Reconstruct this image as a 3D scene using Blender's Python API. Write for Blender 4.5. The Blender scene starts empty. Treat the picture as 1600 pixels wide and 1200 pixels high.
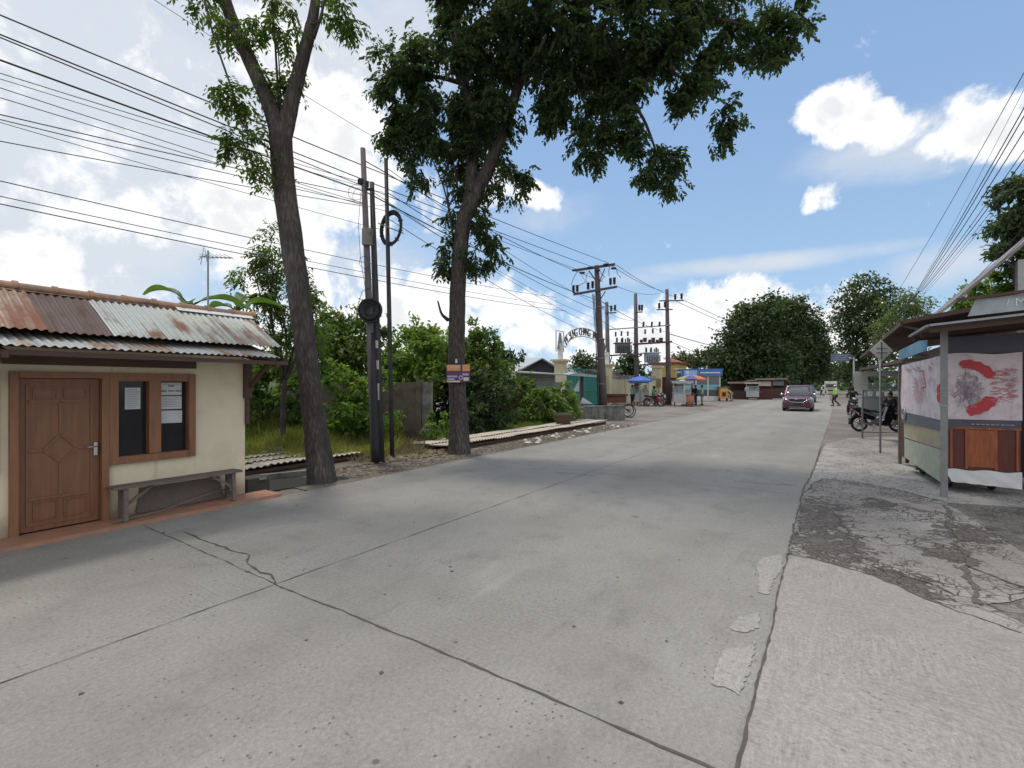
import bpy, bmesh, math, random
import numpy as np
from math import radians as rad, sin, cos, pi, sqrt, atan2
from mathutils import Vector, Matrix
random.seed(7); rng = np.random.default_rng(7)
S = bpy.context.scene
COL = S.collection

# ------------------------------------------------------------------ camera
F, CX, CY, H = 738.0, 800.0, 602.0, 1.65
cam_d = bpy.data.cameras.new('camera'); cam = bpy.data.objects.new('camera', cam_d); COL.objects.link(cam)
cam_d.sensor_width = 36.0; cam_d.lens = 36.0*F/1600.0; cam_d.clip_start = .05; cam_d.clip_end = 3000
cam_d.shift_y = 2.0/1600.0
cam.location = (0, 0, H); cam.rotation_euler = (rad(90), 0, 0)
S.camera = cam
S.render.engine = 'CYCLES'
S.view_settings.view_transform = 'Standard'; S.view_settings.look = 'None'
S.view_settings.gamma = 1; S.view_settings.exposure = 0.10

# ------------------------------------------------------------------ node helper
class NT:
    def __init__(s, tree): s.t = tree
    def n(s, kind, **kw):
        nd = s.t.nodes.new(kind)
        for k, v in kw.items(): setattr(nd, k, v)
        return nd
    def put(s, sock, v):
        if hasattr(v, 'is_output'): s.t.links.new(v, sock)
        else:
            try: sock.default_value = v
            except Exception:
                sock.default_value = tuple(v)+(1,) if len(v) == 3 else v
    def m(s, op, a, b=0.0, c=0.0, clamp=False):
        nd = s.n('ShaderNodeMath', operation=op, use_clamp=clamp)
        s.put(nd.inputs[0], a); s.put(nd.inputs[1], b); s.put(nd.inputs[2], c)
        return nd.outputs[0]
    def vm(s, op, a, b=(0, 0, 0), sc=None):
        nd = s.n('ShaderNodeVectorMath', operation=op)
        s.put(nd.inputs[0], a); s.put(nd.inputs[1], b)
        if sc is not None: s.put(nd.inputs['Scale'], sc)
        return nd.outputs['Value'] if op in ('DOT_PRODUCT', 'LENGTH', 'DISTANCE') else nd.outputs[0]
    def mix(s, f, a, b, blend='MIX'):
        nd = s.n('ShaderNodeMix', data_type='RGBA', blend_type=blend)
        s.put(nd.inputs[0], f); s.put(nd.inputs[6], a); s.put(nd.inputs[7], b)
        return nd.outputs[2]
    def ramp(s, f, lo, hi, a=0.0, b=1.0, smooth=True):
        nd = s.n('ShaderNodeMapRange', interpolation_type='SMOOTHSTEP' if smooth else 'LINEAR')
        s.put(nd.inputs[0], f); nd.inputs[1].default_value = lo; nd.inputs[2].default_value = hi
        nd.inputs[3].default_value = a; nd.inputs[4].default_value = b
        return nd.outputs[0]
    def noise(s, vec, scale, detail=4, rough=.55, dist=0.0):
        nd = s.n('ShaderNodeTexNoise'); s.put(nd.inputs['Vector'], vec)
        nd.inputs['Scale'].default_value = scale; nd.inputs['Detail'].default_value = detail
        nd.inputs['Roughness'].default_value = rough; nd.inputs['Distortion'].default_value = dist
        return nd.outputs['Fac']
    def vor(s, vec, scale, feature='F1', rnd=1.0):
        nd = s.n('ShaderNodeTexVoronoi', feature=feature); s.put(nd.inputs['Vector'], vec)
        nd.inputs['Scale'].default_value = scale; nd.inputs['Randomness'].default_value = rnd
        return nd
    def obj(s): return s.n('ShaderNodeTexCoord').outputs['Object']
    def scale(s, v, sc):
        nd = s.n('ShaderNodeVectorMath', operation='MULTIPLY'); s.put(nd.inputs[0], v); nd.inputs[1].default_value = sc
        return nd.outputs[0]
    def sep(s, v):
        nd = s.n('ShaderNodeSeparateXYZ'); s.put(nd.inputs[0], v); return nd.outputs

def sun_dir(el, az):   # azimuth from +Y towards +X
    return Vector((cos(el)*sin(az), cos(el)*cos(az), sin(el)))
SUN_EL, SUN_AZ = rad(70), rad(-38)

# ------------------------------------------------------------------ world: sky and clouds
W = bpy.data.worlds.new('World'); S.world = W; W.use_nodes = True
wt = NT(W.node_tree); W.node_tree.nodes.clear()
sky = wt.n('ShaderNodeTexSky', sky_type='NISHITA')
sky.sun_disc = False; sky.sun_elevation = SUN_EL; sky.sun_rotation = SUN_AZ
sky.air_density = 1.0; sky.dust_density = 0.2; sky.ozone_density = 1.2
D = wt.n('ShaderNodeTexCoord').outputs['Generated']
Dn = wt.vm('NORMALIZE', D)
x, y, z = wt.sep(Dn)[0], wt.sep(Dn)[1], wt.sep(Dn)[2]
az = wt.m('ARCTAN2', x, y); el = wt.m('ARCSINE', z)
def azel(px, py):
    dx, dz = (px-CX)/F, (CY-py)/F
    return math.atan2(dx, 1), math.asin(dz/sqrt(dx*dx+dz*dz+1))
def blob(px, py, rx, ry, top=1.0):
    a0, e0 = azel(px, py); a1, _ = azel(px+rx, py); a2, _ = azel(px-rx, py); _, e1 = azel(px, py-ry); _, e2 = azel(px, py+ry)
    da = wt.m('DIVIDE', wt.m('SUBTRACT', az, a0), (a1-a2)/2); de = wt.m('DIVIDE', wt.m('SUBTRACT', el, e0), (e1-e2)/2)
    d2 = wt.m('ADD', wt.m('MULTIPLY', da, da), wt.m('MULTIPLY', de, de))
    return wt.m('MULTIPLY', wt.m('SUBTRACT', 1.0, d2), top)
def union(bs):
    o = bs[0]
    for b in bs[1:]: o = wt.m('MAXIMUM', o, b)
    return wt.m('MAXIMUM', o, -1.2)
cum = union([blob(*b) for b in [
    (525, 250, 120, 165), (600, 300, 60, 90, .8), (430, 330, 150, 150, .9), (250, 280, 200, 100, .35), (60, 300, 170, 70, .3), (40, 420, 120, 75),
    (320, 130, 200, 80, .25), (380, 460, 120, 62, .8), (560, 470, 170, 72), (720, 490, 160, 60), (620, 540, 330, 40), (840, 520, 110, 38, .8),
    (845, 308, 38, 26, .8), (690, 300, 70, 55, .6),
    (1130, 500, 110, 60), (1250, 500, 130, 58), (1350, 470, 80, 40, .8), (1040, 520, 110, 50), (960, 545, 80, 40, .7),
    (1315, 165, 66, 30, .8), (1410, 205, 75, 38), (1500, 180, 85, 50), (1590, 200, 70, 48), (1290, 310, 34, 20, .6),
    (1365, 188, 75, 36, 1.0), (1430, 200, 90, 34, 1.1), (1480, 195, 120, 38, 1.0), (1545, 185, 80, 46, 1.0), (1230, 560, 260, 45, .8)]])
wn = wt.n('ShaderNodeTexNoise'); wt.put(wn.inputs['Vector'], Dn); wn.inputs['Scale'].default_value = 5.0; wn.inputs['Detail'].default_value = 3
wv = wt.vm('ADD', Dn, wt.vm('SCALE', wt.vm('SUBTRACT', wn.outputs['Color'], (.5, .5, .5)), sc=.07))
nz = wt.noise(wv, 7.0, 9, .62, .15)
nz2 = wt.noise(wt.vm('ADD', wv, (-.012, .01, .03)), 7.0, 6, .60, .15)
puff = wt.noise(wt.vm('ADD', wv, (3, 1, 2)), 16.0, 5, .55)
unseen_clouds = wt.m('MAXIMUM', wt.ramp(y, .25, -.15, 0, 1), wt.ramp(z, .66, .82, 0, 1))  # clouds added overhead and behind, out of view, to whiten the ambient light
cum = wt.m('MAXIMUM', cum, wt.ramp(unseen_clouds, 0, 1, -1.2, .75, False))
dens = wt.m('ADD', wt.m('MULTIPLY', cum, .55), wt.m('MULTIPLY', wt.m('SUBTRACT', nz, .5), 4.2))
mask = wt.ramp(dens, -.10, .40)
veil = union([blob(*b) for b in [(100, 180, 560, 400, 1.9), (420, 60, 360, 180, 1.3), (640, 60, 200, 120, .8), (1180, 412, 270, 18, .75), (1000, 435, 110, 14, .5), (1400, 385, 90, 16, .6), (560, 420, 300, 80, .5), (840, 330, 120, 46, .5), (1500, 410, 160, 46, .9), (1420, 230, 210, 60, .6)]])
vmask = wt.m('MULTIPLY', wt.ramp(wt.m('ADD', wt.m('MULTIPLY', veil, .8), wt.m('MULTIPLY', wt.m('SUBTRACT', wt.noise(wt.scale(wv, (1, 1, 2.2)), 4.0, 6, .6), .5), 1.6)), -.1, .9), .93)
thick = wt.ramp(wt.m('ADD', dens, wt.m('MULTIPLY', wt.m('SUBTRACT', puff, .5), .9)), .1, 1.3)
shade = wt.m('MULTIPLY', wt.ramp(wt.m('SUBTRACT', nz2, nz), -.06, .07, 1.0, 0.0), wt.ramp(thick, .2, 1.0))
shade2 = wt.m('MAXIMUM', wt.m('MULTIPLY', shade, .42), wt.m('MULTIPLY', wt.ramp(wt.noise(wt.vm('ADD', wv, (7, 4, 3)), 3.2, 5, .6), .42, .66), wt.m('MULTIPLY', thick, .30)))
SKYK, CK = 1.0, 9.9
skycol = wt.mix(.70, wt.mix(1.0, sky.outputs[0], (1.2, 1.12, 1.06, 1), 'MULTIPLY'), wt.mix(wt.ramp(el, .02, .62), (3.9, 6.1, 8.8, 1), (2.9, 4.7, 7.8, 1)))
shade2 = wt.m('MAXIMUM', shade2, wt.m('MULTIPLY', wt.ramp(puff, .46, .66), wt.m('MULTIPLY', wt.ramp(thick, .05, .7), .36)))
ccol = wt.mix(shade2, (CK*1.0, CK*1.0, CK*1.01, 1), (CK*.53, CK*.56, CK*.60, 1))
c1 = wt.mix(vmask, skycol, (CK*.69, CK*.735, CK*.80, 1))
c2 = wt.mix(mask, c1, ccol)
bg = wt.n('ShaderNodeBackground'); wt.put(bg.inputs[0], c2); bg.inputs[1].default_value = .10
wo = wt.n('ShaderNodeOutputWorld'); W.node_tree.links.new(bg.outputs[0], wo.inputs[0])
W.cycles.sampling_method = 'MANUAL'; W.cycles.sample_map_resolution = 1024

# ------------------------------------------------------------------ sun
sd = bpy.data.lights.new('sun', 'SUN'); sun = bpy.data.objects.new('sun', sd); COL.objects.link(sun)
sd.energy = 1.8; sd.angle = rad(8); sd.color = (1.0, .93, .82)
sun.rotation_euler = sun_dir(SUN_EL, SUN_AZ).to_track_quat('Z', 'Y').to_euler(); sun.location = (0, 0, 40)

# ------------------------------------------------------------------ placing
U = Vector((.5548, .8320, 0)); V = Vector((-.8320, .5548, 0)); RZ = math.atan2(U.y, U.x)
def R(s, t, zz=0.0):
    return Vector((U.x*s+V.x*t, U.y*s+V.y*t, zz))
def G(px, py):                      # the point of the ground seen at a spot of the photo
    Z = F*H/(py-CY); return Vector(((px-CX)/F*Z, Z, 0))
def P(px, py, Z):
    return Vector(((px-CX)/F*Z, Z, H+(CY-py)/F*Z))
def ST(p): return (U.x*p[0]+U.y*p[1], V.x*p[0]+V.y*p[1])

# ------------------------------------------------------------------ mesh collector
class MB:
    def __init__(s): s.v = []; s.f = []; s.mi = []; s.sm = []
    def add(s, vs, fs, mi=0, smooth=False):
        o = len(s.v); s.v += [tuple(p) for p in vs]
        for f in fs: s.f.append([i+o for i in f]); s.mi.append(mi); s.sm.append(smooth)
        return s
    def box(s, c, d, mi=0, rz=0.0, m=None, taper=1.0):
        hx, hy, hz = d[0]/2, d[1]/2, d[2]/2
        vs = []
        for zz in (-hz, hz):
            k = taper if zz > 0 else 1.0
            for a, b in ((-hx, -hy), (hx, -hy), (hx, hy), (-hx, hy)): vs.append(Vector((a*k, b*k, zz)))
        M = m if m is not None else Matrix.Rotation(rz, 3, 'Z')
        c = Vector(c); vs = [M @ p + c for p in vs]
        return s.add(vs, [(0, 3, 2, 1), (4, 5, 6, 7), (0, 1, 5, 4), (1, 2, 6, 5), (2, 3, 7, 6), (3, 0, 4, 7)], mi)
    def bar(s, a, b, w, h=None, mi=0, up=(0, 0, 1)):      # rectangular bar from a to b
        a, b = Vector(a), Vector(b); h = h or w; d = (b-a); L = d.length; d.normalize()
        upv = Vector(up)
        if abs(d.dot(upv)) > .98: upv = Vector((1, 0, 0))
        sx = d.cross(upv).normalized(); sz = sx.cross(d).normalized()
        vs = []
        for p in (a, b):
            for i, j in ((-1, -1), (1, -1), (1, 1), (-1, 1)): vs.append(p+sx*(i*w/2)+sz*(j*h/2))
        return s.add(vs, [(0, 3, 2, 1), (4, 5, 6, 7), (0, 1, 5, 4), (1, 2, 6, 5), (2, 3, 7, 6), (3, 0, 4, 7)], mi)
    def tube(s, pts, rs, n=8, mi=0, caps=True, smooth=True, jit=0.0):
        pts = [Vector(p) for p in pts]
        if not hasattr(rs, '__len__'): rs = [rs]*len(pts)
        vs = []; ref = None; N = len(pts)
        for i, p in enumerate(pts):
            d = (pts[min(i+1, N-1)]-pts[max(i-1, 0)]).normalized()
            if ref is None: ref = Vector((1, 0, 0)) if abs(d.x) < .8 else Vector((0, 1, 0))
            a = (ref-d*ref.dot(d)).normalized(); b = d.cross(a); ref = a
            for k in range(n):
                th = 2*pi*k/n; r = rs[i]*(1+(random.random()-.5)*jit)
                vs.append(p+a*(cos(th)*r)+b*(sin(th)*r))
        fs = [(i*n+k, i*n+(k+1) % n, (i+1)*n+(k+1) % n, (i+1)*n+k) for i in range(N-1) for k in range(n)]
        s.add(vs, fs, mi, smooth)
        if caps:
            o = len(s.v)-len(vs)
            s.f.append([o+k for k in range(n)][::-1]); s.mi.append(mi); s.sm.append(False)
            s.f.append([o+(N-1)*n+k for k in range(n)]); s.mi.append(mi); s.sm.append(False)
        return s
    def ring(s, c, R_, r, axis=(0, 0, 1), n=24, k=8, mi=0, arc=(0, 2*pi), sq=1.0):
        ax = Vector(axis).normalized(); a = Vector((0, 0, 1)) if abs(ax.z) < .9 else Vector((1, 0, 0))
        a = (a-ax*a.dot(ax)).normalized(); b = ax.cross(a); c = Vector(c); vs = []
        full = abs(arc[1]-arc[0]-2*pi) < 1e-6; m_ = n if full else n+1
        for i in range(m_):
            th = arc[0]+(arc[1]-arc[0])*i/n; d = a*cos(th)+b*sin(th)
            for j in range(k):
                ph = 2*pi*j/k; vs.append(c+d*(R_+r*cos(ph))+ax*(r*sq*sin(ph)))
        fs = [(i*k+j, ((i+1) % m_)*k+j, ((i+1) % m_)*k+(j+1) % k, i*k+(j+1) % k) for i in range(n) for j in range(k)]
        return s.add(vs, fs, mi, True)
    def ball(s, c, r, n=12, m=8, mi=0):
        if not hasattr(r, '__len__'): r = (r, r, r)
        c = Vector(c); vs = [c+Vector((0, 0, -r[2]))]
        for i in range(1, m):
            th = pi*i/m-pi/2
            for k in range(n): ph = 2*pi*k/n; vs.append(c+Vector((r[0]*cos(th)*cos(ph), r[1]*cos(th)*sin(ph), r[2]*sin(th))))
        vs.append(c+Vector((0, 0, r[2]))); T = len(vs)-1
        fs = [(0, 1+(k+1) % n, 1+k) for k in range(n)]
        for i in range(m-2): fs += [(1+i*n+k, 1+i*n+(k+1) % n, 1+(i+1)*n+(k+1) % n, 1+(i+1)*n+k) for k in range(n)]
        fs += [(T, 1+(m-2)*n+k, 1+(m-2)*n+(k+1) % n) for k in range(n)]
        return s.add(vs, fs, mi, True)
    def prism(s, poly, off, mi=0):                       # closed polygon (3-D points) pushed by off
        off = Vector(off); a = [Vector(p) for p in poly]; b = [p+off for p in a]; n = len(a)
        s.add(a+b, [tuple(range(n))[::-1], tuple(range(n, 2*n))]+[(i, (i+1) % n, n+(i+1) % n, n+i) for i in range(n)], mi)
        return s
    def quad(s, a, b, c, d, mi=0): return s.add([a, b, c, d], [(0, 1, 2, 3)], mi)
    def loft(s, secs, mi=0, caps=True, smooth=True):      # rings of equal length
        n = len(secs[0]); vs = [p for q in secs for p in q]
        fs = [(i*n+k, i*n+(k+1) % n, (i+1)*n+(k+1) % n, (i+1)*n+k) for i in range(len(secs)-1) for k in range(n)]
        o = len(s.v); s.add(vs, fs, mi, smooth)
        if caps:
            s.f.append([o+k for k in range(n)][::-1]); s.mi.append(mi); s.sm.append(False)
            s.f.append([o+(len(secs)-1)*n+k for k in range(n)]); s.mi.append(mi); s.sm.append(False)
        return s
    def build(s, name, mat, parent=None, loc=None, rz=None, bevel=0.0, label=None, world=False):
        me = bpy.data.meshes.new(name); me.from_pydata(s.v, [], s.f)
        mats = mat if isinstance(mat, (list, tuple)) else [mat]
        for m_ in mats: me.materials.append(m_)
        me.polygons.foreach_set('material_index', s.mi); me.polygons.foreach_set('use_smooth', s.sm); me.update()
        bm = bmesh.new(); bm.from_mesh(me); bmesh.ops.recalc_face_normals(bm, faces=bm.faces); bm.to_mesh(me); bm.free()
        o = bpy.data.objects.new(name, me); COL.objects.link(o)
        if parent is not None:
            o.parent = parent
            if world: o.matrix_parent_inverse = (Matrix.Translation(parent.location) @ parent.rotation_euler.to_matrix().to_4x4()).inverted()
        if loc is not None: o.location = loc
        if rz is not None: o.rotation_euler = (0, 0, rz)
        if bevel:
            b = o.modifiers.new('bevel', 'BEVEL'); b.width = bevel; b.segments = 2; b.limit_method = 'ANGLE'; b.angle_limit = rad(40)
        if label: o['label'] = label
        return o
def tag(o, label, cat, group=None, kind=None):
    o['label'] = label; o['category'] = cat
    if group: o['group'] = group
    if kind: o['kind'] = kind
    return o
def thing(name, label, cat, loc=(0, 0, 0), rz=0.0, group=None, kind=None):
    o = bpy.data.objects.new(name, None); COL.objects.link(o); o.empty_display_size = .3
    o.location = loc; o.rotation_euler = (0, 0, rz); return tag(o, label, cat, group, kind)
def structure(o): o['kind'] = 'structure'; return o
CHILD = {}
def dup(root, loc, rz=None, label=None, group=None, swap=None, scale=None):
    def cp(o, par):
        c = o.copy(); COL.objects.link(c)
        if par is not None: c.parent = par
        if swap and c.type == 'MESH' and any(m_ in swap for m_ in c.data.materials):
            c.data = c.data.copy()
            for i, m_ in enumerate(c.data.materials):
                if m_ in swap: c.data.materials[i] = swap[m_]
        for ch in [q for q in bpy.data.objects if q.parent == o]: cp(ch, c)
        return c
    r = cp(root, None); r.location = loc
    if rz is not None: r.rotation_euler = (0, 0, rz)
    if scale: r.scale = (scale,)*3
    if label: r['label'] = label
    if group: r['group'] = group
    return r
_tc = {}
def glyphs(body, size, ext=.004, align='CENTER', space=1.0):
    key = (body, size, ext, align, space)
    if key not in _tc:
        c = bpy.data.curves.new('tmp', 'FONT'); c.body = body; c.size = size; c.extrude = ext; c.align_x = align; c.align_y = 'CENTER'
        c.space_character = space; c.resolution_u = 3
        o = bpy.data.objects.new('tmp', c); COL.objects.link(o); dg = bpy.context.evaluated_depsgraph_get(); dg.update()
        me = bpy.data.meshes.new_from_object(o.evaluated_get(dg)); _tc[key] = ([v.co.copy() for v in me.vertices], [tuple(p.vertices) for p in me.polygons])
        bpy.data.objects.remove(o); bpy.data.curves.remove(c); bpy.data.meshes.remove(me)
    return _tc[key]
def put_text(mb, body, size, M4, mi=0, **kw):
    vs, fs = glyphs(body, size, **kw); return mb.add([M4 @ v for v in vs], fs, mi)
def text(body, parent, mt, size, loc, rot, name='lettering', ext=.004, sx=1.0, space=1.0, align='CENTER'):
    from mathutils import Euler
    M4 = Matrix.Translation(loc) @ Euler(rot).to_matrix().to_4x4() @ Matrix.Diagonal((sx, 1, 1, 1))
    return put_text(MB(), body, size, M4, ext=ext, space=space, align=align).build(name, mt, parent)

# ------------------------------------------------------------------ materials
def newmat(name):
    m_ = bpy.data.materials.new(name); m_.use_nodes = True; t = NT(m_.node_tree)
    return m_, t, m_.node_tree.nodes['Principled BSDF']
def mat(name, col, rough=.7, metal=0.0, var=.12, scale=6.0, bump=0.0, dirt=None, dirt_amt=.0, dscale=2.5, stretch=(1, 1, 1), spec=None, coat=0.0):
    m_, t, b = newmat(name); v = t.scale(t.obj(), stretch)
    n1 = t.noise(v, scale, 6, .6)
    k = t.ramp(n1, .25, .75, 1-var, 1+var, False)
    c = t.mix(1.0, tuple(col)+(1,), k, 'MULTIPLY')
    if dirt is not None:
        c = t.mix(t.m('MULTIPLY', t.ramp(t.noise(v, dscale, 8, .65), .42, .68), dirt_amt), c, tuple(dirt)+(1,))
    t.put(b.inputs['Base Color'], c); b.inputs['Metallic'].default_value = metal
    t.put(b.inputs['Roughness'], t.ramp(n1, .2, .8, max(rough-.08, .02), min(rough+.08, 1), False))
    if spec is not None: b.inputs['Specular IOR Level'].default_value = spec
    if coat: b.inputs['Coat Weight'].default_value = coat; b.inputs['Coat Roughness'].default_value = .06
    if bump:
        bp = t.n('ShaderNodeBump'); bp.inputs['Strength'].default_value = 1.0; bp.inputs['Distance'].default_value = bump
        t.put(bp.inputs['Height'], t.noise(v, scale*6, 5, .6)); t.put(b.inputs['Normal'], bp.outputs[0])
    return m_
def bumpto(t, b, h, dist):
    bp = t.n('ShaderNodeBump'); bp.inputs['Distance'].default_value = dist; t.put(bp.inputs['Height'], h); t.put(b.inputs['Normal'], bp.outputs[0])

def concrete_mat(name, col, light, dark, groove=True, speck=.5, patch=.5, crack=0.0, brush=False, lanes=False):
    m_, t, b = newmat(name); v = t.obj(); xs = t.sep(v)
    n1 = t.noise(v, .55, 6, .6); n2 = t.noise(v, 2.6, 6, .65); n3 = t.noise(v, 38, 4, .7); n4 = t.noise(t.scale(v, (1, 2.5, 1)), .22, 3, .5)
    c = t.mix(t.ramp(n1, .35, .7), tuple(col)+(1,), tuple(light)+(1,))
    c = t.mix(t.m('MULTIPLY', t.ramp(n2, .48, .74), patch), c, tuple(dark)+(1,))
    c = t.mix(t.m('MULTIPLY', t.ramp(n4, .45, .7), .35), c, tuple(dark)+(1,))
    c = t.mix(1.0, c, t.ramp(n3, .2, .8, .70, 1.28, False), 'MULTIPLY')
    c = t.mix(1.0, c, t.ramp(t.noise(v, 110, 3, .75), .3, .7, .84, 1.16, False), 'MULTIPLY')
    h = t.m('MULTIPLY', n3, .6)
    vv = t.vor(t.vm('ADD', v, t.scale(t.n('ShaderNodeTexNoise').outputs['Color'], (0, 0, 0))), 30.0)
    big = t.ramp(t.noise(v, 1.1, 3, .5), .4, .62)
    cellr = t.sep(vv.outputs['Color'])[0]
    sp = t.m('MULTIPLY', t.ramp(vv.outputs['Distance'], .10, .26, 1, 0), t.m('MULTIPLY', t.m('GREATER_THAN', cellr, .72), big))
    c = t.mix(t.m('MULTIPLY', sp, speck), c, tuple(q*.35 for q in dark)+(1,))
    v2 = t.vor(v, 6.0); sp2 = t.m('MULTIPLY', t.ramp(v2.outputs['Distance'], .07, .12, 1, 0), t.m('GREATER_THAN', t.sep(v2.outputs['Color'])[1], .86))
    c = t.mix(t.m('MULTIPLY', sp2, speck*1.1), c, tuple(q*.3 for q in dark)+(1,))
    h = t.m('SUBTRACT', h, t.m('MULTIPLY', sp, 1.5))
    if lanes:
        ty = xs[1]; w_ = t.m('ADD', ty, t.m('MULTIPLY', t.m('SUBTRACT', n1, .5), .8)); band = None
        for c0 in (1.05, 2.85, 4.6, 6.0):
            g = t.ramp(t.m('ABSOLUTE', t.m('SUBTRACT', w_, c0)), .05, .42, 1, 0); band = g if band is None else t.m('MAXIMUM', band, g)
        c = t.mix(t.m('MULTIPLY', band, t.ramp(n2, .3, .7, .05, .26)), c, tuple(q*.85 for q in dark)+(1,))
        st = t.noise(t.scale(v, (.35, 1.6, 1)), 1.3, 7, .7); c = t.mix(t.m('MULTIPLY', t.ramp(st, .58, .72), .45), c, tuple(q*.75 for q in dark)+(1,))
        lt = t.noise(t.vm('ADD', t.scale(v, (.5, 1.2, 1)), (9, 3, 0)), 1.1, 7, .7); c = t.mix(t.m('MULTIPLY', t.ramp(lt, .58, .74), .40), c, (.41, .40, .37, 1))
        oil = t.vor(v, 1.7); c = t.mix(t.m('MULTIPLY', t.m('MULTIPLY', t.ramp(oil.outputs['Distance'], .03, .13, 1, 0), t.m('GREATER_THAN', t.sep(oil.outputs['Color'])[0], .80)), .55), c, (.09, .085, .078, 1))
    if groove:
        w = t.m('SINE', t.m('MULTIPLY', t.m('ADD', xs[0], t.m('MULTIPLY', n2, .02)), 2*pi/.042))
        wm = t.m('MULTIPLY', t.ramp(w, .3, 1), t.ramp(t.noise(v, .8, 4, .6), .50, .66))
        c = t.mix(t.m('MULTIPLY', wm, .16), c, tuple(dark)+(1,)); h = t.m('SUBTRACT', h, t.m('MULTIPLY', wm, .6))
    if brush:
        w = t.noise(t.vm('ADD', t.scale(v, (6, 55, 1)), t.vm('SCALE', t.n('ShaderNodeTexNoise').outputs['Color'], sc=3.0)), 1.0, 4, .7)
        w2 = t.noise(t.scale(v, (50, 7, 1)), 1.0, 4, .7)
        ww = t.mix(t.ramp(t.noise(v, 1.3, 3, .5), .42, .58), w, w2)
        c = t.mix(1.0, c, t.ramp(ww, .25, .75, .78, 1.2, False), 'MULTIPLY'); h = t.m('ADD', h, t.m('MULTIPLY', ww, 1.6))
    if crack:
        wob = t.vm('SCALE', t.vm('SUBTRACT', t.n('ShaderNodeTexNoise').outputs['Color'], (.5, .5, .5)), sc=.0)
        nzv = t.n('ShaderNodeTexNoise'); t.put(nzv.inputs['Vector'], v); nzv.inputs['Scale'].default_value = 5.0; nzv.inputs['Detail'].default_value = 5
        vw = t.vm('ADD', v, t.vm('SCALE', t.vm('SUBTRACT', nzv.outputs['Color'], (.5, .5, .5)), sc=.16))
        zone = t.ramp(t.noise(v, .75, 4, .6), .36, .56)
        e1 = t.vor(vw, 5.2, 'DISTANCE_TO_EDGE').outputs['Distance']; e2 = t.vor(vw, 13.0, 'DISTANCE_TO_EDGE').outputs['Distance']
        k = t.m('MAXIMUM', t.ramp(e1, .008, .040, 1, 0), t.m('MULTIPLY', t.ramp(e2, .012, .075, 1, 0), zone))
        k = t.m('MULTIPLY', k, t.ramp(t.noise(v, 1.3, 5, .65), .40, .54, .15, 1))
        c = t.mix(t.m('MULTIPLY', k, crack), c, (.085, .075, .066, 1)); h = t.m('SUBTRACT', h, t.m('MULTIPLY', k, 3.5))
        hole = t.ramp(t.noise(v, 1.1, 7, .7), .62, .68)
        for hs, ht, rs, rt in ((7.1, .08, 1.5, .30), (5.9, -.02, .75, .42), (7.2, -1.3, .55, .3), (5.1, -.5, .45, .3), (6.2, -1.0, .4, .25), (8.3, -.6, .5, .2)):
            a = t.m('DIVIDE', t.m('SUBTRACT', xs[0], hs), rs); b2 = t.m('DIVIDE', t.m('SUBTRACT', xs[1], ht), rt)
            e = t.m('SUBTRACT', 1.0, t.m('ADD', t.m('MULTIPLY', a, a), t.m('MULTIPLY', b2, b2)))
            e = t.m('ADD', t.m('MULTIPLY', e, .35), t.m('MULTIPLY', t.m('SUBTRACT', t.noise(v, 6.0, 8, .72), .5), 2.4))
            hole = t.m('MAXIMUM', hole, t.m('MULTIPLY', t.ramp(e, .10, .26), t.ramp(t.m('ADD', t.m('MULTIPLY', a, a), t.m('MULTIPLY', b2, b2)), 1.2, 2.4, 1, 0)))
        c = t.mix(t.m('MULTIPLY', hole, crack), c, (.135, .118, .103, 1)); h = t.m('SUBTRACT', h, t.m('MULTIPLY', hole, 3))
    t.put(b.inputs['Base Color'], c); b.inputs['Roughness'].default_value = .88; b.inputs['Specular IOR Level'].default_value = .3
    bumpto(t, b, h, .004)
    return m_

M = {}
M['road'] = concrete_mat('road_concrete', (.268, .256, .234), (.315, .302, .277), (.200, .190, .174), speck=.6, lanes=True)
M['apron'] = concrete_mat('apron_concrete', (.315, .292, .265), (.362, .336, .306), (.245, .222, .20), groove=False, speck=.3, patch=.35, brush=True)
M['oldpave'] = concrete_mat('old_pavement', (.30, .275, .25), (.38, .355, .325), (.16, .14, .13), groove=False, speck=.5, patch=.6, crack=.9)
M['strip'] = concrete_mat('strip_pavement', (.40, .38, .355), (.46, .44, .41), (.24, .22, .205), groove=False, speck=.4, patch=.5, crack=.35)
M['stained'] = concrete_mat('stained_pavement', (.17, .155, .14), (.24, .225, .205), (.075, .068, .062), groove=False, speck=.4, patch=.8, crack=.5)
M['cement'] = mat('grey_cement', (.24, .235, .225), .9, var=.3, scale=3, bump=.004, dirt=(.08, .075, .065), dirt_amt=.8)
M['dirtline'] = mat('packed_dirt', (.12, .105, .09), .95, var=.4, scale=25)
M['tar'] = mat('joint_filler', (.095, .086, .076), .95, var=.35, scale=20)
def ground_mat():
    m_, t, b = newmat('bare_ground'); v = t.obj()
    n1 = t.noise(v, .35, 6, .6); n2 = t.noise(v, 3.0, 8, .7); n3 = t.noise(v, 30, 5, .7)
    c = t.mix(t.ramp(n1, .35, .65), (.15, .125, .10, 1), (.22, .20, .165, 1))
    c = t.mix(t.ramp(n2, .5, .7), c, (.085, .065, .05, 1))
    c = t.mix(t.m('MULTIPLY', t.ramp(n3, .62, .72), .7), c, (.36, .33, .28, 1))
    c = t.mix(1.0, c, t.ramp(n3, .2, .8, .6, 1.4, False), 'MULTIPLY')
    t.put(b.inputs['Base Color'], c); b.inputs['Roughness'].default_value = .95; bumpto(t, b, t.m('ADD', n3, n2), .02)
    return m_
M['ground'] = ground_mat()
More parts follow.
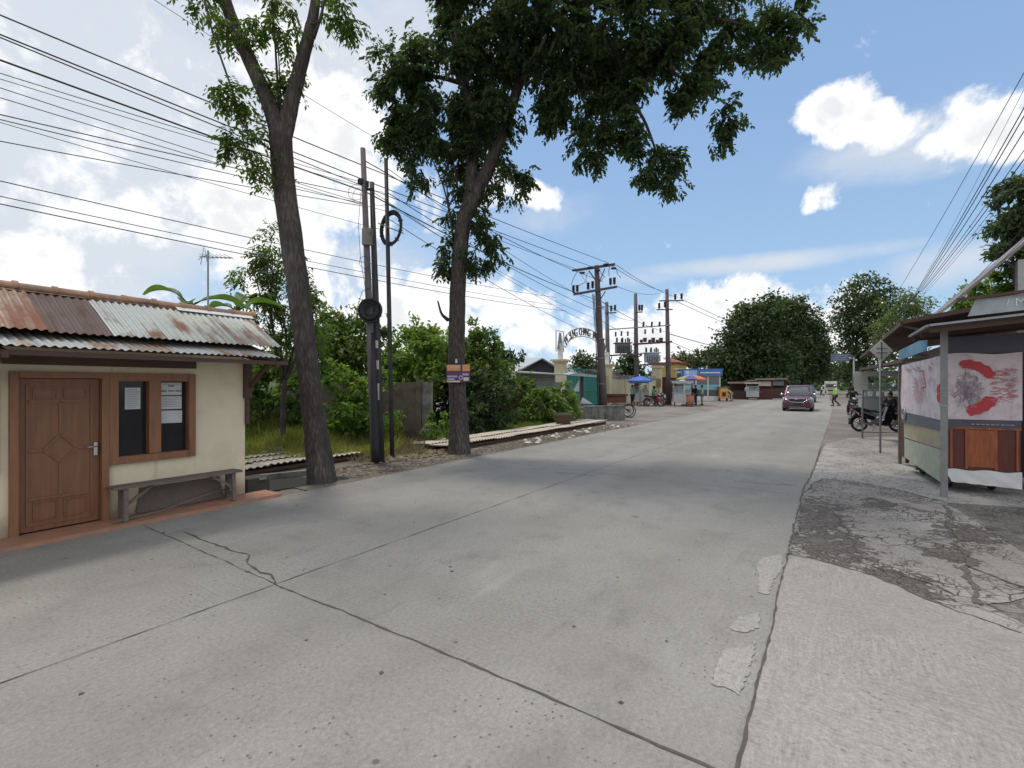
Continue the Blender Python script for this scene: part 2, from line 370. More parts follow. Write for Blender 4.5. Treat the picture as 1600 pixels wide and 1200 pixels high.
def gravel_mat():
    m_, t, b = newmat('dusty_asphalt'); v = t.obj()
    n1 = t.noise(v, .5, 6, .6); n3 = t.noise(v, 22, 5, .7)
    c = t.mix(t.ramp(n1, .35, .65), (.17, .15, .135, 1), (.25, .225, .20, 1))
    c = t.mix(1.0, c, t.ramp(n3, .2, .8, .7, 1.3, False), 'MULTIPLY')
    t.put(b.inputs['Base Color'], c); b.inputs['Roughness'].default_value = .95; bumpto(t, b, n3, .01)
    return m_
M['gravel'] = gravel_mat()

def sheet(name, poly, mt, z, cell=None, jitter=0.0, rough_edge=0.0, thick=0.0):
    """poly in (s,t); mesh in the road frame"""
    pts = []
    n = len(poly)
    for i in range(n):
        a, b = Vector(poly[i]), Vector(poly[(i+1) % n]); L = (b-a).length
        k = max(1, int(L/.08)) if (rough_edge and L < 40) else 1
        nr = Vector((-(b-a).y, (b-a).x)).normalized() if L else Vector((0, 0))
        for j in range(k):
            p = a.lerp(b, j/k)
            if rough_edge and j: p = p+nr*((random.random()-.5)*2*rough_edge*random.random())
            pts.append((p.x, p.y, z))
    mb = MB()
    if thick: mb.prism(pts, (0, 0, -thick))
    else: mb.add(pts, [tuple(range(len(pts)))])
    o = mb.build(name, mt, rz=RZ)
    bmm = bmesh.new(); bmm.from_mesh(o.data); bmesh.ops.triangulate(bmm, faces=bmm.faces); bmm.to_mesh(o.data); bmm.free()
    if o.data.polygons and sum(p.normal.z*p.area for p in o.data.polygons) < 0 and not thick: o.data.flip_normals()
    return structure(o)

# ------------------------------------------------------------------ ground, road, pavements
sheet('ground', [(-600, -900), (1500, -900), (1500, 900), (-600, 900)], M['ground'], -.02)
def rc(s):      # the road eases to the right with distance
    k = max(0, min(1, s/42.0)); return -.62*k*k*(3-2*k)
def tL(s): return 6.78+rc(s)
def tR(s): return .33+rc(s)
svals = [-30, -12, -6, 0, 6, 10, 14, 18, 22, 26, 30, 34, 38, 42, 60, 100, 200, 400]
road = MB()
for a, b in zip(svals[:-1], svals[1:]):
    road.quad((a, tR(a), 0), (b, tR(b), 0), (b, tL(b), 0), (a, tL(a), 0))
road_o = structure(road.build('road', M['road'], rz=RZ))
def crackline(name, pts, w, parent, jit=.02, z=.004, step=.06, mt=None):
    """thin dark line of uneven width, in (s,t)"""
    fine = []
    for i in range(len(pts)-1):
        a, b = Vector(pts[i]), Vector(pts[i+1]); k = max(1, int((b-a).length/step))
        fine += [a.lerp(b, j/k) for j in range(k)]
    fine.append(Vector(pts[-1]))
    L, Rr = [], []; off = 0
    for i, p in enumerate(fine):
        d = (fine[min(i+1, len(fine)-1)]-fine[max(i-1, 0)]).normalized(); nn = Vector((-d.y, d.x))
        off = off*.8+(random.random()-.5)*jit; ww = w*(.35+1.1*random.random()**1.5)
        c = p+nn*off; L.append((c+nn*ww/2).to_tuple()+(z,)); Rr.append((c-nn*ww/2).to_tuple()+(z,))
    mb = MB(); n = len(fine); mb.add(L+Rr, [(i, i+1, n+i+1, n+i) for i in range(n-1)])
    o = mb.build(name, mt or M['tar'], parent=parent)
    if sum(p.normal.z for p in o.data.polygons) < 0: o.data.flip_normals()
    return o
# long joint and cross joints (children of the road sheet)
crackline('joint', [(s, 3.81+rc(s)*1.0) for s in (-8, 0, 4, 8, 12, 16, 20, 30, 42, 80)], .009, road_o, .006, step=.12)
for s in (2.17,):
    crackline('joint', [(s, tR(s)), (s+.02, 2.0), (s, 3.81)], .015, road_o, .012)
    crackline('joint', [(s, 3.81), (s+.05, tL(s))], .009, road_o, .01)
for s in (8.3, 14.2, 20.3, 26.3, 32.3, -3.8):
    crackline('joint', [(s, tR(s)), (s, tL(s))], .008, road_o, .008)
crackline('crack', [ST(G(430, 912)), ST(G(424, 898)), ST(G(410, 894)), ST(G(388, 882)), ST(G(390, 868)), ST(G(340, 852)), ST(G(288, 832))], .02, road_o, .03)
crackline('crack', [ST(G(866, 738)), ST(G(900, 741)), ST(G(930, 744))], .02, road_o, .03)
crackline('crack', [ST(G(1145, 752)), ST(G(1190, 756)), ST(G(1245, 758))], .02, road_o, .03)
M['mortar'] = concrete_mat('spilled_mortar', (.335, .32, .292), (.37, .353, .32), (.28, .266, .242), groove=False, speck=.2, patch=.3, brush=True)
def splat(name, px, parent, mt, z=.005):
    pts = [ST(G(*p)) for p in px]; out = []
    for i in range(len(pts)):
        a, b = Vector(pts[i]), Vector(pts[(i+1) % len(pts)]); k = max(2, int((b-a).length/.025))
        for j in range(k):
            q = a.lerp(b, j/k); nn = Vector((-(b-a).y, (b-a).x)).normalized(); out.append((q+nn*(random.random()-.5)*.022).to_tuple()+(z,))
    o = MB().add(out, [tuple(range(len(out)))]).build(name, mt, parent=parent)
    bmm = bmesh.new(); bmm.from_mesh(o.data); bmesh.ops.triangulate(bmm, faces=bmm.faces); bmm.to_mesh(o.data); bmm.free()
    if sum(p.normal.z*p.area for p in o.data.polygons) < 0: o.data.flip_normals()
    return o
for pl in ([(1222, 866), (1190, 872), (1180, 884), (1186, 900), (1184, 925), (1200, 930), (1210, 905), (1222, 890)],
           [(1180, 1000), (1172, 1012), (1130, 1016), (1118, 1040), (1112, 1070), (1140, 1078), (1155, 1088), (1166, 1060), (1176, 1030)],
           [(1186, 958), (1150, 966), (1142, 984), (1165, 990), (1188, 980)],
           [(1190, 958), (1180, 962), (1183, 975), (1192, 972)]):
    if len(pl) > 4 or pl[0][0] != 1190: splat('mortar_patch', pl, road_o, M['mortar'])

# right side: fresh apron in front, cracked old slab, light strip, gravel shoulder
ap_edge = [ST(G(*p)) for p in ((1228, 866), (1262, 872), (1300, 882), (1345, 893), (1400, 915), (1450, 938), (1520, 962), (1600, 990))]
sN, tN = ap_edge[0]
apron = sheet('apron', [(-30, tR(0)-.012), (sN, tR(0)-.012)]+ap_edge[1:]+[(ap_edge[-1][0]-3, -7), (-30, -7)], M['apron'], .006, rough_edge=.012)
mid = [ST(G(*p)) for p in ((1255, 768), (1285, 748), (1330, 752), (1400, 765), (1478, 785))]
sheet('cracked_pavement', [(sN-.6, tR(0)-.02), (mid[0][0], .30)]+mid+[(mid[-1][0]-3.2, mid[-1][1]-.3), ST(G(1540, 945)), (sN-2.2, -2.0)], M['oldpave'], .002, rough_edge=.03)
far_ = [ST(G(*p)) for p in ((1290, 693), (1330, 684), (1400, 682))]
sheet('light_pavement', [mid[0], far_[0], far_[1], far_[2], (far_[2][0], -2.6), (mid[-1][0]+.3, -2.6), mid[-1], mid[-2], mid[-3]], M['strip'], -.001, rough_edge=.03)
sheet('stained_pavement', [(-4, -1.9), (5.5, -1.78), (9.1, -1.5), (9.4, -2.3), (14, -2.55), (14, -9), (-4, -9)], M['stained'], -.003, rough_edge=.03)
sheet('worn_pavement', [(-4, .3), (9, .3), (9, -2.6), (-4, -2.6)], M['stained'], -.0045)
sheet('shoulder', [(7, .6), (60, -.2), (60, -6), (7, -6)], M['gravel'], -.010)
sheet('forecourt', [(19, 6.5), (20, 15), (80, 15), (80, 4), (30, 5)], M['gravel'], -.012)
sheet('verge', [(4.4, 6.5), (20, 6.3), (20, 7.9), (4.4, 7.5)], M['ground'], -.006, rough_edge=.05)

pv = apron
crackline('joint', [ST(G(1478, 790)), ST(G(1492, 840)), ST(G(1512, 885)), ST(G(1528, 945))], .05, pv, .05, z=.009, mt=M['dirtline'])
crackline('joint', [ST(G(1512, 885)), ST(G(1560, 905)), ST(G(1620, 925))], .025, pv, .03, z=.009, mt=M['dirtline'])
crackline('joint', [(a, b) for a, b in ap_edge], .022, pv, .04, z=.010, mt=M['dirtline'])
crackline('joint', [(-6, tR(0)-.01), (0, tR(0)-.01), (sN, tR(0)-.01)], .014, pv, .012, z=.010)
crackline('joint', [(sN, .31), (mid[0][0], .30), (11, tR(11)-.01), (15, tR(15)-.01)], .02, pv, .02, z=.006)
crackline('joint', [(a, b) for a, b in mid], .025, pv, .04, z=.008, mt=M['dirtline'])
crackline('crack', [ST(G(1300, 800)), ST(G(1330, 850)), ST(G(1350, 880)), ST(G(1430, 905)), ST(G(1500, 930))], .02, pv, .06, z=.009)
M['earth'] = mat('dark_earth', (.105, .09, .078), .95, var=.4, scale=18, bump=.006)
for pl in ([(1254, 770), (1292, 772), (1306, 790), (1290, 806), (1322, 822), (1330, 842), (1300, 868), (1262, 866), (1234, 858), (1244, 815)],
           [(1318, 852), (1350, 862), (1372, 880), (1345, 884), (1320, 872)], [(1330, 780), (1362, 784), (1358, 796), (1332, 794)],
           [(1440, 800), (1478, 806), (1482, 836), (1452, 828)]):
    pass
# ================================================================== foliage tools
def leafmat(name, col, col2, trans=.45, rough=.55, yellow=None):
    m_, t, b = newmat(name)
    g = t.n('ShaderNodeNewGeometry'); r = g.outputs['Random Per Island']
    n = t.noise(t.obj(), .9, 3, .5)
    c = t.mix(t.m('ADD', t.m('MULTIPLY', r, .7), t.m('MULTIPLY', t.m('SUBTRACT', n, .35), .8), clamp=True), tuple(col)+(1,), tuple(col2)+(1,))
    if yellow: c = t.mix(t.m('GREATER_THAN', r, .955), c, tuple(yellow)+(1,))
    t.put(b.inputs['Base Color'], c); b.inputs['Roughness'].default_value = rough; b.inputs['Specular IOR Level'].default_value = .4
    tr = t.n('ShaderNodeBsdfTranslucent'); t.put(tr.inputs[0], t.mix(1.0, c, (1.5, 1.6, .7, 1), 'MULTIPLY'))
    mx = t.n('ShaderNodeMixShader'); mx.inputs[0].default_value = trans
    out = [q for q in m_.node_tree.nodes if q.type == 'OUTPUT_MATERIAL'][0]
    m_.node_tree.links.new(b.outputs[0], mx.inputs[1]); m_.node_tree.links.new(tr.outputs[0], mx.inputs[2]); m_.node_tree.links.new(mx.outputs[0], out.inputs[0])
    return m_
M['leaf_dark'] = leafmat('dark_leaves', (.040, .068, .036), (.10, .14, .066), .45)
M['leaf_mid'] = leafmat('mid_leaves', (.055, .105, .024), (.14, .215, .05), .45, yellow=(.24, .20, .05))
M['leaf_light'] = leafmat('light_leaves', (.095, .175, .036), (.21, .30, .07), .5, yellow=(.28, .25, .06))
M['leaf_far'] = leafmat('far_leaves', (.030, .058, .024), (.085, .13, .045), .3)
M['leaf_olive'] = leafmat('olive_leaves', (.07, .085, .035), (.13, .15, .06), .3)
M['banana'] = leafmat('banana_leaf', (.07, .13, .03), (.12, .20, .06), .4)
M['grass_y'] = leafmat('dry_grass', (.20, .24, .05), (.46, .42, .16), .45)
M['grass_g'] = leafmat('green_grass', (.10, .17, .035), (.22, .28, .07), .4)
M['straw'] = leafmat('dead_stalks', (.20, .155, .09), (.33, .27, .17), .2)
def bark_mat(name, c1, c2, sc=7.0):
    m_, t, b = newmat(name); v = t.scale(t.obj(), (1, 1, .32))
    n1 = t.noise(v, sc, 8, .7, .4); vo = t.vor(t.vm('ADD', v, t.vm('SCALE', t.vm('SUBTRACT', t.n('ShaderNodeTexNoise').outputs['Color'], (.5, .5, .5)), sc=.5)), sc*2.9).outputs['Distance']; n0 = t.noise(v, 1.4, 5, .6)
    c = t.mix(t.ramp(n1, .3, .7), tuple(c1)+(1,), tuple(c2)+(1,))
    c = t.mix(t.m('MULTIPLY', t.ramp(n0, .5, .72), .6), c, (c2[0]*1.7, c2[1]*1.75, c2[2]*1.8, 1))
    c = t.mix(t.m('MULTIPLY', t.ramp(vo, .25, .6), .55), c, tuple(q*.4 for q in c1)+(1,))
    t.put(b.inputs['Base Color'], c); b.inputs['Roughness'].default_value = .93
    bumpto(t, b, t.m('SUBTRACT', n1, t.m('MULTIPLY', vo, .8)), .035); return m_
M['bark'] = bark_mat('tree_bark', (.058, .046, .042), (.125, .105, .094))
M['bark_far'] = bark_mat('far_bark', (.06, .05, .042), (.11, .09, .075), 3)

def leaf_mesh(name, base, ax, nr, L, Wd, mt, parent=None, fold=.18, kind=None, tip=.55, loc=None):
    """one folded four-cornered leaf per row; base (N,3), ax leaf axis, nr rough normal"""
    N = len(base); ax = ax/np.maximum(np.linalg.norm(ax, axis=1, keepdims=True), 1e-6)
    sd_ = np.cross(ax, nr); sd_ /= np.maximum(np.linalg.norm(sd_, axis=1, keepdims=True), 1e-6)
    up = np.cross(sd_, ax); L = np.asarray(L).reshape(-1, 1); Wd = np.asarray(Wd).reshape(-1, 1)
    mid = base+ax*L*tip-up*Wd*fold*0
    v = np.empty((N, 4, 3)); v[:, 0] = base; v[:, 1] = mid+sd_*Wd/2+up*Wd*fold; v[:, 2] = base+ax*L-up*L*.10; v[:, 3] = mid-sd_*Wd/2+up*Wd*fold
    o3 = np.array(loc if loc is not None else (0, 0, 0), float)
    v = (v-o3).reshape(-1, 3)
    i = np.arange(N)*4
    tri = np.stack([i, i+1, i+2, i, i+2, i+3], 1).reshape(-1)
    me = bpy.data.meshes.new(name); me.vertices.add(N*4); me.vertices.foreach_set('co', v.reshape(-1))
    me.loops.add(N*6); me.loops.foreach_set('vertex_index', tri.astype(np.int32)); me.polygons.add(N*2)
    me.polygons.foreach_set('loop_start', (np.arange(N*2)*3).astype(np.int32)); me.polygons.foreach_set('loop_total', np.full(N*2, 3, np.int32))
    me.materials.append(mt); me.update(); me.validate()
    o = bpy.data.objects.new(name, me); COL.objects.link(o)
    if parent is not None: o.parent = parent
    elif loc is not None: o.location = loc
    if kind: o['kind'] = kind
    return o
def unit(n):
    a = rng.normal(size=(n, 3)); return a/np.linalg.norm(a, axis=1, keepdims=True)
def clump_points(blobs, per_m2, clump_r=.32, hollow=.45):
    """points grouped in clumps inside ellipsoids; blobs: (centre, radii, weight)"""
    P_, O_ = [], []
    for c, r, w in blobs:
        r = np.array(r, float); A = (r[0]*r[2]+r[0]*r[1]+r[1]*r[2])/3
        n = max(30, int(per_m2*A*w)); k = max(9, int(A*13*w))
        u = unit(k); rr = rng.uniform(hollow, 1, (k, 1))**.7
        cc = np.array(c)+u*rr*r
        idx = rng.integers(0, k, n); cr = clump_r*min(1.6, max(.5, r.mean()/.8))*rng.uniform(.6, 1.3, (k, 1))
        q = cc[idx]+rng.normal(size=(n, 3))*cr[idx]*np.array([.5, .5, .38])
        P_.append(q); O_.append(u[idx])
    return np.concatenate(P_), np.concatenate(O_)
def pinnate(name, blobs, per_m2, mt, parent, loc, L=.30, leaflet=.12, wid=.045, pairs=5, droop=.55, clump_r=.32, hollow=.45):
    p, o = clump_points(blobs, per_m2, clump_r, hollow); n = len(p)
    d = o*.6+unit(n)*.8; d[:, 2] -= droop; d /= np.linalg.norm(d, axis=1, keepdims=True)
    side = np.cross(d, np.array([0, 0, 1.])+unit(n)*.3); side /= np.maximum(np.linalg.norm(side, axis=1, keepdims=True), 1e-6)
    B, A, NN, LL, WW = [], [], [], [], []
    Ls = L*rng.uniform(.7, 1.25, (n, 1))
    for j in range(pairs):
        f = (j+.6)/pairs; q = p+d*Ls*f; q[:, 2] -= (f**2)*.25*Ls[:, 0]
        for sgn in (-1, 1):
            a = side*sgn+d*.55+rng.normal(size=(n, 3))*.22; a[:, 2] -= .55
            B.append(q); A.append(a); NN.append(np.array([0, 0, 1.])+unit(n)*.55)
            sz = leaflet*rng.uniform(.75, 1.2, n)*(1.0-.35*abs(f-.5)); LL.append(sz); WW.append(sz*wid/leaflet)
    return leaf_mesh(name, np.concatenate(B), np.concatenate(A), np.concatenate(NN), np.concatenate(LL), np.concatenate(WW), mt, parent, loc=loc)
def simple_leaves(name, blobs, per_m2, mt, parent, loc, L=.2, wid=.12, droop=.3, clump_r=.4, hollow=.35, kind=None):
    p, o = clump_points(blobs, per_m2, clump_r, hollow); n = len(p)
    a = o*.5+unit(n); a[:, 2] -= droop; nr = np.array([0, 0, .9])+unit(n)*.8+o*.5
    sz = L*rng.uniform(.6, 1.3, n)
    return leaf_mesh(name, p, a, nr, sz, sz*wid/L, mt, parent, loc=loc, kind=kind)

def limb_pts(a, b, wob=.08, n=7, sag=0.0):
    a, b = Vector(a), Vector(b); L = (b-a).length; o = []
    w = Vector((random.uniform(-1, 1), random.uniform(-1, 1), random.uniform(-.4, .4)))*L*wob
    for i in range(n+1):
        f = i/n; o.append(a.lerp(b, f)+w*sin(pi*f)+Vector((0, 0, sag*L*sin(pi*f)))+Vector((random.uniform(-1, 1), random.uniform(-1, 1), random.uniform(-1, 1)))*L*.012)
    return o
def rads(r0, r1, n): return [r0+(r1-r0)*(i/(n-1)) for i in range(n)]
def rpts(path, n):           # resample a polyline smoothly (Catmull-Rom)
    P4 = [Vector(p) for p in path]; P4 = [P4[0]*2-P4[1]]+P4+[P4[-1]*2-P4[-2]]; out = []
    for i in range(1, len(P4)-2):
        for j in range(n):
            t_ = j/n; a, b, c, d = P4[i-1], P4[i], P4[i+1], P4[i+2]
            out.append(.5*((2*b)+(c-a)*t_+(2*a-5*b+4*c-d)*t_*t_+(3*b-a-3*c+d)*t_**3))
    out.append(P4[-2]); return out
def px_blobs(lst, grow=1.0):
    out = []
    for q in lst:
        px, py, Z, r = q[:4]; r = r*grow; w = q[4] if len(q) > 4 else 1.0; k = Z/F
        out.append((tuple(P(px, py, Z)), (r*k, r*k*.95, r*k*.85), w))
    return out

# ================================================================== corrugated sheets
def corr(mb, x0, x1, ya, za, yb, zb, pitch=.076, amp=.010, mi=0, sub=6, thick=.0012, nseg=5, sagr=.004):
    n = max(2, int((x1-x0)/pitch*sub)); vs = []
    dy, dz = yb-ya, zb-za; L = sqrt(dy*dy+dz*dz); ny, nz_ = -dz/L, dy/L
    for j in range(nseg+1):
        f = j/nseg; wob = random.uniform(-sagr, sagr)
        for i in range(n+1):
            xx = x0+(x1-x0)*i/n; h = amp*sin(2*pi*xx/pitch)+wob
            vs.append((xx, ya+dy*f+ny*h, za+dz*f+nz_*h))
    mb.add(vs, [(j*(n+1)+i, j*(n+1)+i+1, (j+1)*(n+1)+i+1, (j+1)*(n+1)+i) for j in range(nseg) for i in range(n)], mi, True)
    vs2 = [(a, b-ny*thick*2, c-nz_*thick*2) for a, b, c in vs]
    mb.add(vs2, [(j*(n+1)+i, (j+1)*(n+1)+i, (j+1)*(n+1)+i+1, j*(n+1)+i+1) for j in range(nseg) for i in range(n)], mi, True)
def zinc(name, base, rust, amt, along=(7, .9, .9), rough=.5, metal=.25):
    m_, t, b = newmat(name); v = t.obj()
    n1 = t.noise(t.scale(v, along), 1.0, 7, .6); n2 = t.noise(v, 1.6, 5, .6); n3 = t.noise(v, 24, 4, .7)
    k = t.ramp(t.m('ADD', t.m('MULTIPLY', n1, .6), t.m('MULTIPLY', n2, .5)), .62-amt*.22, .74-amt*.12)
    c = t.mix(1.0, tuple(base)+(1,), t.ramp(n3, .2, .8, .85, 1.12, False), 'MULTIPLY')
    c = t.mix(k, c, t.mix(n3, tuple(rust)+(1,), tuple(q*.55 for q in rust)+(1,)))
    t.put(b.inputs['Base Color'], c); t.put(b.inputs['Roughness'], t.ramp(k, 0, 1, rough, .9)); t.put(b.inputs['Metallic'], t.ramp(k, 0, 1, metal, 0))
    return m_
M['zinc'] = zinc('galvanised_iron', (.40, .43, .41), (.30, .15, .08), .2)
M['zinc_rust'] = zinc('rusting_iron', (.42, .43, .39), (.32, .17, .10), .38)
M['rust'] = zinc('rusty_iron', (.36, .26, .19), (.28, .12, .07), 1.0)
M['brownsheet'] = zinc('brown_iron', (.125, .085, .075), (.16, .09, .065), .5, metal=.0, rough=.7)
M['zinc_low'] = zinc('eaves_iron', (.43, .45, .44), (.33, .21, .14), .42)
M['wall_cream'] = mat('cream_plaster', (.78, .69, .50), .85, var=.06, scale=2.5, bump=.001, dirt=(.42, .35, .24), dirt_amt=.3)
def _stain():                                   # splash stains low on the wall, thin damp streaks
    m_ = M['wall_cream']; t = NT(m_.node_tree); b = m_.node_tree.nodes['Principled BSDF']; old = b.inputs['Base Color'].links[0].from_socket
    v = t.obj(); zz = t.sep(v)[2]; nn = t.noise(v, 5, 7, .65); st = t.noise(t.scale(v, (9, 9, .5)), 1.0, 6, .6)
    k = t.ramp(t.m('ADD', zz, t.m('MULTIPLY', t.m('SUBTRACT', nn, .5), .45)), .02, .34, .75, 0)
    c = t.mix(k, old, (.22, .17, .11, 1)); c = t.mix(t.m('MULTIPLY', t.ramp(st, .56, .72), .30), c, (.36, .29, .19, 1)); t.put(b.inputs['Base Color'], c)
_stain()
M['wood_door'] = mat('varnished_door_wood', (.225, .10, .052), .5, var=.25, scale=3, stretch=(9, 9, .7))
M['wood_frame'] = mat('varnished_frame_wood', (.25, .115, .055), .5, var=.25, scale=3, stretch=(8, 8, .9))
M['wood_dark'] = mat('dark_timber', (.085, .048, .036), .75, var=.3, scale=4, stretch=(1, 7, 7))
M['wood_old'] = mat('weathered_timber', (.16, .13, .115), .85, var=.35, scale=5, stretch=(1, 12, 12), bump=.002)
M['darkglass'] = mat('dark_window_glass', (.018, .018, .022), .12, var=.1, spec=.35)
M['paper'] = mat('paper', (.60, .62, .62), .8, var=.04)
M['ink'] = mat('ink', (.18, .19, .21), .8)
M['porch'] = mat('orange_floor_tiles', (.40, .20, .125), .55, var=.15, scale=6, dirt=(.30, .20, .15), dirt_amt=.6)
M['claytile'] = mat('clay_ridge_tile', (.42, .25, .165), .85, var=.3, scale=5, bump=.004, dirt=(.16, .13, .115), dirt_amt=.95, dscale=3.0)
M['steel'] = mat('steel', (.5, .5, .5), .35, .9)
M['galv'] = mat('galvanised_pipe', (.30, .31, .31), .55, .4, var=.2)
M['black'] = mat('black_cable', (.018, .018, .020), .6, var=.2)
M['poleblack'] = mat('tarred_pole', (.035, .033, .036), .7, var=.35, scale=4, dirt=(.10, .095, .09), dirt_amt=.4)
M['white'] = mat('white_paint', (.72, .72, .70), .6, var=.06, dirt=(.5, .48, .44), dirt_amt=.3)

# ================================================================== guard house
house = thing('guard_house', 'cream guard house with rusty corrugated roof and brown carved door beside the road', 'house', R(0, 7.2), RZ)
w = MB(); T_ = .12
w.box((-.65, T_/2, .9), (3.7, T_, 1.8))                          # left of the door
w.box((.57, T_/2, 2.02), (6.14, T_, .44))                        # above the openings
w.box(((2.03+2.96)/2, T_/2, .345), (.93, T_, .69))               # under the window
w.box(((2.96+3.64)/2, T_/2, .9), (.68, T_, 1.8))
w.box((3.58, .96, 1.12), (.12, 1.68, 2.24)); w.box((-2.44, .96, 1.12), (.12, 1.68, 2.24)); w.box((.57, 1.86, 1.0), (6.14, .12, 2.0))
w.prism([(3.52, .0, 2.24), (3.52, .5, 2.66), (3.52, 1.8, 2.24)], (.12, 0, 0)); w.prism([(-2.5, .0, 2.24), (-2.5, .5, 2.66), (-2.5, 1.8, 2.24)], (.12, 0, 0))
w.build('wall', M['wall_cream'], house)
MB().box((.72, -.225, .02), (6.45, .45, .045)).build('porch_floor', M['porch'], house)
# door
d = MB(); d.box((1.235, .02, .9), (.07, .16, 1.80)); d.box((1.995, .02, .9), (.07, .16, 1.80)); d.box((1.615, .02, 1.765), (.69, .158, .07))
d.build('door_frame', M['wood_frame'], house, bevel=.004)
d = MB(); dx0, dx1, dz0, dz1 = 1.275, 1.955, .05, 1.725; yb = .03
d.box(((dx0+dx1)/2, yb+.02, (dz0+dz1)/2), (dx1-dx0, .035, dz1-dz0))
def rail(pts, wd=.022):
    for a, b in zip(pts[:-1], pts[1:]): d.bar((a[0], yb-.004, a[1]), (b[0], yb-.004, b[1]), wd, .016, up=(0, 1, 0))
cxm = (dx0+dx1)/2
rail([(dx0+.07, 1.66), (dx1-.07, 1.66), (dx1-.07, .12), (dx0+.07, .12), (dx0+.07, 1.66)]); rail([(dx0+.07, 1.47), (dx1-.07, 1.47)], .03); rail([(dx0+.07, .40), (dx1-.07, .40)], .03)
rail([(dx0+.12, 1.62), (cxm-.03, 1.62), (cxm-.03, 1.51), (dx0+.12, 1.51), (dx0+.12, 1.62)], .012); rail([(dx1-.12, 1.62), (cxm+.03, 1.62), (cxm+.03, 1.51), (dx1-.12, 1.51), (dx1-.12, 1.62)], .012)
rail([(dx0+.07, .93), (cxm-.14, .93), (cxm, 1.10), (cxm+.14, .93), (dx1-.07, .93)], .026); rail([(cxm-.14, .93), (cxm, .78), (cxm+.14, .93)], .026); rail([(cxm, .78), (cxm, .40)], .03); rail([(cxm, 1.10), (cxm, 1.47)], .03)
rail([(dx0+.12, .36), (cxm-.03, .36), (cxm-.03, .17), (dx0+.12, .17), (dx0+.12, .36)], .012); rail([(dx1-.12, .36), (cxm+.03, .36), (cxm+.03, .17), (dx1-.12, .17), (dx1-.12, .36)], .012)
door = d.build('door', M['wood_door'], house)
d = MB(); d.box((1.915, .0, .90), (.035, .012, .15)); d.tube([(1.915, -.005, .93), (1.915, -.05, .93), (1.83, -.055, .93)], .008); d.build('handle', M['steel'], door)
# window
d = MB(); a, b, z0, z1 = 2.03, 2.96, .69, 1.80
d.box((a+.045, .02, (z0+z1)/2), (.09, .16, z1-z0)); d.box((b-.04, .02, (z0+z1)/2), (.08, .16, z1-z0)); d.box(((a+b)/2, .02, z1-.05), (b-a-.17, .158, .10)); d.box(((a+b)/2, .02, z0+.045), (b-a-.17, .158, .09)); d.box((2.495, .02, (z0+z1)/2), (.13, .156, z1-z0-.19))
win = d.build('window', M['wood_frame'], house, bevel=.004)
MB().box((2.275, .06, 1.24), (.31, .012, .93)).build('pane', M['darkglass'], win)
MB().box((2.72, .06, 1.24), (.32, .012, .93)).build('pane', M['darkglass'], win)
def paper(x0, x1, z0, z1, tilt=0, lines=True):
    p_ = MB().box(((x0+x1)/2, .048, (z0+z1)/2), (x1-x0, .003, z1-z0), 0, m=Matrix.Rotation(tilt, 3, 'Y'))
    if lines:
        k = int((z1-z0)/.022)
        for i in range(1, k):
            zz = z1-i*.022
            if lines == 'org' and i not in (2, k-2): continue
            if lines == 'org' and i == 2: p_.box(((x0+x1)/2, .0462, zz), (.07, .001, .022), 1); continue
            if lines == 'org':
                for q in (-.085, 0, .085): p_.box(((x0+x1)/2+q, .0462, zz), (.07, .001, .02), 1)
                p_.box(((x0+x1)/2, .0462, z1-.02), (.2, .001, .006), 1); continue
            L_ = (x1-x0)*random.uniform(.55, .85); p_.box((x0+.02+L_/2, .0462, zz), (L_, .001, .005), 1)
    p_.build('paper', [M['paper'], M['ink']], win)
paper(2.21, 2.37, 1.35, 1.62); paper(2.585, 2.83, 1.52, 1.685, 0, 'org'); paper(2.59, 2.83, 1.335, 1.505); paper(2.59, 2.835, 1.15, 1.315, .02, False)
d = MB(); d.box((.6, -.02, 1.27), (1.06, .04, 1.06)); 
for i in range(14): d.box((.6, -.045, .79+i*.07), (.98, .012, .05), m=Matrix.Rotation(.4, 3, 'X'))
d.build('shutter', M['wood_frame'], house)
# timbers
d = MB(); d.box((2.05, -.05, 1.925), (1.80, .10, .10)); d.build('lintel_beam', M['wood_dark'], house)
d = MB()
for yy, zz in ((-.74, 2.0), (-.42, 2.10), (-.1, 2.2)): d.bar((-2.6, yy, zz-.035), (3.86, yy, zz-.035), .05, .05)
for s_ in (3.70, 1.05, -1.6):
    d.bar((s_, -.78, 1.945), (s_, .10, 2.10), .05, .07); d.bar((s_, -.50, 1.95), (s_, -.03, 1.62), .05, .05)
for s_ in (3.66,): d.box((s_, -.035, 1.74), (.10, .07, .56))
d.build('roof_bracket', M['wood_dark'], house)
MB().box((3.66, -.02, 1.28), (.05, .06, .42)).build('wall_post', M['wood_dark'], house)
